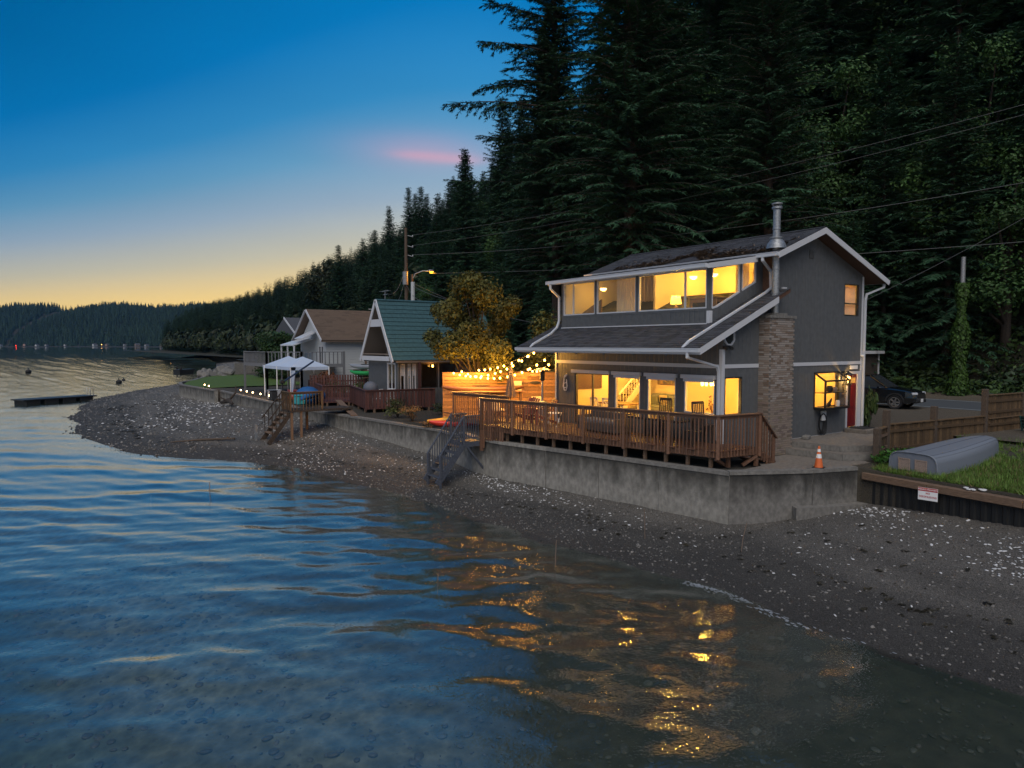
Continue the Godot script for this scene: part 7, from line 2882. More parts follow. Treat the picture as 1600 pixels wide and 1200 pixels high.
func trees() -> void:
	var fir := Color(.028, .07, .037)
	# the great fir between the cottage and the road
	var a := conifer(44.0, 8.4, .15, .56, .13, .85, 3, 101, fir, .52)
	# dead twiggy branches low on its trunk
	for i in 26:
		var y := rng.randf_range(5.0, 13.0)
		var an := rng.randf() * TAU
		var d := Vector3(cos(an), 0, sin(an))
		var L := rng.randf_range(1.5, 4.0)
		a[0].tube([Vector3(0, y, 0), d * L * .5 + Vector3(0, y - .1, 0), d * L + Vector3(0, y - L * .35, 0)], [.05, .03, .008], 4, false)
		for k in 8:
			var q := d * L * rng.randf_range(.3, 1.0)
			a[0].tube([q + Vector3(0, y - .2, 0), q + Vector3(rng.randfn() * .3, y - rng.randf_range(.5, 1.3), rng.randfn() * .3)], [.012, .004], 3, false)
	tree_thing("fir_tree", "huge dark fir with a thick bare trunk rising right behind the grey cottage", a, Vector3(16.8, 2.3, -20.6))
	# the ragged fir whose long branches reach left over the sky
	var b := conifer(46.0, 7.8, .2, .6, .14, .9, 3, 202, fir * .8, .42)
	var left := Vector3(-.814, 0, -.581)
	for e in [[24.0, 10.0, .1, .02], [28.6, 6.6, .22, .08], [17.6, 9.6, .06, .02], [31.5, 6.0, .25, .06], [21.0, 6.5, .12, .06], [14.5, 8.0, .05, .06], [34.0, 5.0, .3, .08], [26.2, 7.2, .1, .12]]:
		var d: Vector3 = left.rotated(Vector3.UP, rng.randf_range(-.2, .2))
		bough(b[0], b[1], Vector3(0, e[0], 0), d, e[1], e[2], e[3], fir * .7)
	tree_thing("fir_tree", "ragged fir whose long branches reach left against the blue sky", b, Vector3(21.5, 2.3, -34.5))
	for e in [["dense tall fir standing behind and right of the huge one", 23.5, -24.0, .95], ["tall fir rising over the roof ridge of the grey cottage", 24.5, -15.0, .8], ["tall fir standing close behind the ragged one", 26.5, -42.0, .8]]:
		dup(get_node("fir_tree"), e[0], Vector3(e[1], 2.3, e[2]), rng.randf() * TAU, Vector3.ONE * e[3])
	# hillside trees
	var protos := []
	var kinds := ["dark conifer crowded on the wooded hillside behind the road", "leafy green tree standing among the conifers on the wooded hillside"]
	for k in 4:
		var H: float = [24.0, 28.0, 21.0, 31.0][k]
		protos.append(conifer(H, [4.6, 5.2, 4.8, 5.4][k], .06, .62, .22, 1.0, 4, 300 + k, fir * [1.0, .85, 1.15, .9][k], .28))
	var leafp := []
	for k in 3:
		leafp.append(broadleaf([15.0, 18.0, 12.0][k], [4.6, 5.0, 4.2][k], 400 + k, 13000, .14, [Color(.042, .09, .024), Color(.034, .076, .022), Color(.05, .088, .026)][k], .22))
	rng.seed = 77
	var src := []
	for k in 7:
		var h := -1
		var is_leaf := k >= 4
		var pr = leafp[k - 4] if is_leaf else protos[k]
		var spots: Array = [[34.0, -30.0], [33.0, -52.0], [38.0, -14.0], [40.0, -70.0], [34.5, 1.0], [36.5, -20.0], [33.2, 9.0]]
		var p: Vector3 = Vector3(spots[k][0], hill_y(spots[k][0], spots[k][1]), spots[k][1])
		src.append(tree_thing("hillside_tree" if is_leaf else "hillside_fir", kinds[1] if is_leaf else kinds[0], pr, p, "leafy trees on the hillside" if is_leaf else "conifers on the hillside", "bark", "leaf" if is_leaf else "needle"))
	var placed := []
	for s in src: placed.append(Vector2(s.position.x, s.position.z))
	var tries := 0
	while placed.size() < 265 and tries < 9000:
		tries += 1
		var z := rng.randf_range(-128.0, 22.0)
		var x := 31.8 + 52.0 * pow(rng.randf(), 1.25)
		if z < -60.0: x += (-60.0 - z) * .05
		var ok := true
		var near := 3.1 + (x - 31.0) * .03
		for q in placed:
			if absf(q.x - x) < near and absf(q.y - z) < near and q.distance_to(Vector2(x, z)) < near:
				ok = false
				break
		if not ok: continue
		# only what the view can hold
		var rel := Vector2(x + 17.8, z - 13.7)
		var fwd := rel.dot(Vector2(.581, -.814))
		var rgt := rel.dot(Vector2(.814, .581))
		if rgt > fwd * .84 or rgt < -fwd * .3: continue
		placed.append(Vector2(x, z))
		var leafy := rng.randf() < (.42 if z > -22.0 else .14)
		var k := 4 + rng.randi() % 3 if leafy else rng.randi() % 4
		var sc := rng.randf_range(.75, 1.12)
		sc *= lerpf(1.0, .68, smoothstep(-50.0, -105.0, z))
		if x < 35.0: sc *= .75
		if z > -55.0 and x > 40.0: sc *= 1.32
		dup(src[k], "", Vector3(x, hill_y(x, z) - .2, z), rng.randf() * TAU, Vector3(sc * rng.randf_range(.9, 1.15), sc, sc * rng.randf_range(.9, 1.15)))
	# trees between house and road whose tops show left of the great fir
	for e in [[0, 27.0, -52.0, .62], [2, 28.5, -62.0, .55], [1, 29.0, -70.0, .42], [3, 28.6, -44.0, .55], [0, 22.5, -27.5, .55], [2, 26.8, -27.0, .75], [1, 27.5, -18.0, .62], [3, 28.2, -34.0, .6], [0, 14.5, -33.0, .42], [2, 12.8, -25.5, .4], [0, 28.5, -11.5, .5], [2, 30.0, -84.0, .45], [1, 31.0, -97.0, .4]]:
		dup(src[e[0]], "", Vector3(e[1], land_y(minf(e[1], 28.9), e[2]) - .2, e[2]), rng.randf() * TAU, Vector3.ONE * e[3])
	# lone leafy silhouette on the far slope
	var lone := broadleaf(15.0, 6.0, 444, 3600, .34, Color(.03, .04, .02), .5)
	tree_thing("leafy_tree", "lone open crowned tree standing above the skyline of the far slope", lone, Vector3(41.0, hill_y(41.0, -141.0) + 1.5, -141.0), "", "bark", "leaf")
	# golden lit bushy tree behind the cedar screen
	rng.seed = 501
	var g := broadleaf(7.0, 2.2, 501, 24000, .08, Color(.085, .082, .02), .14)
	for k in 5:
		var an := TAU * k / 5.0
		g[0].tube([Vector3(cos(an) * .3, -.5, sin(an) * .3), Vector3(cos(an) * .6, 1.6, sin(an) * .6), Vector3(cos(an) * 1.3, 3.2, sin(an) * 1.3)], [.08, .06, .03], 6, false)
	tree_thing("bushy_tree", "bushy tree with golden lit leaves behind the cedar screen and string lights", g, Vector3(.75, 2.0, -15.3), "", "bark", "leaf")
	var g2 := broadleaf(5.0, 2.1, 502, 8000, .085, Color(.06, .065, .018), .25)
	tree_thing("bushy_tree", "lower golden lit shrubby tree between the bushy tree and the cottage", g2, Vector3(5.2, 2.0, -14.8), "", "bark", "leaf")
	# low-poly forest for the far slopes
	hill_forest()


func fir_far(sd: int) -> ArrayMesh:
	rng.seed = sd
	var m := MB.new()
	for t in 9:
		var y0 := .08 + t * .1
		var r := .2 * (1 - y0) + .015
		var n := 8
		for k in n:
			var a := TAU * (k + rng.randf_range(-.3, .3)) / n
			var rr := r * rng.randf_range(.4, 1.45)
			m.col = Color(1, 1, 1) * rng.randf_range(.7, 1.3)
			var e := Vector3(cos(a) * rr, y0 - rng.randf_range(.0, .06), sin(a) * rr)
			var s := Vector3(-sin(a), 0, cos(a)) * r * .3
			m.tri(Vector3(0, y0 + .13, 0), e - s, e + s)
			m.tri(Vector3(0, y0 + .03, 0), e + s, e - s)
	return m.mesh()


func hill_forest() -> void:
	var cf := conifer(20.0, 3.7, .05, 1.0, .42, 1.35, 3, 61, Color(.024, .047, .029), .16)
	var m: ArrayMesh = cf[1].mesh()
	rng.seed = 62
	var at := []
	var tint := []
	for i in 5200:
		var z := rng.randf_range(-420.0, -100.0)
		var x := 31.0 + maxf(-60.0 - z, 0) * .05 + 120.0 * pow(rng.randf(), 1.3)
		var h := rng.randf_range(9.0, 17.0) * (1.0 if z > -200 else .95)
		at.append(Transform3D(Basis(Vector3.UP, rng.randf() * TAU).scaled(Vector3(h * rng.randf_range(.8, 1.3), h, h * rng.randf_range(.8, 1.3)) / 20.0), Vector3(x, hill_y(x, z) - .4, z)))
		var k := rng.randf_range(.6, 1.4)
		tint.append(Color(k, k, k))
	many(self, "hill_forest", m, "needle", at, tint)
	# rounder crowns between them
	var r := clump_mesh(110, .5, .075, 64)
	rng.seed = 65
	at = []
	tint = []
	for i in 2600:
		var z := rng.randf_range(-400.0, -96.0)
		var x := 30.5 + maxf(-60.0 - z, 0) * .05 + 110.0 * pow(rng.randf(), 1.5)
		var h := rng.randf_range(6.0, 12.5)
		at.append(Transform3D(Basis(Vector3.UP, rng.randf() * TAU).scaled(Vector3(h * .9, h * 1.1, h * .9)), Vector3(x, hill_y(x, z) + h * .25, z)))
		var k := rng.randf_range(.5, 1.5)
		tint.append(Color(.02 * k, .03 * k, .012 * k))
	many(self, "hill_woods", r, "leaf", at, tint)


# ------------------------------------------------------------------ smaller plants
func clump_mesh(n: int, r: float, leaf: float, sd: int, grassy := false) -> ArrayMesh:
	rng.seed = sd
	var m := MB.new()
	for i in n:
		m.col = Color(1, 1, 1) * rng.randf_range(.65, 1.4)
		if grassy:
			var a := rng.randf() * TAU
			var p := Vector3(cos(a), 0, sin(a)) * r * rng.randf()
			var l := leaf * rng.randf_range(.6, 1.3)
			var lean := Vector3(rng.randfn() * .5, 1, rng.randfn() * .5).normalized()
			var s := Vector3(cos(a + 1.5), 0, sin(a + 1.5)) * leaf * .07
			m.tri(p - s, p + lean * l, p + s)
			continue
		var d := Vector3(rng.randfn(), absf(rng.randfn()) * .9, rng.randfn()).normalized() * r * pow(rng.randf(), .4)
		var nn := (d.normalized() + Vector3(rng.randfn(), rng.randfn(), rng.randfn()) * .6).normalized()
		var x := nn.cross(Vector3(rng.randfn(), rng.randfn(), rng.randfn())).normalized()
		var y := nn.cross(x)
		var s2 := leaf * rng.randf_range(.6, 1.4)
		m.tri(d - y * s2, d - x * s2 * .55, d + y * s2)
		m.tri(d - y * s2, d + y * s2, d + x * s2 * .55)
	return m.mesh()


func shrub(called: String, label: String, at: Vector3, r: float, tall: float, leaf: float, tone: Color, sd: int, n := 9) -> void:
	var t := thing(called, label, "shrub", "", at)
	rng.seed = sd
	var where := []
	var tint := []
	var c := clump_mesh(70, .5, leaf / maxf(r, .1) * .9, sd)
	rng.seed = sd + 1
	for i in n:
		var a := rng.randf() * TAU
		var q := sqrt(rng.randf()) * r * .7
		where.append(Transform3D(Basis(Vector3.UP, rng.randf() * TAU).scaled(Vector3(r, tall * .7, r) * rng.randf_range(.6, 1.1)), Vector3(cos(a) * q, rng.randf_range(.1, .55) * tall, sin(a) * q)))
		var k := rng.randf_range(.6, 1.35)
		tint.append(Color(tone.r * k, tone.g * k, tone.b * k))
	many(t, "foliage", c, "leaf", where, tint)
	var w := MB.new()
	for i in 6:
		var a := TAU * i / 6.0
		w.tube([Vector3.ZERO, Vector3(cos(a) * r * .3, tall * .4, sin(a) * r * .3), Vector3(cos(a) * r * .6, tall * .8, sin(a) * r * .6)], [.03, .02, .008], 4, false)
	part(t, "stem", w, "bark")


func plants() -> void:
	# bank of undergrowth along the foot of the hill
	var c := clump_mesh(46, 1.0, .17, 71)
	rng.seed = 72
	var at := []
	var tint := []
	for i in 3500:
		var z := rng.randf_range(-64.0, 26.0)
		var x := 29.6 + 22.0 * pow(rng.randf(), 2.0)
		var s := rng.randf_range(.5, 1.5)
		at.append(Transform3D(Basis.from_euler(Vector3(0, rng.randf() * TAU, .3)).scaled(Vector3(s, s * .8, s)), Vector3(x, hill_y(x, z) + .15, z)))
		var k := rng.randf_range(.45, 1.3)
		tint.append(Color(.04 * k, .075 * k, .02 * k) if rng.randf() < .7 else Color(.03 * k, .06 * k, .028 * k))
	many(self, "undergrowth", c, "leaf", at, tint)
	# lawn by the dinghy
	var g := clump_mesh(9, .07, .13, 73, true)
	rng.seed = 74
	at = []
	tint = []
	for i in 15000:
		var z := rng.randf_range(3.3, 13.0)
		var x := table(WALL, z) + .42 + 6.5 * pow(rng.randf(), 1.3)
		if x > 7.2 - (z - 3.0) * .25 and rng.randf() < .82: continue
		at.append(Transform3D(Basis(Vector3.UP, rng.randf() * TAU).scaled(Vector3.ONE * rng.randf_range(.6, 1.7)), Vector3(x, land_y(x, z) - .01, z)))
		var k := rng.randf_range(.6, 1.35)
		tint.append(Color(.1 * k, .18 * k, .024 * k) if rng.randf() < .85 else Color(.16 * k, .12 * k, .05 * k))
	many(self, "grass", g, "blade", at, tint)
	shrub("fern", "bright green ferns at the gate end of the plank fence beside the dinghy's stern", Vector3(3.75, 1.9, 3.35), .5, .8, .06, Color(.045, .13, .02), 81)
	shrub("fern", "bright green ferns behind the dinghy at the foot of the fence posts", Vector3(5.0, 1.9, 3.2), .5, .6, .06, Color(.05, .14, .02), 82)
	shrub("evergreen_shrub", "clipped dark green shrub at the house corner by the red door", Vector3(8.72, 2.36, .15), .28, 1.9, .05, Color(.04, .07, .022), 83, 14)
	shrub("leafy_shrub", "dark leafy shrub on the sea wall at the corner of the red deck", Vector3(-1.9, 1.85, -18.8), .9, 1.3, .07, Color(.05, .065, .022), 84, 12)
	shrub("dry_shrub", "dry tan twiggy shrub on the sea wall left of the cedar screen", Vector3(-2.2, 1.85, -16.6), .75, 1.0, .06, Color(.14, .09, .045), 85, 9)
	shrub("dry_shrub", "straggling dry plant hanging over the sea wall below the cedar screen", Vector3(-2.6, 1.75, -14.2), .6, .4, .05, Color(.2, .12, .06), 86, 7)
	shrub("autumn_shrub", "orange brown autumn shrub in front of the bungalow wall", Vector3(.2, 2.2, -35.2), 1.5, 2.0, .1, Color(.2, .07, .02), 87, 12)
	shrub("leafy_shrub", "green shrub under the stacked kayaks", Vector3(.6, 1.9, -28.3), 1.3, 1.5, .09, Color(.06, .085, .02), 88, 12)
	shrub("leafy_shrub", "pale green shrub between the picket fence and the bungalow", Vector3(-.2, 1.9, -32.0), 1.4, 1.7, .1, Color(.085, .1, .04), 89, 12)
	shrub("leafy_shrub", "spiky dark green shrub by the bungalow corner beside the kayaks", Vector3(2.3, 1.9, -32.5), 1.1, 2.4, .1, Color(.03, .06, .022), 90, 12)
	shrub("leafy_shrub", "low dark shrub beside the porch steps of the blue green roofed house", Vector3(.9, 1.85, -18.9), .9, .8, .07, Color(.03, .055, .02), 91, 10)
	# tall clipped hedge
	var h := thing("hedge", "tall dark clipped hedge left of the bungalow", "hedge", "", Vector3(5.4, 1.8, -63.0))
	var hc := clump_mesh(60, .7, .12, 92)
	rng.seed = 93
	at = []
	tint = []
	for i in 420:
		var p := Vector3(rng.randf_range(-1.3, 1.6), rng.randf_range(.2, 4.6), rng.randf_range(-4.2, 4.2))
		at.append(Transform3D(Basis(Vector3.UP, rng.randf() * TAU), p))
		var k := rng.randf_range(.6, 1.3)
		tint.append(Color(.022 * k, .05 * k, .014 * k))
	many(h, "foliage", hc, "leaf", at, tint)
	# riprap at the end of the lawn
	var rb := MB.new()
	rng.seed = 94
	for i in 46:
		var z := rng.randf_range(-84.0, -73.0)
		var p := Vector3(wall_x(z) + rng.randf_range(-1.2, 3.5), rng.randf_range(.7, 2.3), z)
		rb.box(p, Vector3(rng.randf_range(.6, 1.5), rng.randf_range(.5, 1.0), rng.randf_range(.6, 1.4)), Basis.from_euler(Vector3(rng.randf(), rng.randf() * 3, rng.randf())), .2)
	single("riprap", rb, "concrete_dark", "bank of dark boulders at the end of the far lawn", "boulders", "", "stuff")


# ------------------------------------------------------------------ on the beach
func beach_things() -> void:
	var sh := MB.new()
	sh.ball(Vector3.ZERO, Vector3(.05, .014, .033), 4, 7)
	var shm := sh.mesh()
	rng.seed = 120
	var at := []
	var tint := []
	var patches := [[-2.9, 3.1, -8.6, .9, 420, .35], [-3.0, -6.0, .0, .0, 0, .4]]
	# [x, z, spread across, spread along, how many]
	for c in [[-3.35, -7.3, .35, 1.3, 420], [-3.0, -4.0, .4, 2.5, 120], [2.2, 4.0, .5, .8, 330], [1.3, 5.0, .8, 1.2, 110], [.1, 8.3, .5, .55, 330], [-.3, 9.6, .4, 1.2, 160], [.9, 7.6, .6, 1.6, 150], [-1.6, 5.0, 1.0, 2.0, 90], [-3.9, -18.0, .8, 4.0, 420], [-5.4, -22.0, .9, 4.0, 520], [-6.8, -17.5, .5, 2.6, 420], [-7.0, -26.0, 1.6, 4.0, 420], [-9.0, -36.0, 2.6, 5.0, 600], [-7.0, -46.0, 2.0, 6.0, 420], [-5.2, -45.0, .5, 3.0, 160], [-3.6, -1.0, .9, 4.0, 60], [-2.0, 11.0, 2.0, 4.0, 60]]:
		for i in c[4]:
			var x: float = c[0] + rng.randfn() * c[2]
			var z: float = c[1] + rng.randfn() * c[3]
			if x > wall_x(z) - .06 or x < shore_x(z) + .15: continue
			if rng.randf() < (.55 if z < -14 else .35): continue
			var s := (pow(rng.randf(), 1.6) * .9 + .3) * (2.0 if z < -30 else 1.0)
			at.append(Transform3D(Basis.from_euler(Vector3(rng.randfn() * .25, rng.randf() * TAU, rng.randfn() * .25)).scaled(Vector3.ONE * s), Vector3(x, beach_y(x, z) + .012, z)))
	many(self, "oyster_shells", shm, "shell", at)
	# loose stones over the gravel and on the sea bed
	var meshes := []
	var b := MB.new()
	b.ball(Vector3.ZERO, Vector3(.05, .028, .038), 5, 7)
	at = []
	for i in 38000:
		var z := rng.randf_range(-30.0, 11.5) if i < 26000 else rng.randf_range(-92.0, -24.0)
		var xs := shore_x(z)
		var x := rng.randf_range(xs, wall_x(z) - .03)
		if rng.randf() < .3: x = xs - absf(rng.randfn()) * 3.5
		var s := pow(rng.randf(), 4.0) * .75 + .2
		at.append(Transform3D(Basis.from_euler(Vector3(rng.randfn() * .4, rng.randf() * TAU, rng.randfn() * .4)).scaled(Vector3(s, s * rng.randf_range(.6, 1.2), s * rng.randf_range(.8, 1.2))), Vector3(x, beach_y(x, z) + .008 * s, z)))
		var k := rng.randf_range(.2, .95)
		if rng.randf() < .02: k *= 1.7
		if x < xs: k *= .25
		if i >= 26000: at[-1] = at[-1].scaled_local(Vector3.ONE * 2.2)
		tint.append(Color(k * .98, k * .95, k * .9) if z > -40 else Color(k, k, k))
	many(self, "beach_stones", b.mesh(), "stone", at, tint)
	# thin broken line of foam where the ripples run out
	var fo := MB.new()
	fo.ball(Vector3.ZERO, Vector3(.09, .006, .035), 4, 8)
	at = []
	for i in 240:
		var z := 3.0 + absf(rng.randfn()) * 1.9
		var x := shore_x(z) + .18 * sin(z * .55) + .09 * sin(z * 1.7 + 1.0) - .02 - absf(rng.randfn()) * .12
		at.append(Transform3D(Basis(Vector3.UP, PI / 2 + rng.randfn() * .35).scaled(Vector3.ONE * rng.randf_range(.15, .7)), Vector3(x, maxf(beach_y(x, z), 0.0) + .004, z)))
	many(self, "shore_foam", fo.mesh(), mat("foam", lin(.26, .28, .3), .6), at)
	# weed lines left by the tides
	var wd := clump_mesh(7, .08, .05, 124)
	rng.seed = 125
	at = []
	tint = []
	for i in 450:
		var z := rng.randf_range(-56.0, 11.5)
		var lvl = [.24, .5][0 if rng.randf() < .7 else 1] + .05 * bumpy.get_noise_2d(z * 0.9, 3.0) + rng.randfn() * .05
		var yf := table(WALL, z, 2)
		if lvl > yf - .08: continue
		var xs := shore_x(z)
		if z < -62.0: continue
		var x := xs + pow(lvl / yf, 1.0 / 1.12) * (wall_x(z) - xs)
		at.append(Transform3D(Basis(Vector3.UP, rng.randf() * TAU).scaled(Vector3(1.4, .25, 1.0) * rng.randf_range(.4, 1.3) * (1.0 if z > -30 else 1.8)), Vector3(x, beach_y(x, z) + .01, z)))
		var k := rng.randf_range(.5, 1.5)
		tint.append(Color(.035 * k, .03 * k, .018 * k))
	many(self, "seaweed", wd, "leaf", at, tint)
	# cobbles on the sandy bed, seen through the water
	var cb := MB.new()
	cb.ball(Vector3.ZERO, Vector3(.13, .05, .1), 5, 8)
	at = []
	tint = []
	for i in 3500:
		var z := rng.randf_range(-10.0, 12.5)
		var x := shore_x(z) - 1.0 - 12.0 * rng.randf()
		at.append(Transform3D(Basis.from_euler(Vector3(rng.randfn() * .2, rng.randf() * TAU, rng.randfn() * .2)).scaled(Vector3.ONE * (pow(rng.randf(), 3.0) * .75 + .14)), Vector3(x, beach_y(x, z) + .01, z)))
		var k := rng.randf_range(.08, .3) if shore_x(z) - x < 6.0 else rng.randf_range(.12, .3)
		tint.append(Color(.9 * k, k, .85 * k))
	many(self, "sea_bed_cobbles", cb.mesh(), "stone", at, tint)
	# rusty marker stakes
	var n := 0
	for s in [[-13.96, -14.95, .55, .02], [-12.13, -13.78, .9, .0], [-6.77, .13, .7, .05], [-9.83, -.56, .5, .03], [-3.7, .35, .85, -.05], [-2.75, 2.75, .75, .3]]:
		var m := MB.new()
		var y := minf(beach_y(s[0], s[1]), 0.0) if s[0] < -5 else beach_y(s[0], s[1])
		m.tube([Vector3(0, -.5, 0), Vector3(s[3] * .5, s[2] * .5, 0), Vector3(s[3], s[2], 0)], .012, 6)
		var o := single("marker_stake", m, "brick_dark", ["thin stake standing in the water left of centre, the shorter of two", "taller thin stake in the water right of the shorter one", "thin stake in the shallows below the deck", "thin stake in the glowing reflections", "thin rusty stake on the gravel below the deck corner", "leaning black-tipped stake before the corner of the sea wall"][n], "stake", "marker stakes")
		o.position = Vector3(s[0], y, s[1])
		n += 1
	var dw := MB.new()
	dw.tube([Vector3(-5.2, 1.15, -42.5), Vector3(-5.0, 1.4, -41.0), Vector3(-5.1, 1.25, -39.5)], [.12, .2, .1], 7)
	dw.tube([Vector3(-5.0, 1.4, -41.0), Vector3(-4.6, 2.0, -40.6), Vector3(-4.5, 2.5, -40.9)], [.1, .06, .03], 6)
	dw.tube([Vector3(-5.1, 1.4, -41.3), Vector3(-5.6, 1.7, -41.8)], [.07, .02], 6)
	single("driftwood", dw, "bark", "dark driftwood stump lying against the low sea wall", "driftwood")
	var lg := MB.new()
	lg.tube([Vector3(-8.6, .62, -24.6), Vector3(-9.8, .48, -26.2), Vector3(-11.3, .35, -27.2)], [.05, .06, .03], 7)
	single("driftwood", lg, "post_wood", "thin pale driftwood pole on the gravel below the red stairs", "driftwood")


# ------------------------------------------------------------------ afloat
func afloat() -> void:
	var t := thing("swim_dock", "long low dark floating dock off the gravel spit with a small ladder", "dock", "", Vector3(-14.97, 0, -68.0), 0)
	t.rotation.y = atan2(3.0, 5.66)
	var m := MB.new()
	m.box(Vector3(0, .36, 0), Vector3(7.0, .12, 2.2), Basis(), .02)
	part(t, "deck", m, "dark_metal")
	for k in 4:
		var f := MB.new()
		f.box(Vector3(-2.6 + k * 1.7, .12, 0), Vector3(1.3, .5, 2.0), Basis(), .05)
		part(t, "float", f, "rubber")
	var l := MB.new()
	for z in [-.25, .25]: l.tube([Vector3(3.3, .45, z), Vector3(3.3, 1.15, z), Vector3(3.6, 1.15, z), Vector3(3.7, -.3, z)], .03, 6)
	part(t, "ladder", l, "steel")
	var s := thing("moored_skiff", "dark moored skiff with an outboard motor beyond the far lawn", "boat", "", Vector3(8.7, 0, -134.5), .62)
	var h := MB.new()
	h.prism([Vector2(-2.1, .75), Vector2(1.9, .8), Vector2(1.4, -.1), Vector2(-2.0, -.1)], -.8, .8)
	part(s, "hull", h, "dark_metal")
	var o := MB.new()
	o.box(Vector3(-1.9, 1.1, 0), Vector3(.35, .6, .4), Basis(), .08)
	part(s, "outboard_motor", o, "rubber")
	var o4 := MB.new()
	o4.box(Vector3(-1.1, 1.0, .2), Vector3(.4, .6, .5), Basis(), .1)
	part(s, "seat", o4, "rubber")
	var n := 0
	for b in [[-16.3, -156.0, .55], [-5.9, -102.7, .42], [-4.5, -110.0, .25], [14.0, -120.0, .3]]:
		var q := MB.new()
		q.ball(Vector3(0, b[2] * .35, 0), Vector3(b[2], b[2] * .7, b[2]), 8, 12)
		q.tube([Vector3(0, b[2] * .8, 0), Vector3(0, b[2] * 1.6, 0)], b[2] * .16, 6)
		var o2 := single("mooring_buoy", q, "rubber", ["dark mooring buoy alone far out on the left", "larger dark mooring buoy between the dock and the lawn", "small pale topped float just beyond the larger buoy", "small buoy near the far lawn's point"][n], "buoy", "mooring buoys")
		o2.position = Vector3(b[0], 0, b[1])
		n += 1
	for b in [[118.0, -650.0, 1.0], [64.0, -560.0, .7]]:
		var q := MB.new()
		q.prism([Vector2(-4, 1.2), Vector2(4.4, 1.5), Vector2(3.4, -.2), Vector2(-3.8, -.2)], -1.4, 1.4)
		q.box(Vector3(-.5, 2.0, 0), Vector3(3.0, 1.6, 2.0), Basis(), .3)
		var o3 := single("moored_boat", q, "dark_metal", "dark cabin boat moored near the far shore" if b[2] > .8 else "smaller dark boat moored nearer than the cabin boat", "boat")
		o3.position = Vector3(b[0], 0, b[1])
		o3.scale = Vector3.ONE * b[2]


# ------------------------------------------------------------------ the far side of the bay
const BAY := [[46.0, -300.0, 22.0], [78.0, -410.0, 24.0], [150.0, -560.0, 44.0], [225.0, -740.0, 60.0], [272.0, -930.0, 74.0], [285.0, -1180.0, 92.0], [268.0, -1480.0, 100.0], [235.0, -1800.0, 104.0], [120.0, -2130.0, 112.0], [-60.0, -2380.0, 118.0], [-340.0, -2560.0, 118.0], [-800.0, -2760.0, 112.0], [-1500.0, -2900.0, 105.0]]


func bay(s: float) -> Array:        # [point on the shore, inland direction, height of the ridge]
	var k := clampi(int(s), 0, BAY.size() - 2)
	var f := s - k
	var a := Vector2(BAY[k][0], BAY[k][1])
	var b := Vector2(BAY[k + 1][0], BAY[k + 1][1])
	var prev := a - Vector2(BAY[maxi(k - 1, 0)][0], BAY[maxi(k - 1, 0)][1])
	var d := (b - a).normalized()
	return [a.lerp(b, f), Vector2(-d.y, d.x), lerpf(BAY[k][2], BAY[k + 1][2], f)]


func far_height(d: float, top: float, s: float) -> float:
	var n := bumpy.get_noise_2d(s * 5.0, d * .006)
	return 1.0 + minf(d * .04, 1.5) + top * (1.0 - exp(-maxf(d - 25.0, 0.0) / 120.0)) * (1.0 + .16 * n)


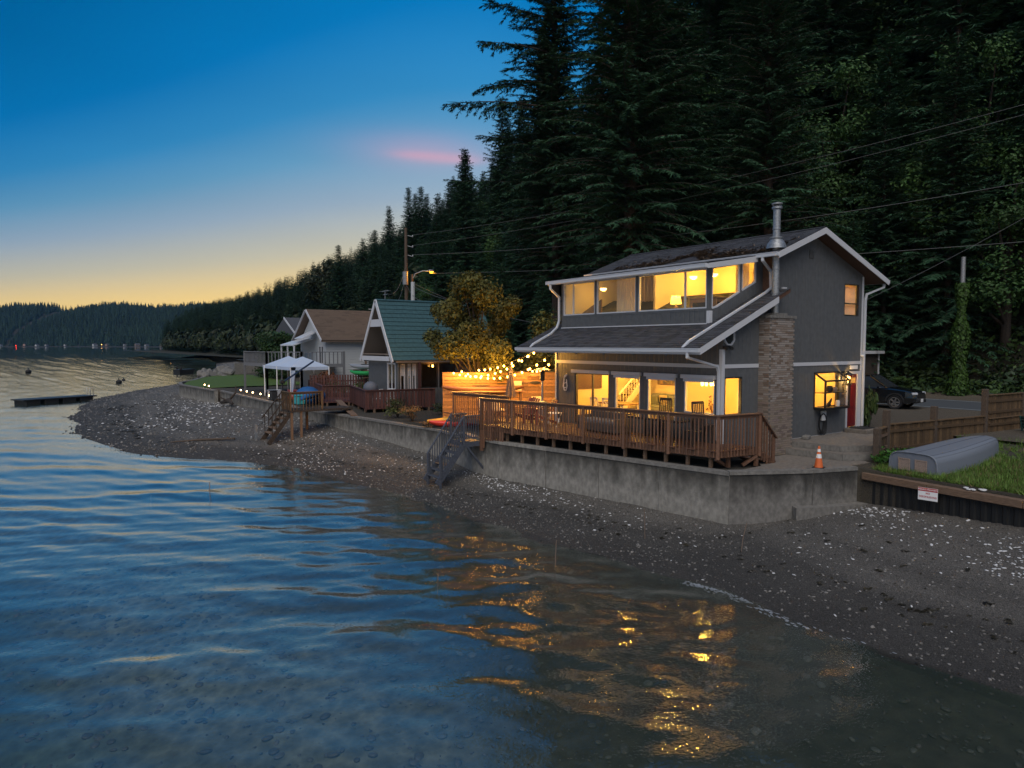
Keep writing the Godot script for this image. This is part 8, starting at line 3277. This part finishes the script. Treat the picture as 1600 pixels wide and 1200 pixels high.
func far_shore() -> void:
	var ss := []
	for i in 97: ss.append(i / 96.0 * 11.99)
	var ds := [-30.0, 0.0, 12.0, 25.0, 45.0, 70.0, 100.0, 140.0, 190.0, 260.0, 350.0, 500.0]
	structure("hills", sheet(ss, ds, func(s, d):
		var p := bay(s)
		var q: Vector2 = p[0] + p[1] * d
		return Vector3(q.x, far_height(d, p[2], s) if d >= 0 else -2.0, q.y), func(p): return Color(.4, .45, .35)), "soil")
	var m := fir_far(63)
	rng.seed = 131
	var at := []
	var tint := []
	for i in 26000:
		var s := 11.9 * pow(rng.randf(), .8)
		var p := bay(s)
		var d := 22.0 + 300.0 * pow(rng.randf(), 1.2)
		var q: Vector2 = p[0] + p[1] * d
		var h := rng.randf_range(13.0, 30.0) * (1.15 if rng.randf() < .1 else 1.0)
		at.append(Transform3D(Basis(Vector3.UP, rng.randf() * TAU).scaled(Vector3(h * 1.05, h, h * 1.05)), Vector3(q.x, far_height(d, p[2], s) - .5, q.y)))
		var k := rng.randf_range(.6, 1.4)
		tint.append(Color(.026 * k, .05 * k, .03 * k))
	many(self, "far_forest", m, "needle", at, tint)
	# cottages strung along the far water's edge
	var src := []
	var walls := [lin(.62, .64, .66), lin(.35, .36, .38), lin(.34, .25, .2)]
	for k in 3:
		mat("far_wall_%d" % k, walls[k], .8)
		var t := thing("shore_cottage", ["small pale cottage on the far shore", "small grey cottage on the far shore", "small brown cottage on the far shore"][k], "house", ["pale cottages on the far shore", "grey cottages on the far shore", "brown cottages on the far shore"][k])
		var w := MB.new()
		w.bx(-5, 0, -4, 5, 4.2, 4)
		w.prism([Vector2(-4, 4.2), Vector2(4, 4.2), Vector2(0, 7.0)], -4.9, 4.9, "zy")
		part(t, "wall", w, "far_wall_%d" % k)
		var r := MB.new()
		r.prism([Vector2(-4.6, 3.8), Vector2(0, 7.2), Vector2(4.6, 3.8), Vector2(4.6, 4.2), Vector2(0, 7.6), Vector2(-4.6, 4.2)], -5.6, 5.6, "zy")
		part(t, "roof", r, "shingle")
		for q in [-3.0, 0.0, 3.0]:
			var g := MB.new()
			g.bx(-5.06, 1.2, q * .9 - .8, -4.95, 3.0, q * .9 + .8)
			g.bx(q - .9, 1.2, 3.95, q + .9, 3.0, 4.06)
			part(t, "window", g, "glass_dark")
		src.append(t)
	rng.seed = 140
	var spots := []
	for i in 46:
		var s := .6 + 8.9 * (i + rng.randf_range(.1, .9)) / 46.0
		if rng.randf() < .22: continue
		spots.append([s, rng.randf_range(4.0, 22.0)])
	for i in spots.size():
		var p := bay(spots[i][0])
		var q: Vector2 = p[0] + p[1] * spots[i][1]
		var turn := atan2(-p[1].y, p[1].x) + rng.randf_range(-.3, .3)
		var at3 := Vector3(q.x, far_height(spots[i][1], p[2], spots[i][0]) - .3, q.y)
		var sc := Vector3.ONE * rng.randf_range(.7, 1.15)
		if i < 3:
			src[i].position = at3; src[i].rotation.y = turn; src[i].scale = sc
		else:
			dup(src[rng.randi() % 3], "", at3, turn, sc)
	# lights among them
	mat("far_glow_warm", Color(1, .8, .5), .5, {"glow": Color(1, .72, .35), "power": 5.0})
	mat("far_glow_red", Color(1, .3, .2), .5, {"glow": Color(1, .22, .12), "power": 4.0})
	var lm := MB.new()
	lm.ball(Vector3.ZERO, Vector3(1, 1, 1), 6, 8)
	var lmm := lm.mesh()
	for e in [[.9, 1], [1.5, 1], [2.6, 1], [3.6, 0], [4.6, 1], [5.4, 0], [6.5, 1], [7.7, 1], [8.8, 0]]:
		var p := bay(e[0])
		var q: Vector2 = p[0] + p[1] * 1.0
		var o := MeshInstance3D.new()
		o.name = numbered("shore_light")
		o.mesh = lmm
		o.material_override = M["far_glow_warm" if e[1] == 1 else "far_glow_red"]
		add_child(o)
		o.position = Vector3(q.x, 5.0 + 3.0 * rng.randf(), q.y) if e[1] == 1 else Vector3(q.x, 3.2, q.y)
		o.scale = Vector3.ONE * clampf(p[0].length() / 2200.0, .3, .95)
		o.set_meta("label", "tiny warm light among the cottages on the far shore" if e[1] == 1 else "small red glow at the water's edge of the far shore")
		o.set_meta("category", "lamp")
		o.set_meta("group", "warm lights on the far shore" if e[1] == 1 else "red glows on the far shore")
